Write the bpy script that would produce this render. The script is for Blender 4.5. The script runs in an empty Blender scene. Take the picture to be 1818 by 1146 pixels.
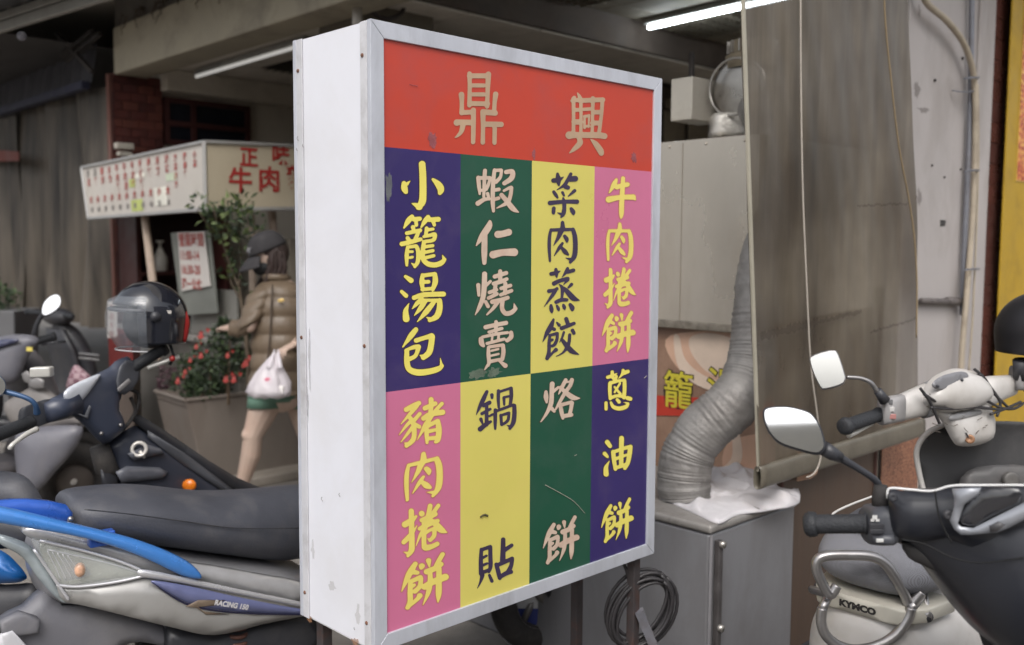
import bpy, bmesh, math, random
import numpy as np
from mathutils import Vector, Matrix
from mathutils.geometry import delaunay_2d_cdt
random.seed(7); np.random.seed(7)
scn = bpy.context.scene
COL = scn.collection

# ---------------------------------------------------------------- camera
PW, PH, FPX, PITCH, ROLL = 1818, 1146, 1682.757, 0.08091, 0.00492
CAM = Vector((0, 0, 1.45))
_c, _s = math.cos(PITCH), math.sin(PITCH)
_cr, _sr = math.cos(ROLL), math.sin(ROLL)
FWD = Vector((0, _c, -_s)); UPV = Vector((0, _s, _c)); RGT = Vector((1, 0, 0))
R_ = RGT * _cr + UPV * _sr
U_ = UPV * _cr - RGT * _sr
cd = bpy.data.cameras.new('camera'); cam = bpy.data.objects.new('camera', cd); COL.objects.link(cam)
cam.matrix_world = Matrix(((R_.x, U_.x, -FWD.x, CAM.x), (R_.y, U_.y, -FWD.y, CAM.y), (R_.z, U_.z, -FWD.z, CAM.z), (0, 0, 0, 1)))
cd.sensor_width = 36; cd.lens = 36 * FPX / PW; cd.clip_start = .05; cd.clip_end = 500
cd.dof.use_dof = True; cd.dof.focus_distance = 2.12; cd.dof.aperture_fstop = 2.9
scn.camera = cam

# ---------------------------------------------------------------- light
SUN_EL, SUN_AZ = math.radians(50), math.radians(184)      # azimuth clockwise from +Y
w = bpy.data.worlds.new('World'); scn.world = w; w.use_nodes = True
nt = w.node_tree; bg = nt.nodes['Background']
sky = nt.nodes.new('ShaderNodeTexSky'); sky.sky_type = 'NISHITA'; sky.sun_disc = False
sky.sun_elevation = SUN_EL; sky.sun_rotation = SUN_AZ; sky.dust_density = 5.0; sky.air_density = 1.0; sky.ozone_density = .6
hs = nt.nodes.new('ShaderNodeHueSaturation'); hs.inputs['Saturation'].default_value = .28
nt.links.new(sky.outputs[0], hs.inputs['Color']); nt.links.new(hs.outputs[0], bg.inputs['Color'])
bg.inputs['Strength'].default_value = .15
sl = bpy.data.lights.new('sun', 'SUN'); so = bpy.data.objects.new('sun', sl); COL.objects.link(so)
sl.energy = .5; sl.angle = math.radians(35); sl.color = (1, .965, .92)
sdir = Vector((math.sin(SUN_AZ) * math.cos(SUN_EL), math.cos(SUN_AZ) * math.cos(SUN_EL), math.sin(SUN_EL)))
so.rotation_euler = (-sdir).to_track_quat('-Z', 'Y').to_euler(); so.location = (-6, -8, 12)
vs = scn.view_settings; vs.view_transform = 'Standard'; vs.look = 'None'; vs.gamma = 1; vs.exposure = 0.50
scn.cycles.max_bounces = 8; scn.cycles.transparent_max_bounces = 12; scn.cycles.use_denoising = True
scn.cycles.caustics_reflective = False; scn.cycles.caustics_refractive = False

# ---------------------------------------------------------------- helpers
def V(*a): return Vector(a[0] if len(a) == 1 else a)
def ray(px, py):
    U, W = px - PW / 2, py - PH / 2
    u = U * _cr + W * _sr; v = -U * _sr + W * _cr
    return FWD + RGT * (u / FPX) - UPV * (v / FPX)
def P(px, py, d): return CAM + ray(px, py) * d                       # point seen at a photo pixel, d metres ahead
def hit(px, py, o, n):
    r = ray(px, py); return CAM + r * ((Vector(o) - CAM).dot(n) / r.dot(n))
YAW = .76878
E = V(math.cos(YAW), math.sin(YAW), 0); N = V(-math.sin(YAW), math.cos(YAW), 0); Z = V(0, 0, 1)
F0 = V(.734, 2.9, 0)
def FP(px, py, k): return hit(px, py, F0 + N * k, N)                 # on the frontage plane, k metres behind it
def W(e, k, z): return F0 + E * e + N * k + Z * z                    # frontage coordinates
def GZ(px, py, z): return hit(px, py, V(0, 0, z), Z)

def lin(c):
    c = c / 255.
    return c / 12.92 if c <= .04045 else ((c + .055) / 1.055) ** 2.4
def C(r, g, b, k=1.0): return tuple(min(1, lin(x) * k) for x in (r, g, b)) + (1,)

MATS = {}
def M(name, col, rough=.55, metal=0., var=.12, vs=6., bump=.0, bs=60., spec=.5, dirt=None, damt=.5, ds=3., stretch=None, alpha=1., coat=0., trans=0., emit=0., ecol=None):
    """procedural material: colour + tonal noise + blotchy dirt + fine relief"""
    if name in MATS: return MATS[name]
    m = bpy.data.materials.new(name); m.use_nodes = True; t = m.node_tree; n = t.nodes; L = t.links
    b = n['Principled BSDF']; b.inputs['Metallic'].default_value = metal
    b.inputs['Specular IOR Level'].default_value = spec; b.inputs['Coat Weight'].default_value = coat
    b.inputs['Coat Roughness'].default_value = .08
    b.inputs['Transmission Weight'].default_value = trans; b.inputs['Alpha'].default_value = alpha
    tc = n.new('ShaderNodeTexCoord'); mp = n.new('ShaderNodeMapping'); L.new(tc.outputs['Object'], mp.inputs[0])
    if stretch: mp.inputs['Scale'].default_value = stretch
    nz = n.new('ShaderNodeTexNoise'); nz.inputs['Scale'].default_value = vs; nz.inputs['Detail'].default_value = 6; nz.inputs['Roughness'].default_value = .6
    L.new(mp.outputs[0], nz.inputs['Vector'])
    mr = n.new('ShaderNodeMapRange'); mr.inputs['From Min'].default_value = .3; mr.inputs['From Max'].default_value = .7
    mr.inputs['To Min'].default_value = 1 - var; mr.inputs['To Max'].default_value = 1 + var; L.new(nz.outputs['Fac'], mr.inputs['Value'])
    mx = n.new('ShaderNodeMix'); mx.data_type = 'RGBA'; mx.blend_type = 'MULTIPLY'; mx.inputs['Factor'].default_value = 1
    mx.inputs['A'].default_value = col; L.new(mr.outputs[0], mx.inputs['B']); out = mx.outputs['Result']
    if dirt is not None:
        n2 = n.new('ShaderNodeTexNoise'); n2.inputs['Scale'].default_value = ds; n2.inputs['Detail'].default_value = 8; n2.inputs['Roughness'].default_value = .65; n2.inputs['Distortion'].default_value = .4
        L.new(mp.outputs[0], n2.inputs['Vector'])
        r2 = n.new('ShaderNodeMapRange'); r2.inputs['From Min'].default_value = .48; r2.inputs['From Max'].default_value = .72
        r2.inputs['To Max'].default_value = damt; L.new(n2.outputs['Fac'], r2.inputs['Value'])
        m2 = n.new('ShaderNodeMix'); m2.data_type = 'RGBA'; L.new(r2.outputs[0], m2.inputs['Factor']); L.new(out, m2.inputs['A']); m2.inputs['B'].default_value = dirt
        out = m2.outputs['Result']
    L.new(out, b.inputs['Base Color'])
    rr = n.new('ShaderNodeMapRange'); rr.inputs['From Min'].default_value = .3; rr.inputs['From Max'].default_value = .7
    rr.inputs['To Min'].default_value = max(.02, rough * .8); rr.inputs['To Max'].default_value = min(1, rough * 1.25); L.new(nz.outputs['Fac'], rr.inputs['Value']); L.new(rr.outputs[0], b.inputs['Roughness'])
    if bump:
        n3 = n.new('ShaderNodeTexNoise'); n3.inputs['Scale'].default_value = bs; n3.inputs['Detail'].default_value = 4; L.new(mp.outputs[0], n3.inputs['Vector'])
        bp = n.new('ShaderNodeBump'); bp.inputs['Strength'].default_value = bump; bp.inputs['Distance'].default_value = .01
        L.new(n3.outputs['Fac'], bp.inputs['Height']); L.new(bp.outputs[0], b.inputs['Normal'])
    if emit:
        b.inputs['Emission Color'].default_value = ecol or col; b.inputs['Emission Strength'].default_value = emit
    MATS[name] = m; return m

ORG = {}
def origin(o):
    while o is not None and o.parent is not None: o = o.parent
    return ORG.get(o.name, V(0, 0, 0)) if o is not None else V(0, 0, 0)
def thing(name, label, cat, loc, group=None):
    o = bpy.data.objects.new(name, None); COL.objects.link(o); o.location = loc; o.empty_display_size = .1
    ORG[o.name] = V(loc); o['label'] = label; o['category'] = cat
    if group: o['group'] = group
    return o
def tag(o, label=None, cat=None, group=None, kind=None):
    for k, v in (('label', label), ('category', cat), ('group', group), ('kind', kind)):
        if v: o[k] = v
    return o
def obj(name, vf, mat, parent=None, smooth=False, bevel=0, seg=2, sub=0, solid=0, remesh=0, sm=0, autos=None):
    """one mesh object from (verts, faces) in world metres"""
    vs_, fs = vf
    if parent is None: og = sum((Vector(v) for v in vs_), Vector()) / max(1, len(vs_)); og.z = min(v[2] for v in vs_)
    else: og = origin(parent)
    me = bpy.data.meshes.new(name); me.from_pydata([tuple(Vector(v) - og) for v in vs_], [], fs); me.update()
    if mat is not None: me.materials.append(mat)
    o = bpy.data.objects.new(name, me); COL.objects.link(o)
    if parent is None: o.location = og; ORG[o.name] = og
    else: o.parent = parent
    bm = bmesh.new(); bm.from_mesh(me); bmesh.ops.recalc_face_normals(bm, faces=bm.faces); bm.to_mesh(me); bm.free()
    if smooth or sub or remesh: me.shade_smooth()
    if solid: md = o.modifiers.new('s', 'SOLIDIFY'); md.thickness = solid; md.offset = 0
    if remesh:
        md = o.modifiers.new('r', 'REMESH'); md.mode = 'VOXEL'; md.voxel_size = remesh; md.use_smooth_shade = True
        if sm: md = o.modifiers.new('m', 'SMOOTH'); md.iterations = sm; md.factor = .6
    if bevel:
        md = o.modifiers.new('b', 'BEVEL'); md.width = bevel; md.segments = seg; md.limit_method = 'ANGLE'; md.angle_limit = math.radians(35); md.use_clamp_overlap = True
        me.shade_smooth(); md = o.modifiers.new('wn', 'WEIGHTED_NORMAL'); md.keep_sharp = True
    if sub: md = o.modifiers.new('u', 'SUBSURF'); md.levels = sub; md.render_levels = sub
    return o
def join(*a):
    v, f = [], []
    for x in a:
        k = len(v); v += list(x[0]); f += [tuple(i + k for i in q) for q in x[1]]
    return v, f
def hexa(b, t):
    """8 corners: bottom quad b, top quad t"""
    return [V(x) for x in list(b) + list(t)], [(3, 2, 1, 0), (4, 5, 6, 7), (0, 1, 5, 4), (1, 2, 6, 5), (2, 3, 7, 6), (3, 0, 4, 7)]
def box(o, a, b, c):
    """box from corner o with edge vectors a, b, c"""
    o, a, b, c = V(o), V(a), V(b), V(c)
    return hexa([o, o + a, o + a + b, o + b], [o + c, o + a + c, o + a + b + c, o + b + c])
def cbox(c, a, b, d): c, a, b, d = V(c), V(a), V(b), V(d); return box(c - a - b - d, a * 2, b * 2, d * 2)
def spl(pts, n=6, closed=False):
    """Catmull-Rom through tuples of any length"""
    p = [np.array(q, float) for q in pts]; m = len(p); out = []
    if m < 3 and not closed: return [p[0] * (1 - t) + p[-1] * t for t in np.linspace(0, 1, n + 1)]
    for i in range(m if closed else m - 1):
        if closed: a, b, c, d = p[i - 1], p[i], p[(i + 1) % m], p[(i + 2) % m]
        else: a, b, c, d = p[max(i - 1, 0)], p[i], p[i + 1], p[min(i + 2, m - 1)]
        for j in range(n):
            t = j / n; out.append(.5 * ((2 * b) + (c - a) * t + (2 * a - 5 * b + 4 * c - d) * t * t + (3 * b - a - 3 * c + d) * t ** 3))
    if not closed: out.append(p[-1])
    return out
def loft(rings, cap=True, closed=False):
    v, f = [], []; n = len(rings[0])
    for r in rings: v += [V(tuple(q)) for q in r]
    k = len(rings)
    for i in range(k if closed else k - 1):
        a, b = i * n, ((i + 1) % k) * n
        for j in range(n): f.append((a + j, a + (j + 1) % n, b + (j + 1) % n, b + j))
    if cap and not closed:
        for s in (0, k - 1):
            c = sum(v[s * n:s * n + n], Vector()) / n; v.append(c); ci = len(v) - 1
            for j in range(n): f.append((s * n + j, s * n + (j + 1) % n, ci))
    return v, f
def tube(pts, r, n=10, smooth=0, cap=True):
    """pts: points; r: radius or list of radii"""
    if not isinstance(r, (list, tuple)): r = [r] * len(pts)
    q = [tuple(V(p)) + (rr,) for p, rr in zip(pts, r)]
    if smooth: q = [tuple(x) for x in spl(q, smooth)]
    pp = [V(x[:3]) for x in q]; rr = [x[3] for x in q]; rings = []; up = None
    for i, p in enumerate(pp):
        d = (pp[min(i + 1, len(pp) - 1)] - pp[max(i - 1, 0)]).normalized()
        if up is None: up = d.orthogonal().normalized()
        up = (up - d * up.dot(d)).normalized(); sd = d.cross(up)
        rings.append([p + (up * math.cos(a) + sd * math.sin(a)) * max(rr[i], 1e-4) for a in [2 * math.pi * j / n for j in range(n)]])
    return loft(rings, cap)
def sring(c, a, b, n=20, e=2.5):
    c, a, b = V(c), V(a), V(b); out = []
    for j in range(n):
        t = 2 * math.pi * j / n; x, y = math.cos(t), math.sin(t)
        out.append(c + a * math.copysign(abs(x) ** (2 / e), x) + b * math.copysign(abs(y) ** (2 / e), y))
    return out
def ball(c, a, b=None, d=None, n=16, m=10):
    """ellipsoid with half-axis vectors (or a radius)"""
    c = V(c)
    if not isinstance(a, Vector): a, b, d = V(a, 0, 0), V(0, a, 0), V(0, 0, a)
    v = [c - d] ; f = []
    for i in range(1, m):
        p = -math.pi / 2 + math.pi * i / m
        for j in range(n):
            t = 2 * math.pi * j / n; v.append(c + (a * math.cos(t) + b * math.sin(t)) * math.cos(p) + d * math.sin(p))
    v.append(c + d); k = len(v) - 1
    for j in range(n):
        f.append((0, 1 + (j + 1) % n, 1 + j)); f.append((k, 1 + (m - 2) * n + j, 1 + (m - 2) * n + (j + 1) % n))
        for i in range(m - 2):
            a0 = 1 + i * n; f.append((a0 + j, a0 + (j + 1) % n, a0 + n + (j + 1) % n, a0 + n + j))
    return v, f
def capsule(p, q, r1, r2=None, n=12):
    p, q = V(p), V(q); r2 = r1 if r2 is None else r2; d = (q - p).normalized(); pts, rs = [], []
    for k in range(4, 0, -1): a = k * math.pi / 8; pts.append(p - d * r1 * math.sin(a)); rs.append(max(1e-3, r1 * math.cos(a)))
    pts += [p, p.lerp(q, .5), q]; rs += [r1, (r1 + r2) / 2, r2]
    for k in range(1, 5): a = k * math.pi / 8; pts.append(q + d * r2 * math.sin(a)); rs.append(max(1e-3, r2 * math.cos(a)))
    return tube(pts, rs, n)
def lathe(c, ax, prof, n=24, cap=False):
    """rings round axis ax at c; prof = [(along, radius)]"""
    c, ax = V(c), V(ax).normalized(); u = ax.orthogonal().normalized(); w_ = ax.cross(u)
    return loft([[c + ax * h + (u * math.cos(t) + w_ * math.sin(t)) * r for t in [2 * math.pi * j / n for j in range(n)]] for h, r in prof], cap)
def torus(c, ax, R, r, n=32, m=10):
    c, ax = V(c), V(ax).normalized(); u = ax.orthogonal().normalized(); w_ = ax.cross(u); rings = []
    for j in range(n):
        t = 2 * math.pi * j / n; d = u * math.cos(t) + w_ * math.sin(t)
        rings.append([c + d * (R + r * math.cos(a)) + ax * r * math.sin(a) for a in [2 * math.pi * i / m for i in range(m)]])
    return loft(rings, False, True)
def flat(pts2, grid=None, inside=True):
    """triangulate a closed 2-D outline; optional inner grid spacing"""
    pts2 = [Vector((float(p[0]), float(p[1]))) for p in pts2]; n = len(pts2); ex = []
    if grid:
        A = np.array([tuple(p) for p in pts2]); lo, hi = A.min(0), A.max(0); B = np.roll(A, -1, 0)
        for gx in np.arange(lo[0] + grid / 2, hi[0], grid):
            for gy in np.arange(lo[1] + grid / 2, hi[1], grid):
                q = np.array((gx, gy)); c1 = (A[:, 1] > gy) != (B[:, 1] > gy)
                with np.errstate(divide='ignore', invalid='ignore'):
                    xi = A[:, 0] + (gy - A[:, 1]) * (B[:, 0] - A[:, 0]) / (B[:, 1] - A[:, 1])
                if (c1 & (gx < xi)).sum() % 2 and edist(q, A, B) > grid * .4: ex.append(Vector((gx, gy)))
    r = delaunay_2d_cdt(pts2 + ex, [(i, (i + 1) % n) for i in range(n)], [], 1, 1e-7)
    return [tuple(v) for v in r[0]], [tuple(f) for f in r[2]]
def edist(q, A, B):
    d = B - A; t = np.clip(((q - A) * d).sum(1) / np.maximum((d * d).sum(1), 1e-12), 0, 1)
    return np.sqrt((((A + d * t[:, None]) - q) ** 2).sum(1)).min()
def puff(pts3, bulge, thick, edge=None, grid=None, sm=4, nrm=None):
    """a moulded panel: closed 3-D outline (nearly flat), domed by bulge on the camera's side, thick behind"""
    p = [V(tuple(q)) for q in (spl([tuple(x) for x in pts3], sm, True) if sm else pts3)]
    o = sum(p, Vector()) / len(p); tdir = None
    if nrm is None:
        tdir = (o - CAM).normalized()
        nrm = Vector()
        for i in range(len(p)): nrm += (p[i] - o).cross(p[(i + 1) % len(p)] - o)
        nrm.normalize()
        if nrm.dot(CAM - o) < 0: nrm = -nrm
    a = nrm.cross(Z).normalized() if abs(nrm.z) < .9 else V(1, 0, 0); b = nrm.cross(a)
    q = [((x - o).dot(a), (x - o).dot(b)) for x in p]; off = [(x - o).dot(nrm) for x in p]
    A = np.array(q); sz = (A.max(0) - A.min(0)); grid = grid or max(.006, sz.max() / 16); v2, f = flat(q, grid)
    B = np.roll(A, -1, 0); ed = edge or sz.min() * .45; vv = []
    for x in v2:
        d = min(edist(np.array(x), A, B) / ed, 1); h = bulge * math.sqrt(max(0, 1 - (1 - d) ** 2))
        wts = 1 / (((A - np.array(x)) ** 2).sum(1) + 1e-9) ** 1.5; of = float((wts * np.array(off)).sum() / wts.sum())
        vv.append(o + a * x[0] + b * x[1] + nrm * (h + of))
    from collections import Counter
    ec = Counter(); de = {}
    for t in f:
        for i in range(len(t)): e_ = (t[i], t[(i + 1) % len(t)]); k = tuple(sorted(e_)); ec[k] += 1; de[k] = e_
    n0 = len(vv); vv += [x + (tdir or -nrm) * thick for x in vv]
    ff = list(f) + [tuple(i + n0 for i in reversed(t)) for t in f]
    for k, c_ in ec.items():
        if c_ == 1: x, y = de[k]; ff.append((y, x, x + n0, y + n0))
    # flatten the back
    for i in range(n0, len(vv)):
        j = i - n0; d = min(edist(np.array(v2[j]), A, B) / ed, 1); vv[i] = vv[i] - nrm * (bulge * math.sqrt(max(0, 1 - (1 - d) ** 2)))
    return vv, ff
def text(body, at, xd, yd, h, name, mat, parent, off=0., w=1., bold=0., align='LEFT', depth=0.):
    """flat lettering: at = lower-left of the line, xd/yd unit vectors, h = letter size in metres"""
    c = bpy.data.curves.new('t', 'FONT'); c.body = body; c.size = h; c.align_x = align; c.offset = bold; c.resolution_u = 3
    t = bpy.data.objects.new('t', c); COL.objects.link(t)
    dg = bpy.context.evaluated_depsgraph_get(); me = t.evaluated_get(dg).to_mesh()
    vs_ = [V(at) + V(xd) * v.co.x * w + V(yd) * v.co.y + V(xd).cross(V(yd)).normalized() * off for v in me.vertices]; fs = [tuple(p.vertices) for p in me.polygons]
    t.evaluated_get(dg).to_mesh_clear(); bpy.data.objects.remove(t); bpy.data.curves.remove(c)
    return obj(name, (vs_, fs), mat, parent) if name else (vs_, fs)
def clone(o, parent=None, loc=None):
    c = o.copy(); COL.objects.link(c)
    if parent is not None: c.parent = parent
    if loc is not None: c.location = loc
    return c

# ================================================================ LIGHT-BOX SIGN
SX = V(-.27923, 1.8897, 1.45 - .83967); SW, SH, SD, BX, BY = .93528, 1.28, .28702, .0325, .0331
def SP(u, k, z): return SX + E * u + N * k + Z * z          # u along the face, k behind it, z up
def SF(px, py): h_ = hit(px, py, SX, N) - SX; return h_.dot(E), h_.z
alu = M('brushed_aluminium', C(206, 209, 218, .93), .42, .25, .10, 5, .05, 90, dirt=C(120, 118, 118), damt=.35, ds=9, stretch=(1, 1, .3))
aluL = M('pale_trim', C(214, 214, 218, .95), .45, .1, .08, 6, .05, 90, dirt=C(120, 112, 104), damt=.35, ds=14)
white = M('white_sheet', C(232, 233, 240, .95), .42, 0, .03, 3, .08, 10, dirt=C(206, 203, 200), damt=.35, ds=2.5)
rust = M('rusty_metal', C(120, 84, 66), .8, .1, .3, 30)
sign = thing('light_box_sign', 'tall white boxed menu sign with red, blue, green, yellow and pink panels on metal legs', 'sign', SP(SW / 2, SD / 2, -SX.z))
# side sheets, top and bottom (folded sheet), each 1.5 mm shy of the trim
obj('side_panel', box(SP(.004, .034, .004), N * (SD - .062), E * .003, Z * (SH - .008)), white, sign, bevel=.001)
obj('side_panel', box(SP(SW - .007, .034, .004), N * (SD - .062), E * .003, Z * (SH - .008)), white, sign)
obj('top_panel', box(SP(.004, .006, SH - .005), E * (SW - .008), N * (SD - .012), Z * .003), white, sign)
obj('bottom_panel', box(SP(.004, .006, .002), E * (SW - .008), N * (SD - .012), Z * .003), aluL, sign)
back = obj('back_panel', box(SP(.03, SD - .012, .03), E * (SW - .06), N * .004, Z * (SH - .06)), white, sign)
def mitre(u0, z0, u1, z1, ui0, zi0, ui1, zi1, k0, k1):
    return hexa([SP(u0, k0, z0), SP(u1, k0, z1), SP(ui1, k0, zi1), SP(ui0, k0, zi0)], [SP(u0, k1, z0), SP(u1, k1, z1), SP(ui1, k1, zi1), SP(ui0, k1, zi0)])
g = .0004
for k0, k1 in ((0, .012), (SD - .012, SD)):
    obj('frame_rail', mitre(g, SH, SW - g, SH, BX + g, SH - BY, SW - BX - g, SH - BY, k0, k1), alu, sign, bevel=.0012)
    obj('frame_rail', mitre(g, 0, SW - g, 0, BX + g, BY, SW - BX - g, BY, k0, k1), alu, sign, bevel=.0012)
    obj('frame_rail', mitre(0, g, 0, SH - g, BX, BY + g, BX, SH - BY - g, k0, k1), alu, sign, bevel=.0012)
    obj('frame_rail', mitre(SW, g, SW, SH - g, SW - BX, BY + g, SW - BX, SH - BY - g, k0, k1), alu, sign, bevel=.0012)
# corner angle strips on the sides with screws
for u, s in ((0, 1), (SW, -1)):
    for ka, kb in ((.013, .036), (SD - .036, SD - .013)):
        st = obj('corner_strip', box(SP(u - (.0 if s > 0 else .003), ka, .001), N * (kb - ka), E * .003, Z * (SH - .002)), aluL, sign, bevel=.0008)
        for z in (SH - .067, SH * .52 - .03, .058):
            c = SP(u + (-.0006 if s > 0 else .0006), (ka + kb) / 2 + .003, z)
            obj('screw', lathe(c, -E * s, [(-.002, .0001), (-.002, .0042), (.0005, .0042), (.0018, .003), (.0022, .0001)], 12), rust, st, smooth=True)
# printed face
red = M('print_red', C(204, 70, 50, .88), .33, 0, .07, 2.2, .03, 30, dirt=C(150, 82, 88), damt=.32, ds=5, spec=.45)
blue = M('print_blue', C(56, 44, 106, .88), .33, 0, .08, 3, .03, 30, dirt=C(96, 84, 110), damt=.3, ds=6, spec=.45)
green = M('print_green', C(32, 84, 64, .9), .33, 0, .08, 3, .03, 30, dirt=C(74, 92, 84), damt=.3, ds=6, spec=.45)
yell = M('print_yellow', C(228, 216, 112, .88), .33, 0, .04, 3, .03, 30, dirt=C(222, 196, 120), damt=.3, ds=4, spec=.45)
pink = M('print_pink', C(216, 122, 158, .88), .33, 0, .05, 3, .03, 30, dirt=C(196, 112, 140), damt=.4, ds=4, spec=.45)
KF = .0055
zr = [SF(681, 262)[1], SF(1160, 304)[1]]; zsplit = sum(zr) / 2
zm = (SF(684, 697)[1] + SF(1151, 638.5)[1]) / 2
uc = [BX - .004] + [(SF(a, b)[0] + SF(c, d)[0]) / 2 for a, b, c, d in ((821, 285, 820, 1060), (946, 290, 944, 1020), (1058, 300, 1051, 990))] + [SW - BX + .004]
def face(u0, u1, z0, z1, m, nm='face_panel'): return obj(nm, box(SP(u0, KF, z0), E * (u1 - u0), N * .003, Z * (z1 - z0)), m, sign)
face(uc[0], uc[4], zsplit, SH - BY + .004, red)
for i, (a, b) in enumerate(((blue, pink), (green, yell), (yell, green), (pink, blue))):
    face(uc[i], uc[i + 1], zm, zsplit, a); face(uc[i], uc[i + 1], BY - .004, zm, b)
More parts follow.
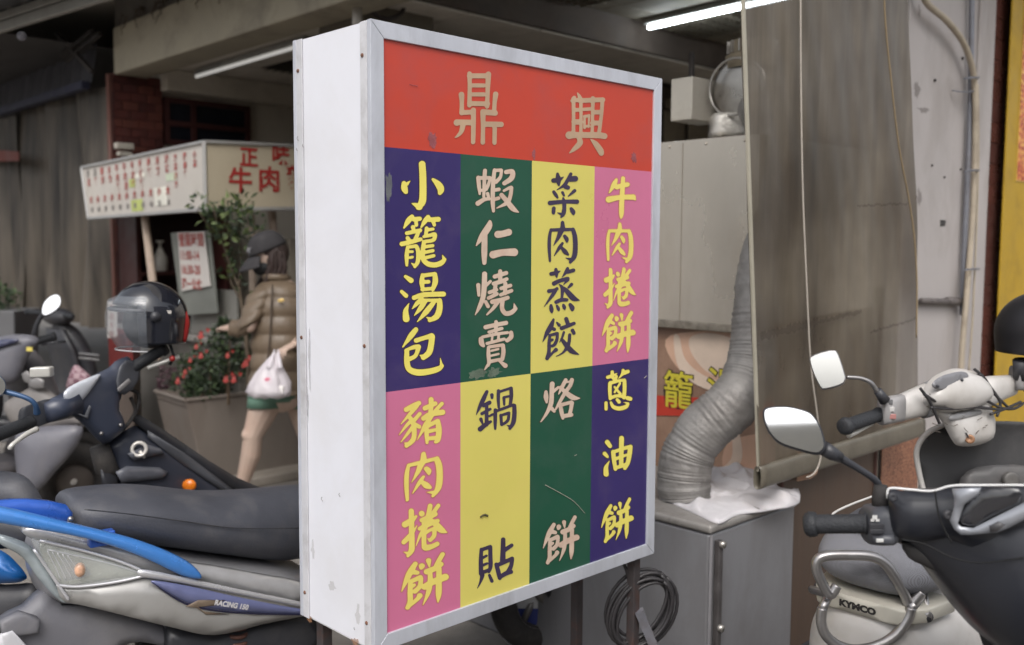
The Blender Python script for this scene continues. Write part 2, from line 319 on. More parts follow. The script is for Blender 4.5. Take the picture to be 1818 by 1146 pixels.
# lettering: brush strokes as widths along a centre line, traced in a local grid (ox, oy, scale)
GL = {
'ding': (790, 115, 7.64, 'tan', '352,120,62 354,300,56 350,550,62|350,150,68 610,150,68|608,130,78 598,350,60 590,565,60|352,525,68 600,530,62|400,280,56 545,280,56|400,402,56 545,402,58|243,405,78 248,520,58 245,655,64|245,650,64 400,642,64|405,615,70 405,800,66 400,1050,60|180,785,88 230,780,74 400,785,78|262,820,74 240,905,60 190,965,36 148,992,8|706,400,74 692,520,58 685,660,60|700,655,74 535,640,78|535,640,76 535,860,58 532,1055,62|540,806,72 780,810,74|695,830,60 690,1060,58'),
'xing': (990, 150, 8.18, 'tan', '250,205,58 252,450,52 250,700,54|222,238,36 262,190,52|308,120,14 335,170,50 360,220,54|240,225,52 400,232,68 560,225,68 680,222,64|358,220,52 360,460,48 358,700,50|532,200,60 528,450,48 522,700,48|672,215,58 655,450,52 622,700,56|260,368,58 350,370,52|260,545,78 350,545,76|535,405,66 650,402,66|530,562,70 630,560,70|402,362,48 494,356,50|414,465,34 412,632,36|412,465,46 480,455,36|478,445,34 470,622,26|412,610,40 475,605,36|190,738,112 300,735,86 600,738,88 700,752,88|330,780,66 345,850,84 265,935,62 188,1000,10|500,798,14 570,860,76 640,960,92 655,1000,76'),
'xiao': (700, 275, 11.46, 'y', '595,190,135 610,450,140 612,800,142 595,960,146 520,1070,110|540,1060,130 450,1015,70 378,990,8|225,580,92 235,680,132 265,760,80|290,590,70 355,530,8|815,500,56 920,600,130 975,700,140 955,780,80'),
'long': (700, 375, 10.914, 'y', '370,112,88 300,190,104 215,325,36|400,160,84 520,150,84|445,180,70 455,270,72|682,120,90 620,200,92 548,315,34|700,170,84 880,160,98|775,180,84 802,270,66|390,315,86 405,380,60|270,430,76 530,375,76|285,525,80 315,560,70|490,420,72 440,540,84|172,640,88 350,598,88 540,548,72|285,700,64 268,860,84 270,1050,54|285,700,60 450,680,72|462,695,76 492,800,84 482,980,84 425,1078,62|420,1060,66 350,1003,8|330,790,52 378,788,54|330,905,52 380,893,54|655,335,74 640,450,72|660,368,66 780,350,58|600,497,58 720,470,70 812,455,80 785,560,76 640,590,70|602,600,78 582,760,88 586,930,90 680,1025,100 820,1045,100 940,1005,100 1000,940,72|990,930,72 958,850,8|620,695,66 772,672,66|630,800,66 775,768,66|640,905,66 792,868,66'),
'tang': (700, 475, 10.914, 'y', '245,180,66 350,255,104|168,472,68 255,552,84|315,695,10 250,845,96 258,1000,132|572,150,70 562,300,98 582,450,50|580,162,76 800,130,76|812,135,88 822,280,108 772,430,72|600,285,74 690,280,74|570,432,72 785,410,66|410,592,88 600,535,96 980,520,98|560,610,74 470,700,84 368,812,10|620,660,96 530,800,92 412,940,14|785,690,84 640,870,104 472,1058,14|540,640,70 750,640,62 890,650,88|905,650,100 905,800,116 850,950,116 710,1030,72|730,1010,84 645,968,8'),
'bao': (700, 575, 10.914, 'y', '445,118,92 350,240,108 192,455,26|450,330,90 600,282,84 750,240,104|758,255,114 742,400,114 702,560,116 590,660,96|600,650,100 518,612,8|245,520,52 400,462,80 490,452,92|495,455,100 468,560,80 420,640,80 300,700,84|270,540,90 272,750,108 320,890,112 480,950,124 700,932,116 880,880,104 952,822,72|945,830,70 918,668,8'),
'zhu': (700, 700, 10.914, 'yp', '260,308,92 400,232,96 505,182,88|470,230,76 330,395,72 152,592,12|520,390,72 400,530,76|310,440,76 390,565,92 415,750,92 385,900,92 262,1010,76|280,985,84 218,948,8|360,520,72 260,620,60 122,798,12|385,640,72 280,780,58 152,942,12|430,595,76 510,640,78|740,112,96 740,250,90 720,400,80|622,280,92 820,190,84|592,480,92 720,400,96 962,358,104|950,192,72 800,360,72 640,600,96 560,740,58 468,902,8|652,640,84 655,800,84 662,950,54|680,622,84 860,530,78|868,535,96 892,700,108 872,880,104 828,935,60|690,730,76 830,700,64|660,872,76 850,852,76'),
'rou': (960, 385, 12.73, 'b', '525,130,76 525,260,116 480,350,116 420,490,82 318,658,10|265,292,60 232,450,78 225,700,80 240,1000,56|265,300,72 500,295,80 740,288,72|760,292,92 805,450,108 815,700,112 788,900,112 700,1030,66|735,975,88 588,930,8|575,442,78 620,510,94 628,575,36|525,602,58 455,700,78 335,886,18|500,692,60 580,790,104 650,855,54'),
'juan': (700, 890, 10.418, 'yp', '340,195,96 345,450,98 350,800,104 342,920,104 275,1025,54|300,985,76 200,953,8|222,442,112 340,372,104 432,292,44|200,770,84 320,650,92 400,540,40 448,455,10|532,240,104 534,242,104|690,100,88 665,220,84 640,310,84|842,90,70 750,220,74|530,362,76 660,310,92 785,250,84|492,522,68 640,445,100 830,372,72|560,420,60 700,380,110|760,400,104 880,530,124 1005,592,12|600,500,84 500,650,54 424,852,8|595,600,68 720,530,56 770,520,70|768,530,80 760,650,78 690,735,66|690,735,60 642,702,12|575,600,90 575,800,88 602,870,112 720,850,92 822,800,80'),
'bing': (955, 910, 12.07, 't', '372,272,78 285,430,104 212,600,74 142,782,12|340,425,92 402,442,76|478,320,102 468,358,60|290,600,74 282,800,84 280,980,84 238,1090,76|300,600,76 450,530,84|462,550,72 440,700,78 360,790,84|320,690,66 350,668,56|260,1060,66 400,935,72 440,872,92|590,220,88 602,332,30|822,112,76 760,230,78 700,340,60|562,430,104 700,370,98 790,300,92|522,712,112 650,632,112 860,545,122|612,430,72 612,620,84 580,820,76 490,1052,10|760,380,84 756,600,92 750,850,94 738,1012,20'),
'xia': (840, 290, 12.07, 't', '285,160,86 275,300,84 258,720,62|140,310,88 158,500,84 172,660,48|150,318,84 390,312,72|392,322,60 360,450,70 310,560,74|180,590,64 320,550,60|132,862,104 260,782,84 372,762,60|340,652,72 372,770,58|490,150,80 460,400,88 450,800,92 466,1025,64|490,152,64 630,150,76|640,152,62 612,300,70 520,400,84|500,575,74 582,560,78|500,772,74 575,750,76|738,190,92 870,182,100 852,320,112 700,430,92|690,590,52 830,522,72 850,560,78 812,760,84 740,860,84 538,962,24|640,682,92 760,822,104 880,972,112 1005,1052,20'),
'ren': (840, 385, 12.73, 't', '412,115,72 385,225,146 235,450,136 104,652,28|292,430,124 285,800,132 285,1045,92|592,402,160 700,390,146 835,352,152|485,860,172 700,812,150 960,805,176'),
'shao': (840, 475, 12.07, 't', '275,145,106 268,400,112 240,650,104 160,860,82 72,1024,16|140,382,88 152,600,62|310,392,64 400,302,62|300,742,74 350,840,78|610,85,84 610,250,92|492,200,88 740,122,86|470,352,84 640,302,92 750,252,76|512,360,84 490,540,84|380,540,78 530,482,74|362,660,78 540,572,76|720,350,84 712,560,84|632,452,78 830,392,78|622,590,74 852,502,78|440,742,96 620,702,92 772,652,82|560,740,92 460,880,72 325,1018,34|660,720,92 650,880,92 722,988,98 850,970,98 940,890,80|930,870,80 904,768,8'),
'mai': (840, 565, 11.46, 't', '282,190,88 500,140,84 700,102,84|495,82,74 490,270,74|352,290,62 612,215,68|220,390,60 500,330,62 730,300,60|190,432,96 202,520,104 242,572,56|800,302,84 800,390,92 720,462,78|312,522,64 660,432,62|420,380,46 405,490,46|550,352,50 540,450,60|340,602,62 340,750,78 350,920,72 300,1000,50 252,1068,10|350,592,62 632,552,66|635,562,80 645,700,84 620,840,80|400,670,46 540,635,46|400,770,46 545,735,46|370,890,74 600,840,62|560,880,42 682,972,96'),
'guo': (840, 680, 12.73, 'b', '342,205,74 252,400,102 170,570,72 100,732,14|455,280,82 460,345,60|270,520,84 402,452,92|230,702,74 420,600,62|340,520,74 335,950,92|208,832,84 242,925,44|470,720,54 402,760,52|190,1052,112 330,940,92 430,882,60|605,185,76 600,350,78 612,560,56|620,210,60 882,122,56|890,130,82 895,300,86 870,490,72|728,342,72 735,500,52|730,332,56 880,300,50|540,652,62 700,592,66 940,502,62|535,622,82 530,850,86 530,1045,54|962,522,92 965,700,102 940,900,102 860,1040,66|885,1000,72 788,963,8|660,742,74 672,950,66|650,745,56 840,690,74|842,705,62 812,860,72 685,955,58'),
'tie': (840, 950, 11.46, 'b', '195,305,72 185,550,86 190,800,92|215,830,92 180,960,50 112,1100,12|200,312,74 375,250,74|378,255,82 380,450,86 382,650,86 350,760,60|200,490,62 300,435,50|200,640,62 310,590,50|200,782,74 362,722,74|360,832,60 410,950,72|640,105,92 635,350,102 630,560,116|680,310,88 812,222,76|500,612,82 540,760,92 570,890,82|510,632,84 822,492,82|822,512,82 800,640,84 740,760,92|580,862,84 700,792,92 800,762,86'),
'cai': (960, 300, 12.73, 'b', '412,112,62 430,240,124 442,370,46|322,262,104 440,250,92 552,180,16|712,115,74 640,260,84 560,370,72 395,478,12|700,230,124 812,222,132|600,402,112 650,422,94|330,522,74 375,590,78 415,650,44|525,532,62 560,602,50|800,492,78 720,562,56 652,622,18|242,772,104 550,742,88 850,742,104|540,660,44 560,750,84 565,900,92 540,1020,96 488,1100,28|520,1030,76 400,990,8|328,892,86 320,980,84 325,1010,50|720,902,74 765,975,104 775,1030,36'),
'zheng': (960, 470, 12.73, 'b', '375,112,72 385,200,92 395,300,24|272,212,92 380,190,82 470,150,26|640,92,72 590,190,72 512,292,10|640,170,84 772,132,88|332,432,98 450,372,90 640,322,92|642,345,84 545,462,14|450,450,24 520,532,84 515,700,66 500,790,60|380,852,84 500,802,92 620,800,78|220,602,92 330,580,72 400,552,72|402,540,62 300,692,82 108,958,12|560,532,62 640,622,112 770,762,124 912,812,14|730,450,78 660,520,50|265,932,72 275,1020,98 285,1090,36|400,932,50 430,1000,78 445,1050,26|545,912,56 565,970,84 575,1020,26|700,912,84 745,985,108 745,1040,44'),
'jiao': (955, 555, 12.73, 'b', '385,162,52 320,330,120 230,480,92 142,672,14|330,352,84 405,385,78|460,232,40 512,290,78|300,522,62 285,700,78 280,900,82 240,1040,88|300,522,62 460,480,74|472,480,72 460,620,74 400,740,74 310,770,60|310,640,78 360,620,60|250,1032,74 380,900,60 440,850,94|672,152,96 712,270,94|570,362,92 700,310,88 850,250,76|815,412,88 845,470,82|620,452,56 580,570,50 520,682,14|750,512,74 735,680,78 690,800,84 590,920,44 445,998,20|570,612,72 670,740,104 800,880,116 962,957,16'),
'lao': (955, 665, 12.73, 't', '355,222,108 345,400,100 330,650,104 250,850,76 120,1050,34 78,1085,6|215,402,72 215,520,108 230,640,46|370,402,74 490,302,62|350,782,84 400,842,64|660,135,84 580,290,84 500,452,24|800,132,92 760,260,84 640,430,84 520,640,72 430,800,38|640,190,30 780,165,60|540,302,72 680,430,104 830,532,116 978,546,20|540,722,84 570,880,92 595,1000,60|540,702,84 790,632,74|800,652,92 780,780,84 750,900,84|600,952,92 790,920,84'),
'niu': (1065, 310, 13.48, 'yp', '430,122,62 370,250,116 258,442,24|590,92,92 575,350,106 555,700,114 550,950,104 535,1062,20|440,300,114 580,262,100 690,242,114|250,602,148 500,552,112 830,540,126|830,540,110 880,602,36'),
'cong': (1060, 650, 12.74, 'y', '375,142,74 385,250,84 440,330,60|272,262,78 370,230,72 480,178,22|620,102,66 610,180,72 518,292,16|640,162,96 730,132,84|325,402,84 320,560,84 330,750,70|330,392,84 480,352,72 640,322,62|650,332,84 655,500,88 640,722,84|330,732,78 480,682,72 640,702,72|470,240,62 440,372,60|550,402,52 430,600,50|430,482,50 560,642,62|235,842,74 235,980,74|345,832,54 400,930,84 530,970,94 680,930,92 740,860,50|730,850,50 628,830,8|488,770,74 530,820,80|720,732,92 785,750,92'),
'you': (1060, 770, 13.49, 'y', '278,215,114 345,310,94|215,490,98 280,560,72|332,658,8 250,820,100 250,980,126|620,122,116 615,400,112 610,760,104|420,450,104 440,650,102 475,860,84|430,450,84 620,382,84 830,322,92|832,325,104 810,500,114 770,700,104 700,840,84|460,620,84 600,570,72 740,520,60|460,832,84 620,790,84 740,740,84'),
}
def glyph_mesh(key, grow=0., aff=None, k=.0):
    """signed distance to the strokes on a grid, then the filled contour; mapped onto the sign face"""
    ox, oy, sc, _, st = GL[key]; caps = []
    for s in st.split('|'):
        q = spl([tuple(float(x) for x in t.split(',')) for t in s.split()], 5)
        for a, b in zip(q[:-1], q[1:]): caps.append((a[0], a[1], max(0, a[2] / 2), b[0], b[1], max(0, b[2] / 2)))
    c = np.array(caps); h = 11.5; x0, y0 = c[:, [0, 3]].min() - 90, c[:, [1, 4]].min() - 90; x1, y1 = c[:, [0, 3]].max() + 90, c[:, [1, 4]].max() + 90
    nx, ny = int((x1 - x0) / h) + 2, int((y1 - y0) / h) + 2; X, Y = np.meshgrid(x0 + np.arange(nx) * h, y0 + np.arange(ny) * h)
    S = np.full(X.shape, 1e9)
    for ax, ay, ra, bx, by, rb in caps:
        dx, dy = bx - ax, by - ay; L2 = dx * dx + dy * dy + 1e-9; t = np.clip(((X - ax) * dx + (Y - ay) * dy) / L2, 0, 1)
        S = np.minimum(S, np.hypot(X - ax - dx * t, Y - ay - dy * t) - (ra + (rb - ra) * t))
    S -= grow; S[0, :] = S[-1, :] = 9; S[:, 0] = S[:, -1] = 9
    verts, faces, idx = [], [], {}
    def vid(key_, x, y):
        if key_ not in idx:
            idx[key_] = len(verts); u, z = SF(ox + x / sc, oy + y / sc)
            if aff is not None: u, z = aff @ np.array([u, z, 1])
            verts.append(SP(u, KF - k, z))
        return idx[key_]
    ins = S < 0
    for j in range(ny - 1):
        i = 0
        while i < nx - 1:
            q = (ins[j, i], ins[j, i + 1], ins[j + 1, i + 1], ins[j + 1, i])
            if all(q):
                i2 = i
                while i2 + 1 < nx - 1 and ins[j, i2 + 2] and ins[j + 1, i2 + 2]: i2 += 1
                top = [vid((j, a), X[j, a], Y[j, a]) for a in range(i, i2 + 2)]; bot = [vid((j + 1, a), X[j + 1, a], Y[j + 1, a]) for a in range(i2 + 1, i - 1, -1)]
                faces.append(tuple(top + bot)); i = i2 + 1; continue
            if any(q):
                cs = [(j, i), (j, i + 1), (j + 1, i + 1), (j + 1, i)]; poly = []
                for a in range(4):
                    p, r = cs[a], cs[(a + 1) % 4]
                    if ins[p]: poly.append(vid(p, X[p], Y[p]))
                    if ins[p] != ins[r]:
                        t = S[p] / (S[p] - S[r]); poly.append(vid(('e',) + tuple(sorted((p, r))), X[p] + (X[r] - X[p]) * t, Y[p] + (Y[r] - Y[p]) * t))
                if len(poly) > 2: faces.append(tuple(poly))
            i += 1
    return verts, faces
ink = {'tan': M('ink_tan', C(184, 156, 128), .4, 0, .10, 12, dirt=C(164, 134, 114), damt=.4, ds=20), 't': M('ink_cream', C(210, 187, 168), .42, 0, .08, 25, dirt=C(192, 150, 130), damt=.55, ds=26),
       'y': M('ink_yellow', C(236, 222, 108), .4, 0, .05, 14), 'yp': M('ink_yellow_pink', C(232, 214, 112), .4, 0, .05, 14), 'b': M('ink_navy', C(60, 50, 78), .4, 0, .12, 14, dirt=C(60, 44, 44), damt=.4, ds=22),
       'edge': M('ink_edge', C(64, 44, 40), .5), 'edgep': M('ink_edge_pink', C(196, 124, 108), .5), 'edget': M('ink_edge_green', C(62, 70, 52), .5)}
def aff3(src, s_pts, dst):
    """affine on the face taking three landmarks of the source trace to three photo points"""
    ox, oy, sc = GL[src][:3]; A = np.array([list(SF(ox + x / sc, oy + y / sc)) + [1] for x, y in s_pts]); B = np.array([SF(*q) for q in dst])
    return np.linalg.solve(A, B).T
B0 = [(150, 775), (820, 70), (737, 1015)]; J0 = [(340, 160), (1005, 595), (270, 1045)]; Q0 = [(525, 95), (240, 1030), (695, 1065)]
def zz(ox, oy, s, *p): return [(ox + x / s, oy + y / s) for x, y in p]
letters = [(k, GL[k][3], None) for k in GL if k not in ()]
letters += [('bing', 'yp', zz(700, 975, 9.545, (155, 725), (840, 60), (763, 915))), ('bing', 'yp', zz(1060, 550, 13.49, (165, 630), (856, 28), (765, 1028))), ('bing', 'y', zz(1060, 880, 12.74, (135, 735), (765, 50), (688, 985))),
            ('juan', 'yp', zz(1060, 470, 13.49, (360, 100), (960, 735), (280, 1050))), ('rou', 'yp', zz(700, 800, 10.914, (590, 40), (280, 1000), (775, 920))), ('rou', 'yp', zz(1065, 390, 13.48, (510, 75), (235, 1000), (665, 1050)))]
for key, ik, dst in letters:
    af = None if dst is None else aff3(key, {'bing': B0, 'juan': J0, 'rou': Q0}[key], dst)
    sc = GL[key][2]
    if ik in ('y', 'yp', 't'): 
        e_ = {'y': 'edge', 'yp': 'edgep', 't': 'edget'}[ik]
        obj('letter_outline', glyph_mesh(key, 1.25 * sc, af, .0005), ink[e_], sign)
    obj('letter', glyph_mesh(key, 0, af, .0009), ink[ik], sign)
# small marks: chips and smears left on the print
scuff = M('scuff', C(186, 182, 168), .6, 0, .2, 60); smear = M('smear', C(140, 104, 116), .5, 0, .3, 40, alpha=.45); grey_rub = M('grey_rub', C(150, 156, 140), .5, 0, .3, 30, alpha=.35)
def mark(pts, m, nm='scratch', r=1.):
    q = [SP(*(lambda a: (a[0], KF - .0016, a[1]))(SF(x, y))) for x, y in pts]
    obj(nm, tube(q, [r * .0006] * len(q), 6, 3), m, sign)
mark([(970, 862), (1000, 878), (1022, 892), (1040, 912)], scuff)
mark([(855, 919), (862, 915), (868, 917)], M('hole', C(80, 76, 50), .8), 'dent', 4.)
mark([(729, 150), (738, 152), (744, 153)], smear); mark([(1022, 810), (1026, 808)], scuff); mark([(1146, 672), (1150, 668)], scuff)
def smudge(px, py, rx, ry, m):
    u, z = SF(px, py); random.seed(int(px)); pts = []
    for j in range(22):
        t = 2 * math.pi * j / 22; q = 1 + random.uniform(-.35, .35); pts.append(SP(u + rx * q * math.cos(t), KF - .0012, z + ry * q * math.sin(t)))
    v, f = pts + [SP(u, KF - .0012, z)], [(j, (j + 1) % 22, 22) for j in range(22)]; obj('smudge', (v, f), m, sign)
smudge(770, 248, .010, .016, smear); smudge(1128, 280, .012, .014, smear); smudge(950, 274, .005, .014, smear); smudge(692, 330, .008, .028, grey_rub); smudge(850, 664, .026, .012, grey_rub); smudge(880, 662, .02, .010, grey_rub)
for px, py, l in ((532, 250, 1), (541, 262, .7), (530, 268, .6), (575, 890, 1.), (606, 882, .8), (632, 1118, .5)):
    q = hit(px, py, SX, E); obj('scratch', tube([q - E * .0032, q - E * .0032 + N * .006 * l + Z * .005 * l, q - E * .0032 + N * .002 + Z * .009 * l], .0007, 6), M('pencil', C(120, 116, 116), .8), sign)
# grime on the side sheet: peeled edge, runs below the screws, rust at the lower corners
grime_a = M('grime_run', C(176, 170, 160), .7, 0, .2, 40, alpha=.22); rust_a = M('rust_bloom', C(176, 128, 92), .8, 0, .3, 50, alpha=.5); peel = M('peeled_edge', C(186, 186, 188), .6, 0, .2, 60, alpha=.5)
def side_mark(px, py, ry, rz, m, sd, nm='stain'):
    random.seed(sd); c = hit(px, py, SX + E * .0036, E); ph = [random.uniform(0, 6) for _ in range(4)]; pts = []
    for t in np.linspace(0, 2 * math.pi, 30)[:-1]:
        pts.append(c + N * ry * (1 + .35 * math.sin(3 * t + ph[0]) + .2 * math.sin(7 * t + ph[1])) * math.cos(t) + Z * rz * (1 + .25 * math.sin(2 * t + ph[2]) + .2 * math.sin(6 * t + ph[3])) * math.sin(t) - E * .0009)
    obj(nm, (pts + [c - E * .0009], [(i, (i + 1) % 29, 29) for i in range(29)]), m, sign)
side_mark(550, 640, .004, .06, peel, 1, 'peeled_patch'); side_mark(547, 720, .003, .035, peel, 2, 'peeled_patch'); side_mark(551, 1100, .010, .008, rust_a, 3); side_mark(632, 1140, .012, .009, rust_a, 4)
for i, (x, y, a, b) in enumerate(((590, 1040, .012, .010), (556, 975, .006, .02), (636, 1090, .008, .02))): side_mark(x, y, a, b, grime_a, 10 + i)
# legs: square steel uprights and a folding brace
steel = M('leg_steel', C(74, 69, 70), .5, .3, .2, 18, .1, 80, dirt=C(104, 70, 58), damt=.6, ds=22)
zg = -SX.z
for u, k in ((.035, .035), (.035, SD - .045), (SW - .045, .035), (SW - .045, SD - .045)):
    obj('leg', box(SP(u - .014, k - .014, zg), E * .026, N * .026, Z * (-zg - .001)), steel, sign, bevel=.002)
for k in (.035, SD - .045):
    obj('brace', join(box(SP(.045, k - .008, zg + .12), E * (SW - .105), N * .016, Z * .02)), steel, sign, bevel=.002)
pale = M('brace_metal', C(136, 136, 144), .45, .4, .15, 14, .05, dirt=C(104, 84, 74), damt=.4, ds=16)
jb = SP(SW - .045, .035, -.17)
obj('brace', tube([SP(SW - .04, .018, -.155), SP(SW - .04, .018, -.155) + E * .16 - N * .10 - Z * .44], .017, 4), pale, sign)

# ================================================================ GROUND
asph = M('asphalt', C(146, 141, 135, .85), .85, 0, .2, 7, .5, 220, dirt=C(124, 118, 112, .9), damt=.6, ds=2.2)
g_ = obj('ground', ([V(-60, -40, 0), V(60, -40, 0), V(60, 60, 0), V(-60, 60, 0)], [(0, 1, 2, 3)]), asph); tag(g_, kind='structure')
# ================================================================ RIGHT-HAND ARCADE
def fe(px, py, k): return (FP(px, py, k) - F0).dot(E)
tileM = M('ceiling_board', C(150, 144, 130, .9), .8, 0, .18, 5, .05, 40, dirt=C(104, 96, 86, .8), damt=.6, ds=2)
darkw = M('dark_wall', C(104, 94, 86, .9), .8, 0, .3, 3, dirt=C(66, 58, 54), damt=.7, ds=1.5)
darkm = M('dark_metal', C(60, 56, 54), .5, .5, .25, 10)
colw = M('painted_column', C(182, 174, 160, .85), .7, 0, .10, 4, .12, 30, dirt=C(120, 108, 92, .9), damt=.5, ds=2.5, stretch=(1, 1, .4))
KB = 3.33; EL = fe(770, 60, 2.85)
ceil_ = tag(obj('ceiling', box(W(EL - .6, -.0, 3.012), E * 6.2, N * (KB + .8), Z * .25), darkw), kind='structure')
tm = None
for i in range(10):
    for j in range(6):
        c = W(EL - .6 + i * .602, .02 + j * .602, 2.995)
        vf = box(c + E * .006 + N * .006, E * .59, N * .59, Z * .014)
        if tm is None: tm = obj('ceiling_tile', vf, tileM, ceil_, bevel=.003); tp = c
        else: q = clone(tm); q.location = c - tp
bw = tag(obj('back_wall', box(W(EL, KB, 0), E * 6, N * .2, Z * 3.01), darkw), kind='structure')
for z, h in ((2.78, .22), (2.5, .06)): obj('wall_beam', box(W(EL + .1, KB - .1 - (z < 2.6) * -.03, z), E * 5.5, N * .09, Z * h), darkm, bw, bevel=.004)
col2 = thing('concrete_column', 'beige concrete column with looping cables behind the top of the sign', 'column', W(EL - .3, 2.9, 0))
e0 = fe(645, 60, 2.85)
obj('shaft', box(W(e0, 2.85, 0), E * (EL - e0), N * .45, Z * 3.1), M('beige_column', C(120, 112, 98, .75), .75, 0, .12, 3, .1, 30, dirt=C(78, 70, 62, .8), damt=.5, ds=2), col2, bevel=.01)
cabm = M('black_cable', C(52, 44, 42), .6)
def cable(pts, r, m, name, label, cat='cable', parent=None):
    o = obj(name, tube(pts, r, 8, 6), m, parent, smooth=True)
    if parent is None: tag(o, label, cat)
    return o
q = lambda px, py, k=2.8: FP(px, py, k)
cable([q(642, -20), q(648, 6), q(672, 30), q(690, 34), q(715, 20), q(725, -20)], .012, cabm, 'cable', '', parent=col2)
cable([q(600, -10), q(645, 12), q(665, 26), q(690, 33), q(708, 28), q(722, 0)], .009, cabm, 'cable', '', parent=col2)
pp = obj('drain_pipe', tube([FP(634, -60, 2.7), FP(634, 300, 2.7), W(fe(634, 300, 2.7), 2.7, 0)], .026, 14), M('pvc_white', C(190, 184, 176, .9), .5, 0, .08, 8), smooth=True); tag(pp, 'pale plastic drain pipe running down beside the beige column', 'pipe')
# lit fluorescent tube and two louvred ceiling fittings
tu = thing('tube_light', 'lit white fluorescent tube on the dark arcade ceiling', 'light', GZ(1152, 49, 2.94))
a_, b_ = GZ(1152, 49, 2.935), GZ(1316, 12.5, 2.935); dr = (b_ - a_).normalized(); b_ = a_ + dr * 1.2
obj('tube', tube([a_, b_], .014, 12), M('lit_tube', (1, 1, 1, 1), .5, emit=16., ecol=(.86, .94, 1, 1)), tu, smooth=True)
obj('housing', box(a_ - dr * .03 + Z * .02 + dr.cross(Z) * -.03, dr * 1.26, dr.cross(Z) * .06, Z * .035), M('fitting_white', C(150, 150, 146), .5), tu, bevel=.004)
lv = M('louvre_metal', C(150, 142, 126, .8), .35, .5, .15, 12)
def louvre(c, label):
    t = thing('louvre_light', label, 'light fitting', c)
    obj('frame', join(*[box(c + E * a + N * b + Z * -.012, E * l, N * m_, Z * .012) for a, b, l, m_ in ((-.3, -.3, .6, .02), (-.3, .28, .6, .02), (-.3, -.3, .02, .6), (.28, -.3, .02, .6))]), lv, t)
    s = join(*([box(c + E * (-.3 + .6 * i / 9) + N * -.28 - Z * .028, E * .006, N * .56, Z * .026) for i in range(1, 9)] + [box(c + N * (-.3 + .6 * i / 6) + E * -.28 - Z * .028, E * .56, N * .006, Z * .026) for i in range(1, 6)]))
    obj('louvre_grid', s, lv, t)
louvre(GZ(1262, 42, 2.985), 'unlit square louvre ceiling fitting beside the lit tube')
louvre(GZ(1046, -22, 2.985), 'unlit square louvre ceiling fitting above the top edge of the sign')
# shutter and door frames against the back wall
pl = M('pale_door', C(122, 110, 92, .8), .6, 0, .15, 6, dirt=C(80, 68, 56), damt=.5, ds=4)
dd = thing('folding_door', 'dim beige folding door against the back wall right of the sign', 'door', W(fe(1200, 200, KB - .1), KB - .1, 0))
e1 = fe(1181, 150, KB - .15)
for i in range(4):
    obj('door_panel', box(W(e1 + i * .17, KB - .15 + (i % 2) * .03, 0), E * .155, N * .02, Z * 2.55), pl, dd, bevel=.005)
obj('lintel', box(W(e1, KB - .2, 2.56), E * 1.6, N * .05, Z * .08), pl, dd, bevel=.005)
# ---------------------------------------------------------------- exhaust hood (side faces the alley)
ssl = M('stainless_sheet', C(204, 196, 184, 1), .27, .65, .10, 3, .10, 3.0, dirt=C(168, 152, 128), damt=.35, ds=3.0, stretch=(1, 1, .5))
HE = .35; hood = thing('exhaust_hood', 'large stainless steel exhaust hood to the right of the sign', 'hood', W(HE + .4, .8, 0))
z0h, z1h = 1.158, 1.838
obj('hood_body', box(W(HE, .2, z0h), E * 1.0, N * 1.5, Z * (z1h - z0h)), ssl, hood, bevel=.004)
obj('hood_lip', box(W(HE - .012, .19, z0h - .012), E * .02, N * 1.52, Z * .03), M('greasy_lip', C(150, 142, 130), .35, .6, .3, 30, .3, 40), hood, bevel=.003)
obj('seam', box(W(HE - .0035, .52, z0h + .02), E * .003, N * .006, Z * (z1h - z0h - .03)), ssl, hood)
for k in np.arange(.26, 1.6, .16): obj('rivet', ball(W(HE - .001, k, z1h - .02), .005, n=8, m=5), ssl, hood, smooth=True)
ssd = M('galvanised_duct', C(168, 164, 158), .3, .75, .15, 10, .05, 40, dirt=C(90, 80, 70), damt=.4, ds=6)
fan = thing('duct_fan', 'round galvanised extractor fan with a pale square box above the hood', 'extractor fan', P(1290, 230, 3.55))
c = P(1318, 158, 3.62)
obj('fan_casing', lathe(c + E * .1, E, [(-.125, .001), (-.125, .105), (-.122, .118), (-.112, .118), (-.108, .105), (.3, .105)], 28), ssd, fan, smooth=True)
obj('clamp_ring', torus(c - E * .06, E, .107, .005, 28, 8), ssd, fan, smooth=True)
obj('motor_top', lathe(c + Z * .1 + E * .06, Z, [(-.02, .10), (.03, .10), (.035, .085), (.085, .085), (.09, .06)], 22), M('dusty_motor', C(128, 118, 100), .6, .2, .2, 14), fan, smooth=True)
for i in range(9): a = math.pi + i * math.pi / 8; obj('cooling_fin', box(c + Z * .138 + E * .06 + V(math.cos(a), math.sin(a), 0) * .083, V(math.cos(a), math.sin(a), 0) * .014, V(-math.sin(a), math.cos(a), 0) * .004, Z * .045), ssd, fan)
wb = M('pale_box', C(200, 194, 182, .95), .45, .1, .08, 4, dirt=C(120, 106, 90), damt=.4, ds=5)
a0 = P(1228, 212, 3.62)
obj('junction_box', box(a0, E * .19, N * .10, Z * .162), wb, fan, bevel=.004)
obj('wrapped_elbow', loft([sring(P(1290, y, 3.66), RGT * a, FWD * .06, 22, 4) for y, a in ((246, .062), (238, .066), (226, .060), (214, .064), (206, .058))]), M('foil_tape', C(206, 202, 194), .35, .3, .12, 30, .6, 30), fan, smooth=True)
obj('bracket', tube([P(1228, 140, 3.75), P(1228, 95, 3.8)], .012, 8), darkm, fan)
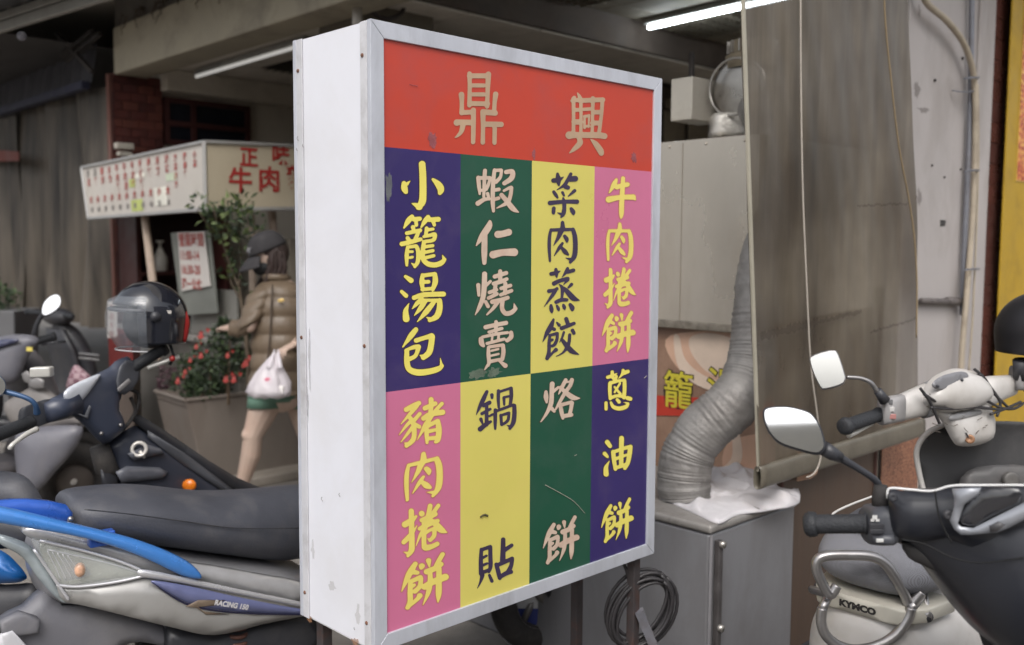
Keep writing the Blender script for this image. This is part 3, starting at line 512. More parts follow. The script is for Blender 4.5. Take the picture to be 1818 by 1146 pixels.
# ---------------------------------------------------------------- printed banner under the hood
bn = thing('food_banner', 'printed food banner with yellow characters behind the silver duct', 'banner', W(HE + .03, .7, .6))
KE = HE + .03
def BP(px, py, off=0.): return hit(px, py, F0 + E * (KE - off), E)
obj('banner_sheet', box(W(KE, .12, .56), E * .003, N * 1.5, Z * .62), M('banner_brown', C(150, 118, 98, .9), .45, 0, .25, 5, dirt=C(206, 174, 150), damt=.5, ds=2.5), bn)
cream = M('print_cream', C(226, 204, 184, .95), .5, 0, .10, 9); peach = M('print_peach', C(216, 176, 150, .95), .5, 0, .14, 7); redp = M('print_redband', C(190, 60, 44), .5, 0, .1, 6)
def decal(pts, m, off, name='printed_shape', sm=5):
    q = [BP(x, y, off) for x, y in (spl(pts, sm, True) if sm else pts)]; a = [((v - F0).dot(N), v.z) for v in q]; v2, f = flat(a)
    obj(name, ([F0 + E * (KE - off) + N * x + Z * z for x, z in v2], f), m, bn)
decal([(1190, 596), (1330, 596), (1340, 680), (1260, 690), (1200, 650)], peach, .001)
decal([(1225, 600), (1265, 592), (1310, 610), (1330, 660), (1270, 668), (1232, 635)], cream, .002)
decal([(1196, 600), (1206, 598), (1218, 640), (1260, 672), (1330, 690), (1330, 704), (1250, 690), (1206, 655)], cream, .003)
decal([(1160, 702), (1420, 716), (1420, 742), (1160, 738)], redp, .0035, sm=0)
decal([(1290, 790), (1360, 770), (1440, 790), (1440, 850), (1300, 850)], peach, .001); decal([(1300, 770), (1312, 768), (1316, 820), (1280, 850), (1262, 846), (1298, 815)], cream, .002)
yb = M('banner_yellow', C(206, 192, 60), .5); kb = M('banner_black', C(44, 36, 30), .6)
for ch, (x0, y0) in (('籠', (1177, 715)), ('湯', (1254, 712))):
    a = BP(x0, y0, .004); xd = -N
    hh = .15
    text(ch, a, xd, Z, hh, 'letter_outline', kb, bn, 0, .95, .0055); text(ch, a - E * .0012, xd, Z, hh, 'letter', yb, bn, 0, .95, .0015)
# ---------------------------------------------------------------- steel cabinet with towel
cab = M('cabinet_steel', C(150, 150, 154, .9), .38, .35, .07, 3, .03, 30, dirt=C(104, 98, 94), damt=.4, ds=4, stretch=(1, 1, .4))
CC = FP(1262, 935, 0); zc = CC.z; ce = (CC - F0).dot(E)
cb = thing('steel_cabinet', 'grey sheet steel cabinet with a towel on top', 'cabinet', W(ce + .25, .5, 0))
obj('cabinet_body', box(W(ce + .008, .008, .0), E * .5, N * 1.15, Z * (zc - .028)), cab, cb, bevel=.012, seg=3)
obj('cabinet_top', box(W(ce, 0, zc - .027), E * .52, N * 1.17, Z * .027), M('cabinet_top', C(158, 154, 150, .9), .5, .3, .12, 14, .1, 50, dirt=C(96, 92, 88), damt=.6, ds=14), cb, bevel=.01, seg=3)
obj('hinge', join(box(W(ce + .03, -.012, .0), E * .022, N * .018, Z * (zc - .05)), ), M('hinge_steel', C(100, 96, 96), .4, .5, .2, 20), cb, bevel=.003)
for z in (zc - .06, .3): obj('latch', lathe(W(ce + .04, -.012, z), -N, [(0, .011), (.012, .011), (.014, .002)], 12), ssd, cb, smooth=True)
obj('edge_strip', box(W(ce + .0055, -.0, .0), E * .006, N * .006, Z * (zc - .03)), M('edge_light', C(170, 168, 172), .35, .4), cb)
tw = [(1176, 882), (1196, 868), (1236, 848), (1285, 838), (1340, 834), (1400, 845), (1420, 890), (1362, 905), (1310, 913), (1276, 928), (1240, 914), (1205, 898)]
q = [GZ(x, y, zc + .004) for x, y in tw]; vv, ff = puff(q, .026, .006, edge=.10, grid=.008, nrm=Z)
random.seed(3)
from mathutils import noise as mn
FOLDS = []
ce_, ck_ = sum((x - F0).dot(E) for x in q) / len(q), sum((x - F0).dot(N) for x in q) / len(q)
for i in range(13):
    a = random.uniform(-.5, .9) + (1.3 if i % 4 == 0 else 0); FOLDS.append((ce_ + random.uniform(-.22, .22), ck_ + random.uniform(-.26, .26), math.cos(a), math.sin(a), random.uniform(.010, .024) * (1 if i % 3 else -.6), random.uniform(.008, .020)))
out = []
for v in vv:
    e_, k_ = (v - F0).dot(E), (v - F0).dot(N); hgt = max(0, v.z - zc - .004)
    out.append(v + Z * (min(1, hgt / .02) * (sum(a_ * math.exp(-(((e_ - x_) * c2_x + (k_ - y_) * s2_x + .02 * math.sin(9 * (k_ * c2_x - e_ * s2_x) + x_ * 40)) / w_x) ** 2) for x_, y_, c2_x, s2_x, a_, w_x in FOLDS) - .008 + .003 * mn.noise(V(e_ * 30, k_ * 30, 1)))))
towel = obj('towel', (out, ff), M('towel_cotton', C(214, 211, 214, .92), .95, 0, .05, 12, .5, 300, dirt=C(206, 196, 190), damt=.4, ds=5, spec=.1), smooth=True); tag(towel, 'crumpled white cotton towel lying on the steel cabinet', 'towel')
# ---------------------------------------------------------------- silver flexible duct
pa = [P(1216, 884, 3.13), P(1214, 850, 3.13), P(1222, 806, 3.13), P(1252, 760, 3.12), P(1302, 716, 3.11), P(1332, 660, 3.14), P(1342, 600, 3.16), P(1346, 520, 3.18), P(1358, 450, 3.22), P(1378, 380, 3.28), P(1372, 250, 3.36), P(1345, 190, 3.5)]
sp = spl([tuple(x) for x in pa], 26); L_ = 0; pts, rs = [], []
base_r = lambda i, n: .088 - .012 * min(1, max(0, (i / n - .35) * 2.2))
for i, x in enumerate(sp):
    ph = i % 3; pts.append(V(tuple(x))); rs.append(base_r(i, len(sp)) * (1 if ph else (.992 if ph == 1 else .982)) * (1 - .05 * max(0, math.sin(i * .11 + 1)) ** 6) + random.uniform(-.002, .002))
dz = (GZ(1216, 884, zc).z)
duct = obj('flexible_duct', tube(pts, rs, 26), M('aluminium_foil', C(146, 143, 140), .58, .4, .16, 14, .5, 34, dirt=C(88, 82, 78), damt=.6, ds=6), smooth=True)
tag(duct, 'ribbed silver flexible duct curving down onto the steel cabinet', 'duct')
# ---------------------------------------------------------------- brown board
wood = M('brown_laminate', C(98, 80, 68, .8), .5, 0, .14, 5, .06, 60, dirt=C(74, 58, 50), damt=.55, ds=4, stretch=(2.5, 2.5, .35))
bd = thing('counter_board', 'brown wood grain panel standing under the plastic curtain', 'panel', W(.3, .05, 0))
tl, bl = FP(1362, 862, .04), FP(1392, 1146, .04); ex = (bl - tl) / (tl.z - bl.z); p0 = V(tl.x, tl.y, 1.2) + E * .03; p1 = tl + ex * tl.z
rr = fe(1552, 850, .04); r0, r1 = W(rr, .04, 1.23), W(rr, .04, 0)
obj('board', hexa([p1, r1, r1 + N * .018, p1 + N * .018], [p0, r0, r0 + N * .018, p0 + N * .018]), wood, bd, bevel=.002)
obj('edging', tube([p0 - N * .002 + E * .004, p1 - N * .002 + E * .004], .0055, 6), M('edging_red', C(84, 56, 50), .5), bd)
obj('edging', tube([r0 - N * .002, r1 - N * .002], .008, 6), M('edging_red', C(84, 56, 50), .5), bd)
obj('post', box(W(rr + .012, .05, 0), E * .04, N * .03, Z * 1.3), M('greenish_post', C(150, 146, 128, .9), .6, 0, .1, 8), bd, bevel=.003)
# ---------------------------------------------------------------- hanging plastic curtain
m = bpy.data.materials.new('curtain_plastic'); m.use_nodes = True; t = m.node_tree; n = t.nodes; L = t.links; b = n['Principled BSDF']
tc = n.new('ShaderNodeTexCoord'); mp = n.new('ShaderNodeMapping'); mp.inputs['Rotation'].default_value = (0, 0, -YAW); mp.inputs['Scale'].default_value = (8, 1, .45); L.new(tc.outputs['Object'], mp.inputs[0])
nz = n.new('ShaderNodeTexNoise'); nz.inputs['Scale'].default_value = 1.0; nz.inputs['Detail'].default_value = 7; nz.inputs['Roughness'].default_value = .62; L.new(mp.outputs[0], nz.inputs['Vector'])
n2 = n.new('ShaderNodeTexNoise'); n2.inputs['Scale'].default_value = 1.5; n2.inputs['Detail'].default_value = 8; L.new(tc.outputs['Object'], n2.inputs['Vector'])
cr = n.new('ShaderNodeValToRGB'); cr.color_ramp.elements[0].position = .3; cr.color_ramp.elements[0].color = C(66, 56, 44, .95); cr.color_ramp.elements[1].position = .70; cr.color_ramp.elements[1].color = C(142, 132, 116, .95)
L.new(nz.outputs['Fac'], cr.inputs[0]); mx = n.new('ShaderNodeMix'); mx.data_type = 'RGBA'; mx.blend_type = 'MULTIPLY'; mx.inputs['Factor'].default_value = .9
c2 = n.new('ShaderNodeValToRGB'); c2.color_ramp.elements[0].position = .38; c2.color_ramp.elements[0].color = (.34, .29, .24, 1); c2.color_ramp.elements[1].position = .6; c2.color_ramp.elements[1].color = (1, 1, 1, 1)
L.new(n2.outputs['Fac'], c2.inputs[0]); L.new(cr.outputs[0], mx.inputs['A']); L.new(c2.outputs[0], mx.inputs['B']); L.new(mx.outputs['Result'], b.inputs['Base Color'])
b.inputs['Roughness'].default_value = .34; sx_ = n.new('ShaderNodeSeparateXYZ'); L.new(tc.outputs['Object'], sx_.inputs[0]); am = n.new('ShaderNodeMapRange'); am.inputs['From Min'].default_value = .42; am.inputs['From Max'].default_value = .62; am.inputs['To Min'].default_value = .70; am.inputs['To Max'].default_value = .87; L.new(sx_.outputs['Z'], am.inputs['Value']); L.new(am.outputs[0], b.inputs['Alpha']); b.inputs['Transmission Weight'].default_value = 0
bp = n.new('ShaderNodeBump'); bp.inputs['Strength'].default_value = .25; bp.inputs['Distance'].default_value = .02; L.new(n2.outputs['Fac'], bp.inputs['Height']); L.new(bp.outputs[0], b.inputs['Normal'])
cur_m = m
cur = thing('plastic_curtain', 'grimy translucent plastic curtain hanging from the arcade to a rolled hem', 'curtain', W(.4, -.02, .7))
TL, TR, BL, BR = FP(1314, -90, -.02), FP(1610, -90, -.02), FP(1345, 838, -.02), FP(1636, 750, -.02)
rowz = lambda a, b: [a.lerp(b, i / 60) for i in range(61)]
Lf, Rt = rowz(TL, BL), rowz(TR, BR); vv, ff = [], []
for i in range(61):
    for j in range(49):
        s_ = j / 48; tt = i / 60; p = Lf[i].lerp(Rt[i], s_)
        p = p + N * (.010 * math.sin(s_ * 9 + .8 * math.sin(tt * 4)) * (.4 + .6 * tt) + .0022 * math.sin(s_ * 34 + tt * 4) + .003 * math.sin(tt * 11 + s_ * 5) + .0015 * math.sin(s_ * 61 - tt * 23)); vv.append(p)
for i in range(60):
    for j in range(48): a = i * 49 + j; ff.append((a, a + 1, a + 50, a + 49))
obj('sheet', (vv, ff), cur_m, cur, smooth=True)
strip = M('clear_strip', C(172, 166, 150, .95), .35, 0, .1, 10)
grm = M('grime_line', C(58, 48, 40), .8, 0, .4, 30, alpha=.4)
def grime_strip(p, q_, w_, sd):
    random.seed(sd); a_, b_ = FP(*p, -.042), FP(*q_, -.042); vv_, ff_ = [], []
    for i in range(41): c_ = a_.lerp(b_, i / 40); h_ = w_ * (.5 + random.random()); o2 = random.uniform(-.004, .004); vv_ += [c_ + Z * (h_ + o2), c_ - Z * (h_ - o2)]
    for i in range(40): ff_.append((2 * i, 2 * i + 1, 2 * i + 3, 2 * i + 2))
    obj('grime_line', (vv_, ff_), grm, cur)
grime_strip((1350, 597), (1452, 572), .012, 1); grime_strip((1452, 572), (1530, 553), .006, 2); grime_strip((1522, 366), (1612, 362), .003, 3); grime_strip((1545, 590), (1628, 566), .004, 4)
obj('edge_strip', loft([[Lf[i] - N * .004, Lf[i] + E * .013 - N * .004, Lf[i] + E * .013 + N * .004, Lf[i] + N * .004] for i in range(0, 61, 4)]), strip, cur, bevel=.001)
hm = [BL - E * .008, BL.lerp(BR, .25), BL.lerp(BR, .5), BL.lerp(BR, .75), BR]; hm = [h - N * .004 - Z * (.018) for h in hm]
hemm = M('hem_plastic', C(112, 106, 94, .9), .35, 0, .15, 8, .1, 30, dirt=C(76, 68, 58), damt=.6, ds=6)
hr = spl([tuple(x) for x in hm], 5); rings = []
for h in hr: rings.append(sring(h, N * .013, Z * .036, 20, 2.8))
obj('rolled_hem', loft(rings, False), hemm, cur, smooth=True, solid=.002)
dk = M('shadow_inside', C(40, 36, 34), .8); obj('hem_shadow', loft([sring(V(tuple(h)), N * .012, Z * .016, 12, 2) for h in hr[2:]], True), dk, cur)  # dark filling stands in for the shade inside the open roll
cord = M('white_cord', C(178, 170, 160), .7, 0, .1, 60); cordy = M('yellow_cord', C(146, 128, 100), .7, 0, .1, 60)
cable([FP(x, y, -.05) for x, y in ((1421, -90), (1422, 150), (1425, 330), (1431, 480), (1439, 640), (1450, 730), (1457, 790), (1455, 822), (1444, 842), (1432, 848))], .0028, cord, 'pull_cord', '', parent=cur)
cable([FP(x, y, -.05) for x, y in ((1567, -90), (1572, 40), (1583, 150), (1596, 260), (1613, 350), (1623, 420), (1628, 500), (1627, 600))], .0032, cordy, 'pull_cord', '', parent=cur)
# ---------------------------------------------------------------- white column with pipes, tile strip, yellow sign
KC = .12
wc = thing('white_column', 'dirty white painted column behind the right edge of the plastic curtain', 'column', W(fe(1680, 500, KC), KC + .15, 0))
ea, eb, ec = fe(1596, 560, KC), fe(1738, 0, KC), fe(1766, 0, KC)
wcm = M('column_white', C(182, 176, 174, .92), .62, 0, .07, 3, .15, 30, dirt=C(120, 108, 96), damt=.5, ds=2.2, stretch=(1, 1, .5))
obj('shaft', box(W(ea, KC, 0), E * (eb - ea), N * .4, Z * 3.2), wcm, wc, bevel=.006)
obj('corner_trim', box(W(eb + .001, KC - .012, 0), E * (ec - eb - .002), N * .3, Z * 3.2), wcm, wc, bevel=.008)
grease = M('soot', C(96, 86, 78), .8, 0, .4, 20, alpha=.3)
def blot(px, py, rx, rz, sd):
    random.seed(sd); c = FP(px, py, KC - .0012); ph = [random.uniform(0, 6) for _ in range(4)]
    pts = [c + E * rx * (1 + .3 * math.sin(3 * t + ph[0]) + .2 * math.sin(7 * t + ph[1])) * math.cos(t) + Z * rz * (1 + .3 * math.sin(2 * t + ph[2]) + .25 * math.sin(9 * t + ph[3])) * math.sin(t) for t in np.linspace(0, 2 * math.pi, 36)[:-1]]
    obj('soot_stain', (pts + [c], [(i, (i + 1) % 35, 35) for i in range(35)]), grease, wc)
for a in ((1628, 160, .03, .025, 1), (1640, 196, .05, .012, 2), (1632, 350, .02, .04, 3), (1632, 20, .012, .03, 4), (1734, 512, .008, .035, 5), (1722, 560, .01, .02, 6), (1712, 612, .012, .03, 8)): blot(*a)
pipem = M('grey_conduit', C(132, 134, 142), .4, .4, .1, 10, dirt=C(90, 80, 74), damt=.4, ds=10)
beige = M('beige_pipe', C(178, 166, 148, .95), .5, 0, .1, 8, .05, 40, dirt=C(110, 98, 84), damt=.5, ds=9)
KP = KC - .03
cable([FP(1726, -60, KP + .005), FP(1722, 200, KP + .005), FP(1712, 440, KP + .005), FP(1708, 560, KP + .005)], .0125, pipem, 'conduit', '', parent=wc)
cable([FP(x, y, KP - .02) for x, y in ((1630, -60), (1642, 0), (1680, 36), (1708, 72), (1724, 112), (1731, 160), (1731, 260), (1727, 380), (1718, 500), (1708, 620), (1704, 700))], .0135, beige, 'feed_pipe', '', parent=wc)
cable([FP(x, y, KP - .02) for x, y in ((1736, 150), (1737, 280), (1733, 420), (1727, 560), (1720, 660))], .005, beige, 'feed_pipe', '', parent=wc)
for py in (140, 305, 480): obj('pipe_clip', tube([FP(1712, py, KP - .03), FP(1728, py - 2, KP - .045), FP(1738, py - 2, KP - .03)], .005, 6, 4), pipem, wc)
cable([FP(1690, 161, KC - .01), FP(1715, 164, KC - .05), FP(1738, 160, KC - .045)], .003, pipem, 'wire', '', parent=wc)
obj('cross_pipe', tube([FP(1636, 535, KC - .02), FP(1700, 537, KC - .02)], [.014, .014], 12), M('sooty_pipe', C(96, 90, 88), .5, .2, .3, 20), wc, smooth=True)
obj('pipe_union', tube([FP(1682, 535, KC - .02), FP(1704, 536, KC - .02)], .019, 12), M('sooty_pipe', C(96, 90, 88), .5, .2, .3, 20), wc, smooth=True)
for px, py in ((1709, 104), (1706, 301), (1626, 350), (1655, 294), (1677, 315), (1660, 143)): obj('bolt', ball(FP(px, py, KC - .004), .005 + (py < 200) * .002, n=8, m=5), darkm, wc)
pc = FP(1669, 402, KC - .002); obj('number_plate_sticker', box(pc, E * .052, N * .0015, Z * .028), M('sticker_grey', C(140, 138, 134), .5), wc)
for i in range(2):
    text(('000016U', '030-075')[i], pc + E * .003 + Z * (.0155 - i * .0125) - N * .001, E, Z, .0155, 'letter', M('sticker_ink', C(40, 38, 38), .6), wc, 0, 1.0, .0009)
# poster with brown grain on the lower column
ps = thing('snack_poster', 'small poster of brown shelled nuts low on the white column', 'poster', FP(1595, 860, KC - .02))
pm = bpy.data.materials.new('nut_print'); pm.use_nodes = True; t = pm.node_tree; n = t.nodes; L = t.links; b = n['Principled BSDF']
tc = n.new('ShaderNodeTexCoord'); mp = n.new('ShaderNodeMapping'); mp.inputs['Scale'].default_value = (44, 44, 26); L.new(tc.outputs['Object'], mp.inputs[0]); vo = n.new('ShaderNodeTexVoronoi'); L.new(mp.outputs[0], vo.inputs['Vector'])
cr = n.new('ShaderNodeValToRGB'); cr.color_ramp.elements[0].color = C(214, 158, 122); cr.color_ramp.elements[1].color = C(88, 44, 34); cr.color_ramp.elements[1].position = .7; L.new(vo.outputs['Distance'], cr.inputs[0]); L.new(cr.outputs[0], b.inputs['Base Color']); b.inputs['Roughness'].default_value = .4
pa_, pb_ = FP(1563, 890, KC - .015), FP(1628, 890, KC - .015)
obj('printed_sheet', hexa([pa_, pb_, pb_ + N * .003, pa_ + N * .003], [x + Z * .42 for x in (pa_, pb_, pb_ + N * .003, pa_ + N * .003)]), pm, ps)
obj('sheet_edge', box(pb_ + E * .001, E * .04, N * .004, Z * .42), M('sheet_pale', C(190, 184, 178), .6), ps)
# brown tile strip: every tile its own piece
ts = thing('tiled_pier', 'narrow pier of dark brown tiles between white column and yellow sign', 'pier', W(ec + .05, KC + .1, 0))
ed = fe(1801, 0, KC)
obj('pier_core', box(W(ec + .001, KC + .006, 0), E * (ed + .3 - ec), N * .3, Z * 3.2), M('grout', C(140, 118, 108), .85, 0, .15, 20), ts)
tmat = [M('brown_tile_a', C(92, 56, 48), .28, 0, .15, 12, dirt=C(60, 44, 40), damt=.4, ds=18), M('brown_tile_b', C(82, 50, 44), .3, 0, .15, 12, dirt=C(120, 100, 92), damt=.3, ds=26)]
random.seed(5); th = .094; t0_ = None
for i in range(33):
    for j, (ea_, wd) in enumerate(((ec + .003, .012), (ec + .018, ed - ec - .018), (ed + .003, .08))):
        z = .01 + i * (th + .003) + (j == 0) * .0; vf = box(W(ea_, KC + random.uniform(-.0012, .0012), z), E * wd, N * .006, Z * th)
        obj('tile', vf, tmat[(i + j + random.randrange(2)) % 2], ts, bevel=.0015, seg=1)
ys = thing('yellow_sign', 'yellow sign board with a red patterned picture at the right edge', 'sign', W(ed + .3, KC - .04, 0))
ye = fe(1799, 0, KC - .05); obj('sign_board', box(W(ye, KC - .05, .55), E * .9, N * .010, Z * 2.6), M('sign_yellow', C(188, 152, 38, .9), .5, 0, .06, 4, .05, 40, dirt=C(130, 104, 40), damt=.4, ds=7), ys, bevel=.003)
vm = bpy.data.materials.new('dish_print'); vm.use_nodes = True; t = vm.node_tree; n = t.nodes; L = t.links; b = n['Principled BSDF']
tc = n.new('ShaderNodeTexCoord'); vo = n.new('ShaderNodeTexNoise'); vo.inputs['Scale'].default_value = 55; vo.inputs['Detail'].default_value = 5; L.new(tc.outputs['Object'], vo.inputs['Vector'])
cr = n.new('ShaderNodeValToRGB'); cr.color_ramp.elements[0].color = C(150, 34, 20); cr.color_ramp.elements[0].position = .42; cr.color_ramp.elements[1].color = C(226, 180, 96); cr.color_ramp.elements[1].position = .58; e3 = cr.color_ramp.elements.new(.5); e3.color = C(216, 96, 44)
L.new(vo.outputs['Fac'], cr.inputs[0]); L.new(cr.outputs[0], b.inputs['Base Color']); b.inputs['Roughness'].default_value = .35
y2 = fe(1806, 320, KC - .056); zt = FP(1806, 320, KC - .056).z
obj('picture', box(W(y2, KC - .056, zt), E * .6, N * .004, Z * 1.3), vm, ys)
obj('picture_border', box(W(y2 - .006, KC - .054, zt - .006), E * .62, N * .003, Z * 1.31), M('pale_border', C(206, 176, 96), .5), ys)
# cable coil and its lead hanging on the cabinet side
coil = thing('cable_coil', 'coil of black electric cable hanging beside the steel cabinet', 'cable', SP(SW - .12, .30, -.2))
random.seed(11); cpts = []
cc = P(1140, 1085, 2.62); ue, uz = (RGT + FWD * .2).normalized(), Z
for i in range(9):
    r1, r2 = .075 + random.uniform(-.012, .016), .10 + random.uniform(-.012, .014); ph = random.uniform(0, 6); c = cc + ue * random.uniform(-.012, .012) + uz * random.uniform(-.012, .012) + FWD * (i * .004 - .016)
    tl_ = .5 + random.uniform(-.2, .25); a1 = (ue * math.cos(-.6) + uz * math.sin(-.6)); b1 = (uz * math.cos(-.6) - ue * math.sin(-.6))
    rg = [c + b1 * r2 * math.cos(t) + a1 * r1 * math.sin(t) for t in np.linspace(0, 2 * math.pi, 29)]
    obj('cable_loop', tube(rg, .0052, 7), M('cable_rubber', C(50, 48, 50), .45), coil, smooth=True)
obj('cable_lead', tube([P(1104, 996, 2.6), P(1112, 1012, 2.6), P(1119, 1040, 2.6), P(1128, 1056, 2.6), P(1134, 1090, 2.61)], .0048, 8, 5), M('cable_rubber', C(50, 48, 50), .45), coil, smooth=True)

# ================================================================ UNSEEN UPPER STOREY, ADDED TO SHADE THE ARCADE
up = thing('building', 'unseen pale upper storey added over the arcade to shade it', 'building', W(3, 1, 3.2))
rend = M('render_wall', C(170, 164, 152), .8, 0, .1, 2, .1, 20)
obj('added_upper_wall', box(W(-.35, -.5, 3.28), E * 9, N * 14, Z * 5), rend, up)
obj('added_soffit', box(W(-.35, -.5, 3.2), E * 9, N * .49, Z * .078), darkw, up)
obj('added_fascia', box(W(-.40, -.55, 3.1), E * .045, N * 14.1, Z * .5), M('fascia_metal', C(130, 126, 120), .5, .2), up)
# ================================================================ NEXT SHOP ALONG (noodle stall)
def EP(px, py, e): return hit(px, py, F0 + E * e, E)          # on a plane along the alley, e metres in
def kk(px, py, e): return (EP(px, py, e) - F0).dot(N)
z_b = 2.7; A = GZ(202, 133, z_b); Bp = GZ(600, -4, z_b); eb_ = (A - F0).dot(E)
kA = (A - F0).dot(N); kB_ = (Bp - F0).dot(N)
beam = thing('arcade_beam', 'long beige concrete beam above the noodle stall', 'beam', W(eb_, 4, 2.7))
bmat = M('beam_render', C(166, 158, 140, .9), .8, 0, .1, 2.5, .1, 25, dirt=C(96, 92, 86), damt=.75, ds=1.8)
obj('beam_body', box(W(eb_, kB_ - .4, z_b), E * .25, N * (kA - kB_ + .4), Z * .34), bmat, beam, bevel=.012)
obj('upper_fascia', box(W(eb_ + .02, kB_ - .4, z_b + .345), E * .2, N * (kA - kB_ + .4), Z * .25), M('fascia_grime', C(88, 84, 78), .8, 0, .3, 8, dirt=C(50, 46, 44), damt=.8, ds=4), beam)
# dry creeper and cables trailing over the beam
random.seed(21); tw_ = []
for i in range(34):
    k = kA - random.uniform(0.1, 2.2); p = W(eb_ - .01, k, z_b + .36 + random.uniform(-.02, .05)); pts = [p]
    for j in range(5): pts.append(pts[-1] + V(random.uniform(-.02, .02), random.uniform(-.03, .03), random.uniform(-.05, .015)))
    tw_.append(tube(pts, [.006, .005, .004, .003, .002, .001], 5))
tag(obj('dry_creeper', join(*tw_), M('dry_twig', C(70, 58, 48), .9)), 'withered creeper hanging over the beige beam', 'plant', kind='stuff')
# ceiling of tiles
ct = M('pale_ceiling_tile', C(214, 207, 196, 1), .8, 0, .06, 4, dirt=C(104, 96, 88), damt=.4, ds=2)
c2_ = tag(obj('ceiling', box(W(eb_ + .26, 2.62, 2.80), E * 4.2, N * 3.0, Z * .2), darkw), kind='structure'); tl0 = None
for i in range(6):
    for j in range(5):
        c = W(eb_ + .27 + i * .602, 2.64 + j * .602, 2.784)
        if (i, j) in ((1, 3),): continue
        if tl0 is None: tl0 = obj('ceiling_tile', box(c + E * .005 + N * .005, E * .592, N * .592, Z * .013), ct, c2_, bevel=.003); tp = c
        else: q = clone(tl0); q.location = c - tp
gr = thing('ceiling_vent', 'dark slatted vent set among the pale ceiling tiles', 'vent', W(eb_ + 1.2, 4.7, 2.78))
cg = W(eb_ + .27 + .602, 2.64 + 3 * .602, 2.77)
obj('vent_back', box(cg + Z * .02, E * .6, N * .6, Z * .006), darkm, gr)
for i in range(9): obj('slat', hexa(*[[cg + E * (.03 + i * .063) + N * .02 + Z * z0, cg + E * (.07 + i * .063) + N * .02 + Z * (z0 + .02), cg + E * (.07 + i * .063) + N * .58 + Z * (z0 + .02), cg + E * (.03 + i * .063) + N * .58 + Z * z0] for z0 in (-.006, -.003)]), M('vent_slat', C(96, 92, 76), .5, .3), gr)
t2 = thing('tube_light', 'long unlit tube lamp with an added faint glow on the pale ceiling above the noodle stall', 'light', GZ(345, 133, 2.75))
a_, b_ = GZ(344, 133, 2.74), GZ(540, 74, 2.74); obj('fitting', box(a_, b_ - a_, E * .04, Z * .035), M('fitting_white', C(150, 150, 146), .5), t2, bevel=.004)
obj('tube', tube([a_ - Z * .012 + E * .02, b_ - Z * .012 + E * .02], .012, 10), M('dead_tube_added_glow', C(206, 206, 204), .4, emit=.28, ecol=(1, .97, .92, 1)), t2, smooth=True)  # unlit tube given a weak glow to brighten the stall interior
# partition wall, brick pillar
KW = kA + .02
wl2 = M('shop_wall', C(214, 206, 192, 1), .8, 0, .08, 3, dirt=C(104, 96, 86), damt=.4, ds=2)
pw = tag(obj('partition_wall', box(W(eb_ + .35, KW + .05, 0), E * 3.9, N * .12, Z * 2.79), wl2), kind='structure')
bwl = tag(obj('shop_back_wall', box(W(eb_ + 4.2, -.2, 0), E * .15, N * 12, Z * 3.2), wl2), kind='structure')
cr_ = thing('cornice_box', 'pale boxed cornice running along the stall ceiling', 'beam', W(eb_ + 1.5, KW, 2.6))
obj('cornice', box(W(eb_ + .36, KW - .12, 2.62), E * 3.5, N * .16, Z * .16), wl2, cr_, bevel=.005)
pil = thing('brick_pillar', 'dark red brick pillar behind the small characters of the stall sign', 'pillar', W(eb_ + .15, KW, 0))
pe1 = fe(290, 200, KW - .02); brick = [M('brick_a', C(98, 50, 44, .8), .8, 0, .2, 14, .2, 60), M('brick_b', C(84, 42, 38, .8), .8, 0, .2, 14, .2, 60), M('brick_c', C(110, 60, 50, .8), .8, 0, .2, 14, .2, 60)]
obj('pillar_core', box(W(eb_ + .01, KW, 0), E * (pe1 - eb_ - .02), N * .13, Z * 2.72), M('mortar_dark', C(66, 50, 46), .9), pil)
random.seed(8); bh = .062; bl_ = (pe1 - eb_) / 3.0; n_b = 0
for i in range(41):
    z = .01 + i * .066; off = (i % 2) * bl_ / 2; x = -off
    while x < pe1 - eb_ - .01:
        x0, x1 = max(0, x), min(pe1 - eb_, x + bl_ - .006)
        if x1 - x0 > .02: obj('brick', box(W(eb_ + x0, KW - .012 - random.uniform(0, .003), z), E * (x1 - x0), N * .014, Z * bh), brick[random.randrange(3)], pil, bevel=.002, seg=1)
        x += bl_
    for j in range(1): obj('brick', box(W(eb_ - .004, KW + .004, z), E * .014, N * .12, Z * bh), brick[random.randrange(3)], pil)
pj = obj('drain_pipe', tube([W(eb_ - .04, KW - .02, 0), W(eb_ - .04, KW - .02, 2.7)], .018, 10), M('red_pipe', C(104, 70, 62), .6), smooth=True); tag(pj, 'thin reddish pipe running down the edge of the brick pillar', 'pipe')
win = thing('high_window', 'dark high window with red frame bars in the partition wall', 'window', W(eb_ + .8, KW, 2))
wx0, wx1 = pe1 + .02, fe(445, 210, KW); wz0, wz1 = FP(300, 252, KW).z, FP(300, 177, KW).z
obj('pane', box(W(wx0, KW + .02, wz0), E * (wx1 - wx0), N * .02, Z * (wz1 - wz0)), M('dark_glass', C(34, 36, 44), .15, 0, .1, 5), win)
rf = M('red_frame', C(74, 40, 38), .5, 0, .15, 10)
for z in (wz0, (wz0 * .55 + wz1 * .45), wz1): obj('frame_bar', box(W(wx0, KW - .0, z - .02), E * (wx1 - wx0), N * .05, Z * .04), rf, win)
for x in (wx0, (wx0 * .7 + wx1 * .3), wx1 - .04): obj('frame_bar', box(W(x, KW + .003, wz0), E * .04, N * .05, Z * (wz1 - wz0)), rf, win)
lamp_ = thing('floodlight', 'small pale floodlight on the brick pillar above the stall sign', 'lamp', W(eb_ + .1, KW - .12, 2.02))
cF = FP(222, 265, KW - .12); obj('lamp_head', box(cF - E * .06, E * .13, N * .06, Z * .045), wb, lamp_, bevel=.006); obj('lamp_mount', box(cF - E * .045 - Z * .05, E * .1, N * .05, Z * .03), wb, lamp_, bevel=.004)
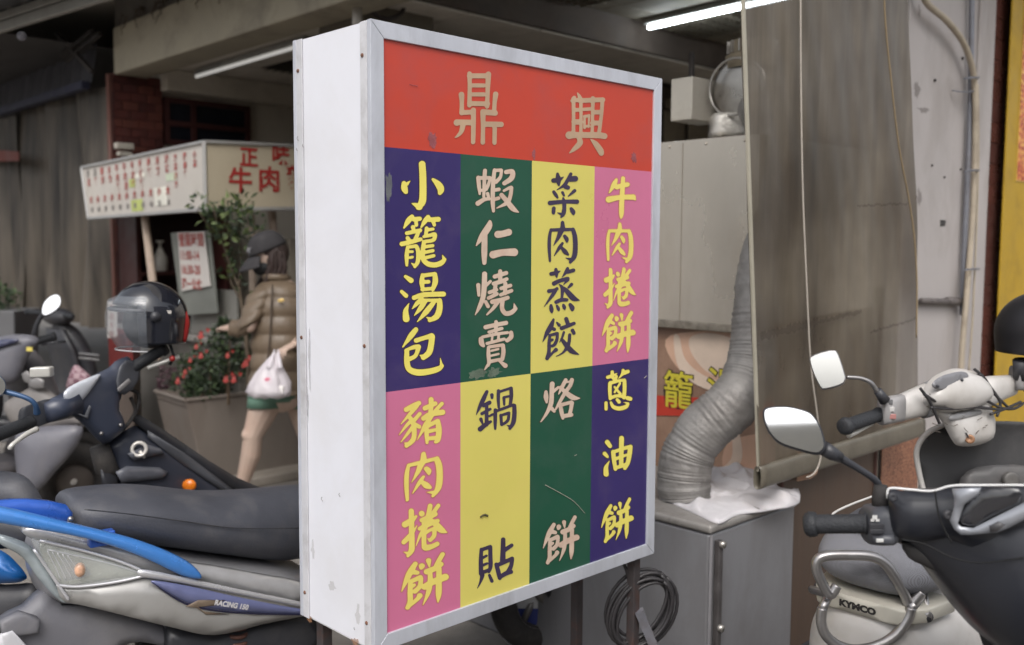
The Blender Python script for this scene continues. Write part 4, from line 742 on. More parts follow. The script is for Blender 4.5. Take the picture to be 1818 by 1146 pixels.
# ---------------------------------------------------------------- stall sign box (two faces)
ES = .01; c0 = EP(364, 252, ES); ks = (c0 - F0).dot(N); zt_, zb_ = c0.z, EP(372, 372, ES).z
KSL = kk(146, 300, ES); zt2 = EP(146, 298, ES).z; zb2 = EP(158, 388, ES).z
ns = thing('stall_sign', 'white noodle stall sign box with red characters on two faces', 'sign', W(.3, ks + .2, zb_))
sfm = M('stall_sign_white', C(206, 200, 192, .9), .5, 0, .05, 4, dirt=C(166, 158, 146), damt=.4, ds=4)
sfc = M('stall_sign_cream', C(196, 184, 160, .9), .5, 0, .05, 4, dirt=C(166, 152, 130), damt=.4, ds=4)
kb2 = kk(158, 388, ES)
obj('sign_face', hexa([W(ES, ks, zb_), W(ES + .12, ks, zb_), W(ES + .12, kb2, zb2), W(ES, kb2, zb2)], [W(ES, ks, zt_), W(ES + .12, ks, zt_), W(ES + .12, KSL, zt2), W(ES, KSL, zt2)]), sfm, ns, bevel=.003)
eR = 1.05; zr_ = zt_ + .035 * eR
obj('sign_face', hexa([W(ES + .003, ks - .003, zb_), W(eR, ks - .003, zb_ + .04), W(eR, ks + .1, zb_ + .04), W(ES + .003, ks + .1, zb_)], [W(ES + .003, ks - .003, zt_), W(eR, ks - .003, zr_), W(eR, ks + .1, zr_), W(ES + .003, ks + .1, zt_)]), sfc, ns, bevel=.003)
trm = M('sign_trim', C(168, 166, 164), .4, .4, .1, 8)
def bar(a, b, r=.009, name='trim', m=trm, par=ns): return obj(name, tube([a, b], r, 4), m, par)
o1 = -E * .004
bar(W(ES, ks, zb_) + o1, W(ES, ks, zt_) + o1, .014); bar(W(ES, ks, zt_) + o1, W(ES, KSL, zt2) + o1, .011); bar(W(ES, ks, zb_) + o1, W(ES, kb2, zb2) + o1, .013); bar(W(ES, kb2, zb2) + o1, W(ES, KSL, zt2) + o1, .011)
bar(W(ES, ks - .008, zt_), W(eR, ks - .008, zr_), .012); bar(W(ES, ks - .008, zb_), W(eR, ks - .008, zb_ + .04), .014)
rt = M('sign_red_text', C(160, 44, 40), .5, 0, .05, 8)
for s_, px, py, hh in (('正', 425, 292, .125), ('味', 482, 288, .125), ('牛', 405, 337, .158), ('肉', 457, 335, .158), ('麵', 508, 333, .158)):
    text(s_, FP(px, py, ks - .0075), E, (Z + E * .02).normalized(), hh, 'letter', rt, ns, 0, 1.0, .0035)
# menu columns on the alley face: rows of small characters and pasted patches
rt2 = M('menu_red', C(168, 88, 82), .5); rt3 = M('menu_grey', C(134, 128, 124), .5); yp_ = M('sticker_lime', C(186, 196, 116), .5)
def face_pt(a, b):      # a 0..1 from the far end to the corner, b 0..1 upward
    bt = W(ES - .004, kb2 + (ks - kb2) * a, zb2 + (zb_ - zb2) * a); tp_ = W(ES - .004, KSL + (ks - KSL) * a, zt2 + (zt_ - zt2) * a); return bt.lerp(tp_, b)
xdn = (face_pt(1, .5) - face_pt(0, .5)).normalized()
menu = ['炒飯', '湯麵', '餛飩', '水餃', '牛肉麵', '牛肉湯', '牛肉麵', '酸辣麵', '乾麵', '米粉', '滷蛋', '榨菜肉絲', '陽春麵', '小菜']
for i in range(14):
    a = .035 + i * .068; sm_ = .05 if i < 11 else .04
    for j, ch in enumerate(menu[i]): text(ch, face_pt(a, .80 - j * (.17 if i < 11 else .14)), xdn, Z, sm_ * 1.15, 'letter', rt3 if i < 2 and j == 0 else rt2, ns, 0, 1., .0015)
    if i < 11:
        text('大小'[i % 2], face_pt(a, .30), xdn, Z, .052, 'letter', rt2, ns, 0, 1., .003)
        text(str((80, 60, 50, 45, 90, 70, 80, 65, 40, 35, 10)[i]), face_pt(a, .12), xdn, Z, .045, 'letter', rt3, ns, 0, 1., .002)
def patch(a0, a1, b0, b1, m): obj('pasted_patch', ([face_pt(a0, b0) + E * .0015, face_pt(a1, b0) + E * .0015, face_pt(a1, b1) + E * .0015, face_pt(a0, b1) + E * .0015], [(0, 1, 2, 3)]), m, ns)
patch(.42, .52, .06, .26, yp_); patch(.42, .47, .48, .62, yp_); patch(.62, .72, .12, .42, M('patch_pale', C(226, 224, 212), .3)); patch(.72, .80, .5, .62, M('patch_green', C(196, 206, 182), .5)); patch(.46, .56, .62, .70, M('patch_pale', C(226, 224, 212), .3))
# posts and stall body
pst = M('cream_post', C(178, 160, 144, .95), .6, 0, .1, 8, dirt=C(120, 96, 84), damt=.4, ds=9)
stl = thing('noodle_stall', 'noodle stall with cream posts, steel counter and pasted notice', 'stall', W(.4, ks + .7, 0))
obj('post', tube([P(257, 384, 6.3), P(271, 500, 6.15), P(280, 640, 6.1)], .026, 8), pst, stl)
obj('post', tube([W(.35, ks + .1, zb_ - .02), W(.36, ks + .12, .4)], .022, 8), pst, stl)
obj('post', tube([P(481, 362, 5.95), P(492, 470, 5.95), P(500, 640, 5.95)], .026, 8), pst, stl)
ctr = M('counter_steel', C(140, 136, 130), .4, .3, .1, 6, dirt=C(96, 90, 84), damt=.4, ds=5)
ek = .22
obj('counter', box(W(ek, ks + .05, 0), E * .5, N * 1.75, Z * .82), ctr, stl, bevel=.008)
obj('counter_top', box(W(ek - .05, ks + .0, .83), E * .6, N * 1.85, Z * .035), M('counter_top', C(172, 168, 162), .35, .4, .1, 6), stl, bevel=.005)
obj('splash_panel', box(W(ek + .02, ks + .1, .87), E * .02, N * .62, Z * .30), M('grey_panel', C(140, 138, 132), .5, .1), stl, bevel=.003)
obj('cabinet_upper', box(W(ek + .45, ks + .2, .87), E * .45, N * .5, Z * .62), M('beige_panel', C(150, 142, 128), .6, 0, .08, 6), stl, bevel=.005)
nb = thing('notice', 'white notice sheet with rows of red characters on the noodle stall', 'notice', P(345, 515, 6.0))
KN = ks + .02
npx = lambda px, py: EP(px, py, ek - .06)
a, b2, c3, d4 = [q_ - E * .012 for q_ in (npx(318, 413), npx(366, 412), npx(377, 508), npx(326, 517))]
obj('notice_sheet', hexa([d4, c3, c3 + E * .004, d4 + E * .004], [a, b2, b2 + E * .004, a + E * .004]), M('paper_white', C(206, 200, 194), .6, 0, .04, 5), nb)
a5, a6 = npx(306, 414), npx(316, 560)
obj('backing_board', hexa([npx(322, 560), npx(386, 556), npx(386, 556) + E * .01, npx(322, 560) + E * .01], [npx(303, 414), npx(372, 410), npx(372, 410) + E * .01, npx(303, 414) + E * .01]), M('board_grey', C(120, 122, 116), .5), nb)
xd = (b2 - a).normalized(); yd = (a - d4).normalized(); wN = (b2 - a).length
for i, (s_, hh) in enumerate((('營業時間', .25), ('11:00-14', .22), ('16:30-20', .22), ('週一公休', .2))):
    text(s_, a + (d4 - a) * (.22 + i * .24) + xd * wN * .04 - E * .003, xd, yd, wN * hh * .98, 'letter', rt2, nb, 0, .95, .002)
# goods on the stall
def lathe_thing(name, label, cat, c, prof, m, n=18, parts=()):
    t = thing(name, label, cat, c); obj('body', lathe(c, Z, prof, n), m, t, smooth=True)
    for nm, pf, mm in parts: obj(nm, lathe(c, Z, pf, n), mm, t, smooth=True)
    return t
sh = thing('shelf_unit', 'dark red shelf unit beside the brick pillar', 'shelf', P(240, 600, 6.9))
rs_ = M('shelf_red', C(62, 32, 30), .5, 0, .2, 8)
e_s, k_s = .75, KW - .35
obj('side', box(W(.30, k_s, 0), E * .03, N * .32, Z * 1.75), rs_, sh); obj('side', box(W(1.0, k_s, 0), E * .03, N * .32, Z * 1.75), rs_, sh)
for z in (.9, 1.22, 1.72): obj('shelf', box(W(.332, k_s + .002, z), E * .666, N * .31, Z * .025), rs_, sh)
obj('back', box(W(.332, k_s + .313, .1), E * .666, N * .006, Z * 1.6), M('shelf_dark', C(52, 32, 32), .7), sh)
pb = W(.52, k_s + .1, 1.246)
lathe_thing('bottle', 'white pump bottle on the dark red shelf', 'bottle', pb, [(0, .05), (.01, .055), (.10, .052), (.15, .025), (.17, .02)], M('bottle_white', C(200, 196, 188), .4), parts=(('pump', [(.17, .012), (.21, .012), (.215, .03), (.23, .03)], M('bottle_white', C(200, 196, 188), .4)),))
lathe_thing('bowl', 'pale green bowl turned up on the shelf top', 'bowl', W(.5, k_s + .15, 1.745) - Z * .19 * 0, [(0, .04), (.02, .07), (.08, .10), (.12, .11)], M('bowl_green', C(110, 134, 116), .4))
fl = thing('fish_tank_stand', 'red cabinet with a small white vertical sign at the stall corner', 'cabinet', P(215, 660, 6.0))
obj('cabinet_body', hexa(*[[P(196, 720, 6.2).xy.to_3d() + Z * z, P(238, 720, 5.9).xy.to_3d() + Z * z, P(252, 720, 6.2).xy.to_3d() + Z * z, P(210, 720, 6.5).xy.to_3d() + Z * z] for z in (.64, .88)]), M('cabinet_red', C(116, 34, 30), .5, 0, .1, 8), fl, bevel=.006)
obj('cabinet_base', hexa(*[[P(197, 720, 6.21).xy.to_3d() + Z * z, P(237, 720, 5.91).xy.to_3d() + Z * z, P(251, 720, 6.21).xy.to_3d() + Z * z, P(210, 720, 6.49).xy.to_3d() + Z * z] for z in (0, .637)]), M('base_brown', C(96, 84, 76), .7), fl)
vsn = thing('vertical_placard', 'narrow white placard with red characters above the red cabinet', 'sign', P(200, 600, 5.9))
pa0, pa1 = P(193, 600, 5.9), P(208, 598, 5.85); hgt = (P(193, 537, 5.9) - pa0)
obj('placard_board', hexa([pa0, pa1, pa1 + N * .02, pa0 + N * .02], [x + hgt for x in (pa0, pa1, pa1 + N * .02, pa0 + N * .02)]), M('paper_white', C(206, 200, 194), .6), vsn)
for i, s_ in enumerate('歡迎光臨'): text(s_, pa0.lerp(pa1, .1) + hgt * (.76 - i * .24) - N * .003, (pa1 - pa0).normalized(), Z, .042, 'letter', rt2, vsn)
# ---------------------------------------------------------------- tarps beyond
def tarpmat(name, c1, c2):
    m = bpy.data.materials.new(name); m.use_nodes = True; t = m.node_tree; n = t.nodes; L = t.links; b = n['Principled BSDF']
    tc = n.new('ShaderNodeTexCoord'); mp = n.new('ShaderNodeMapping'); mp.inputs['Scale'].default_value = (5, 5, .6); L.new(tc.outputs['Object'], mp.inputs[0])
    nz = n.new('ShaderNodeTexNoise'); nz.inputs['Detail'].default_value = 7; nz.inputs['Scale'].default_value = 1.4; L.new(mp.outputs[0], nz.inputs['Vector'])
    cr = n.new('ShaderNodeValToRGB'); cr.color_ramp.elements[0].position = .32; cr.color_ramp.elements[1].position = .66; cr.color_ramp.elements[0].color = c1; cr.color_ramp.elements[1].color = c2
    L.new(nz.outputs['Fac'], cr.inputs[0]); L.new(cr.outputs[0], b.inputs['Base Color']); b.inputs['Roughness'].default_value = .55; return m
tpm = tarpmat('tarp_canvas', C(44, 40, 36), C(98, 90, 80))
def tarp(k0, k1, z0, z1, label, sd, e=eb_ + .05):
    random.seed(sd); ph = [random.uniform(0, 6) for _ in range(4)]; vv, ff = [], []
    for i in range(41):
        z = z1 + (z0 - z1) * i / 40
        for j in range(61):
            s_ = j / 60; amp = .03 + .05 * i / 40
            vv.append(W(e + amp * (math.sin(s_ * 17 + ph[0] + .7 * math.sin(i * .08)) + .5 * math.sin(s_ * 39 + ph[1]) + .25 * math.sin(s_ * 71 + ph[2])), k0 + (k1 - k0) * s_ + .04 * math.sin(i * .15 + ph[3]), z))
    for i in range(40):
        for j in range(60): a = i * 61 + j; ff.append((a, a + 1, a + 62, a + 61))
    o = obj('hanging_tarp', (vv, ff), tpm, smooth=True); tag(o, label, 'tarp', 'hanging tarps beyond the brick pillar')
ktr = kk(192, 300, eb_)
tarp(KW + .14, KW + 2.2, .78, 2.66, 'grimy brown tarp hanging next to the brick pillar', 1); tarp(KW + 2.1, KW + 4.2, .62, 2.62, 'grimy grey tarp hanging at the far end of the shopfront', 2, eb_ - .02); tarp(KW + 4.1, KW + 7, .6, 2.6, 'grey tarp farthest along the shopfront', 4, eb_ - .06)
nv = thing('tarp_rail', 'dark blue rail along the top of the hanging tarps', 'rail', W(eb_, KW + 3, 2.62)); obj('rail', box(W(eb_ - .1, KW + .35, 2.63), E * .06, N * 7, Z * .06), M('rail_navy', C(40, 42, 62), .5), nv)
rb = thing('red_banner_strip', 'faded red strip tied across the far tarps', 'banner', W(eb_ - .2, KW + 3, 2.2))
obj('strip', hexa([W(eb_ - .16, KW + 1.7, 2.16), W(eb_ - .16, KW + 3.6, 2.26), W(eb_ - .15, KW + 3.6, 2.26), W(eb_ - .15, KW + 1.7, 2.16)], [W(eb_ - .16, KW + 1.7, 2.24), W(eb_ - .16, KW + 3.6, 2.42), W(eb_ - .15, KW + 3.6, 2.42), W(eb_ - .15, KW + 1.7, 2.24)]), M('faded_red', C(104, 58, 52), .7), rb)
# roof sheet over the far shop and the street awning
fr = thing('far_roof', 'dark corrugated roof sheet with struts over the far tarps', 'roof', W(eb_, KW + 3, 2.9))
rg_, = [[]]
dkr = M('roof_dark', C(70, 68, 68), .6, .2, .2, 5)
def corr(o, a, b, n, amp, t=.004):
    """corrugated sheet: o corner, a across the waves, b along them"""
    vv, ff = [], []; up_ = a.cross(b).normalized()
    for i in range(n + 1):
        p = o + a * (i / n) + up_ * (amp * math.sin(i * math.pi / 2)); vv += [p, p + b]
    for i in range(n): ff.append((2 * i, 2 * i + 1, 2 * i + 3, 2 * i + 2))
    return vv, ff
obj('roof_sheet', corr(W(eb_ - 1.2, KW + .3, 2.95), N * 9, E * 6, 160, .018), dkr, fr)
obj('front_sheet', corr(W(eb_ - .02, KW + .36, 2.69), N * 8, Z * .3 + E * .05, 140, .012), M('sheet_bluegrey', C(78, 78, 84), .5, .2, .15, 5), fr)
for a, b in (((100, 60), (165, 128)), ((165, 55), (110, 100)), ((178, 60), (118, 108))): bar(EP(a[0], a[1], eb_ - .15), EP(b[0], b[1], eb_ - .15), .02, 'strut', darkm, fr)
aw = thing('street_awning', 'grey metal awning with a pale rail across the upper left corner', 'awning', P(100, 40, 4.6))
r0_, r1_ = P(-140, 108, 5.3), P(290, -22, 3.95); zr0 = (r0_.z + r1_.z) / 2; r0_.z = r1_.z = zr0
r0_, r1_ = GZ(-140, 104, 2.5), GZ(290, -26, 2.5); dA = (r1_ - r0_).normalized(); nA = dA.cross(Z)
rail = M('awning_rail', C(150, 148, 142, .9), .45, .3, .1, 5, dirt=C(98, 92, 86), damt=.4, ds=4)
obj('rail', box(r0_, dA * (r1_ - r0_).length, nA * .03, Z * .05), rail, aw, bevel=.006)
obj('rail', box(r0_ + nA * -.004 + Z * .056, dA * (r1_ - r0_).length, nA * .03, Z * .042), rail, aw, bevel=.006)
sg = 1 if (V(0, 0, 2.5) - r0_).dot(nA) > 0 else -1
obj('awning_sheet', corr(r0_ + Z * .11, dA * (r1_ - r0_).length, nA * sg * .6 + Z * .06, 60, .014), M('awning_grey', C(96, 96, 98), .5, .3, .15, 4), aw)
obj('rib', box(r0_ + nA * sg * .25 + Z * .09, dA * (r1_ - r0_).length, nA * sg * .04, Z * .03), darkm, aw)
for s_ in (.12, .3, .48): obj('coloured_bulb', ball(r0_ + dA * (r1_ - r0_).length * s_ - Z * .03 - nA * sg * .02, .022, n=10, m=7), M('bulb_%d' % int(s_ * 100), C(*{.12: (170, 110, 100), .3: (80, 80, 120), .48: (130, 130, 140)}[s_]), .4), aw)
# pale kerb slab under the stall front
kb_ = tag(obj('kerb', box(W(-.25, ks - .12, 0), E * 5, N * 8, Z * .06), M('kerb_concrete', C(158, 150, 140, .8), .85, 0, .12, 6, .2, 60, dirt=C(110, 100, 90), damt=.5, ds=4), bevel=.01), kind='structure')
# buildings across the road behind the viewer: seen only in mirrors and as part of the street
bb = thing('facing_building', 'pale tiled building across the road seen in the scooter mirrors', 'building', V(2, -12, 0))
obj('wall', box(V(-6, -13, 0), V(17, 0, 0), V(0, -6, 0), V(0, 0, 6.5)), M('facing_tile', C(196, 190, 178), .6, 0, .08, 3), bb)
for i in range(5):
    for j in range(2): 
        f_ = obj('window', box(V(-4.8 + i * 3.2, -12.96, 1.2 + j * 2.8), V(1.8, 0, 0), V(0, -.05, 0), V(0, 0, 1.4)), M('facing_glass', C(50, 60, 70), .1), bb)
        obj('sill', box(V(-4.9 + i * 3.2, -12.9, 1.08 + j * 2.8), V(2.0, 0, 0), V(0, -.1, 0), V(0, 0, .1)), rend, f_)

# ================================================================ SCOOTERS
rub = M('tyre_rubber', C(48, 46, 46), .8, 0, .15, 30, .2, 80, dirt=C(92, 86, 80), damt=.4, ds=12)
blk = M('black_plastic', C(52, 53, 58), .42, 0, .12, 8, .05, 120, dirt=C(88, 84, 82), damt=.35, ds=7)
blkg = M('gloss_black', C(36, 38, 44), .25, 0, .1, 8, dirt=C(70, 68, 68), damt=.3, ds=6, coat=.3)
grip = M('grip_rubber', C(44, 46, 50), .62, 0, .1, 30, .3, 240)
seatm = M('seat_vinyl', C(72, 74, 82), .48, 0, .10, 9, .12, 160, dirt=C(104, 102, 102), damt=.45, ds=9)
chrome = M('chrome_tube', C(162, 160, 160), .34, .85, .05, 10, dirt=C(120, 112, 104), damt=.3, ds=18)
swm = M('switch_grey', C(120, 120, 124), .45, .1, .1, 20)
silver = M('silver_paint', C(200, 200, 202), .32, .45, .05, 6, dirt=C(120, 116, 112), damt=.3, ds=7, coat=.3)
bluep = M('blue_paint', C(74, 140, 220, 1), .25, .2, .06, 6, dirt=C(70, 100, 150), damt=.3, ds=9, coat=.5)
greyp = M('grey_plastic', C(112, 112, 118), .5, 0, .1, 8, .05, 90, dirt=C(144, 140, 136), damt=.35, ds=8)
glassm = M('mirror_glass', C(236, 238, 240), .03, 1., .0, 3)
lens = bpy.data.materials.new('clear_lens'); lens.use_nodes = True; b = lens.node_tree.nodes['Principled BSDF']; b.inputs['Base Color'].default_value = C(230, 234, 230); b.inputs['Roughness'].default_value = .1; b.inputs['Alpha'].default_value = .22; b.inputs['Coat Weight'].default_value = .6
amber = M('amber_lens', C(222, 120, 30), .25, 0, .1, 20, coat=.4)
class Frame:
    """vehicle axes: s forward from the handlebar, t to the vehicle's left, z up"""
    def __init__(f, H, head, lean=0.):
        f.o = V(H[0], H[1], 0); f.a = V(math.cos(head), math.sin(head), 0); f.l = V(-math.sin(head), math.cos(head), 0); f.k = math.tan(lean)
    def __call__(f, s, t, z): return f.o + f.a * s + f.l * (t + z * f.k) + Z * z
    def side(f, px, py, t): return hit(px, py, f.o + f.l * t, f.l)
def wheel(F, s, T, rz=.215):
    w = obj('wheel', torus(F(s, 0, rz), F.l, rz - .048, .048, 36, 12), rub, T, smooth=True)
    obj('rim', join(lathe(F(s, 0, rz), F.l, [(-.03, rz - .085), (-.035, rz - .07), (.035, rz - .07), (.03, rz - .085)], 30), *[tube([F(s, 0, rz) + (F.a * math.cos(a) + Z * math.sin(a)) * .03, F(s, 0, rz) + (F.a * math.cos(a + .3) + Z * math.sin(a + .3)) * (rz - .075)], [.016, .012], 6) for a in [i * 2 * math.pi / 5 for i in range(5)]]), M('rim_grey', C(110, 108, 106), .4, .5, .1, 12), w, smooth=True)
    obj('hub', lathe(F(s, 0, rz), F.l, [(-.05, .001), (-.05, .04), (.05, .04), (.05, .001)], 18), M('rim_grey', C(110, 108, 106)), w, smooth=True)
def scooter(name, label, cat, F, pm, seat=True, body=True, bars=True, steer=0., front=True, shield=True, group=None, um=None, tailm=None):
    T = thing(name, label, cat, F(-.4, 0, 0), group); um = um or blk
    wheel(F, .30, T); wheel(F, -.96, T)
    for t in (-.07, .07): obj('fork', tube([F(.30, t, .215), F(.14, t, .62)], [.022, .02], 10), um, T, smooth=True)
    fd = [[F(.30, 0, .215) + (F.a * math.cos(a) + Z * math.sin(a)) * r + F.l * t for r, t in ((.235, -.065), (.25, -.04), (.256, 0), (.25, .04), (.235, .065), (.245, .035), (.249, 0), (.245, -.035))] for a in np.linspace(-.15, 2.3, 16)]
    obj('front_fender', loft(fd), pm if front else um, T, smooth=True)
    if shield:
        rg = [sring(F(s, 0, z), F.l * w, F.a * d, 24, 2.6) for s, z, w, d in ((.02, .92, .06, .05), (.05, .86, .13, .07), (.09, .74, .19, .08), (.13, .60, .21, .07), (.14, .46, .20, .05), (.08, .36, .18, .05), (-.02, .31, .17, .03))]
        obj('leg_shield', loft(rg), pm, T, smooth=True, sub=1)
        ri = [sring(F(s, 0, z), F.l * w, F.a * .03, 20, 3) for s, z, w in ((-.02, .88, .11), (.02, .74, .17), (.05, .58, .18), (.05, .44, .17), (.0, .34, .15))]
        obj('inner_shield', loft(ri), um, T, smooth=True)
        obj('headlamp', ball(F(.135, 0, .74), F.l * .10, F.a * .035, Z * .05), lens, T, smooth=True)
        for t in (-.15, .15): obj('turn_signal', ball(F(.12, t, .64), F.l * .035, F.a * .03, Z * .02), amber, T, smooth=True)
    obj('floorboard', loft([sring(F(s, 0, z), F.l * w, Z * .035, 16, 4) for s, z, w in ((.06, .31, .15), (-.1, .29, .16), (-.35, .29, .16), (-.48, .32, .15))]), um, T, smooth=True)
    if body:
        rg = [sring(F(s, 0, z), F.l * w, Z * h, 24, 2.6) for s, z, h, w in ((-.40, .46, .14, .11), (-.50, .50, .19, .16), (-.70, .53, .17, .18), (-.95, .60, .12, .17), (-1.15, .66, .08, .13), (-1.30, .70, .05, .07))]
        obj('body', loft(rg), pm, T, smooth=True, sub=1)
        obj('tail_lamp', ball(F(-1.29, 0, .69), F.l * .07, F.a * .04, Z * .035), M('red_lens', C(150, 30, 26), .25, coat=.4), T, smooth=True)
        obj('grab_rail', tube([F(-.95, -.12, .74), F(-1.15, -.14, .78), F(-1.30, -.08, .80), F(-1.30, .08, .80), F(-1.15, .14, .78), F(-.95, .12, .74)], .012, 8, 5), tailm or um, T, smooth=True)
    if seat:
        rg = [sring(F(s, 0, z), F.l * w, Z * h, 24, 2.5) for s, z, h, w in ((-.42, .70, .03, .06), (-.48, .71, .05, .10), (-.65, .71, .055, .13), (-.80, .735, .06, .14), (-.95, .765, .06, .13), (-1.10, .785, .045, .11), (-1.17, .79, .02, .07))]
        obj('seat', loft(rg), seatm, T, smooth=True, sub=1)
    obj('rear_fender', loft([sring(F(s, 0, z), F.l * .06, Z * .012, 10, 3) for s, z in ((-1.05, .52), (-1.20, .46), (-1.30, .36))]), um, T, smooth=True)
    obj('engine', loft([sring(F(s, t, z), F.l * w, Z * h, 16, 3) for s, t, z, h, w in ((-.55, .08, .30, .07, .05), (-.75, .09, .27, .09, .06), (-.98, .10, .24, .08, .04))]), M('engine_grey', C(96, 94, 92), .5, .4, .2, 14), T, smooth=True)
    obj('muffler', tube([F(-.60, -.13, .22), F(-.85, -.14, .25), F(-1.18, -.15, .30)], [.035, .05, .045], 14), M('muffler_dark', C(70, 66, 64), .4, .5, .2, 10), T, smooth=True)
    obj('centre_stand', tube([F(-.62, -.10, .20), F(-.66, -.12, .02), F(-.66, .12, .02), F(-.62, .10, .20)], .012, 8), um, T)
    return T
def handlebar(T, F, Hc, ax, um, cowl=True, levers=True, z_up=None):
    """grips on an axis through Hc; ax = unit vector to the far grip"""
    pass
def seg_grip(T, a, b, r=.017, m=None, end=True):
    """ribbed rubber grip from the switch side a to the free end b"""
    a, b = V(a), V(b); n = 14; pts, rs = [], []
    for i in range(n * 2 + 1): u = i / (2 * n); pts.append(a.lerp(b, u)); rs.append(r * (1 if i % 2 else .95) * (1.12 if u < .06 else 1))
    g = obj('grip', tube(pts, rs, 18), m or grip, T, smooth=True)
    if end:
        d = (b - a).normalized()
        obj('bar_end', tube([b - d * .002, b + d * .004, b + d * .016, b + d * .02], [r * 1.2, r * 1.28, r * 1.15, r * .8], 18), m or grip, g, smooth=True)
    return g
def mirror(T, outline, d, stem, rs, tilt=.078, mat=None, glass=None, thick=.022, face=None):
    """mirror head from a photo outline at depth d; glass inset; stem tube"""
    q = [P(x, y, d) for x, y in outline]; c = sum(q, Vector()) / len(q)
    nrm = (CAM - c).normalized() if face is None else face.normalized()
    nrm = (nrm + Z * tilt).normalized()
    q = [hit(x, y, c, nrm) for x, y in outline]
    h = obj('mirror', puff(q, .002, thick, edge=.006, nrm=nrm), mat or blk, T, smooth=True)
    q2 = spl([tuple(c + (x - c) * .93 + nrm * .0045) for x in q], 4, True)
    a = nrm.cross(Z).normalized(); b_ = nrm.cross(a); pp = [V(tuple(x)) for x in q2]
    v2, f = flat([((x - c).dot(a), (x - c).dot(b_)) for x in pp]); vv = [c + a * x + b_ * y + nrm * .0045 for x, y in v2]
    obj('mirror_glass', (vv, f), glass or glassm, h)
    obj('mirror_stem', tube(stem, rs, 12, 6), mat or blk, T, smooth=True)
    return h

# ---- silver scooter with blue grab rail (rear half in view, nose hidden by the sign)
HD = math.atan2(.62, .78)
FS = Frame((-.13, 3.14), HD)
S1 = scooter('parked_scooter', 'silver scooter with black seat and blue grab rail half hidden by the sign', 'scooter', FS, silver, seat=False, body=False, um=blk, group='scooters parked around the sign')
def SS(px, py, t): return FS.side(px, py, -t)           # right-hand side plane, t metres out
def sz(px, py, t): p = SS(px, py, t) - FS.o; return p.dot(FS.a), p.z
# seat: measured top and lower edges
rg = []
for px, yt, yb, wd in ((121, 900, 925, .055), (126, 884, 940, .085), (150, 873, 958, .115), (200, 868, 972, .135), (270, 862, 984, .145), (335, 868, 992, .15), (400, 876, 1001, .15), (470, 872, 1010, .145), (530, 866, 1016, .13)):
    s0, zb = sz(px, yb, wd); zt = sz(px, yt, .03)[1]; rg.append((s0, (zt + zb) / 2, (zt - zb) / 2, wd))
s_l = rg[-1][0]; zl = rg[-1][1]
rg += [(s_l + .08, zl, rg[-1][2], .10), (s_l + .15, zl - .01, rg[-1][2] * .9, .075), (s_l + .2, zl - .02, .02, .04)]
obj('seat', loft([sring(FS(s, 0, z), FS.l * w_, Z * h, 28, 2.35) for s, z, h, w_ in rg]), seatm, S1, smooth=True, sub=1)
obj('seat_seam', tube([SS(x, y, .152) for x, y in ((150, 905), (220, 912), (320, 925), (420, 938), (530, 938))], .0016, 6, 5), blk, S1, smooth=True)
# tail body core
core = []
for px, yt, yb, wd in ((62, 972, 1030, .06), (84, 964, 1070, .11), (120, 960, 1090, .14), (200, 975, 1095, .155), (300, 990, 1108, .165), (400, 1005, 1120, .165), (500, 1016, 1105, .155), (560, 1020, 1090, .14)):
    s0, zb = sz(px, yb, wd); zt = sz(px, yt, wd)[1]; core.append(sring(FS(s0, 0, (zt + zb) / 2), FS.l * (wd - .012), Z * (zt - zb) / 2, 24, 3.2))
obj('tail_core', loft(core), M('body_silver_dark', C(150, 150, 154), .35, .3, .05, 6, coat=.2), S1, smooth=True)
def side(name, pts, t, m, bulge=.008, th=.02, par=None, sm=4, edge=.02, out=0.):
    q = [SS(x, y, t(x) if callable(t) else t) for x, y in pts]; return obj(name, puff(q, bulge, th, edge=edge, sm=sm, nrm=-FS.l), m, par or S1, smooth=True)
tt = lambda x: .10 + .075 * min(1, max(0, (x + 20) / 300))
side('side_cover', [(112, 1066), (104, 1040), (138, 1040), (255, 1022), (300, 1030), (420, 1056), (545, 1080), (545, 1092), (470, 1108), (381, 1128), (300, 1113), (200, 1088), (150, 1076)], tt, M('silver_warm', C(170, 169, 167), .32, .3, .05, 6, dirt=C(140, 134, 126), damt=.3, ds=6, coat=.25), .016, .03, edge=.05)
side('upper_cover', [(40, 944), (70, 935), (150, 958), (250, 978), (330, 1000), (380, 1008), (460, 1022), (545, 1040), (545, 1076), (420, 1050), (340, 1032), (262, 1016), (160, 982), (70, 962)], lambda x: tt(x) - .012, silver, .012, .03, edge=.03)
side('crease_highlight', [(250, 1012), (300, 1020), (420, 1046), (545, 1072), (545, 1080), (420, 1055), (300, 1032), (250, 1024)], lambda x: tt(x) + .012, M('silver_bright', C(214, 214, 218), .25, .5, .03, 6, coat=.4), .006, .006, edge=.012)  # brighter silver strip stands in for the highlight along the body crease
side('stripe_decal', [(268, 1032), (330, 1040), (420, 1060), (500, 1076), (545, 1084), (545, 1090), (470, 1089), (400, 1084), (340, 1073), (300, 1053)], lambda x: tt(x) + .0165, M('stripe_lilac', C(112, 118, 158), .3, .2, .05, 6, coat=.3), .002, .003)
side('stripe_decal', [(268, 1032), (300, 1054), (340, 1074), (400, 1085), (470, 1090), (545, 1091), (545, 1093), (470, 1092), (400, 1088), (338, 1077), (298, 1056)], lambda x: tt(x) + .0175, M('stripe_navy', C(34, 34, 60), .4), .001, .003)
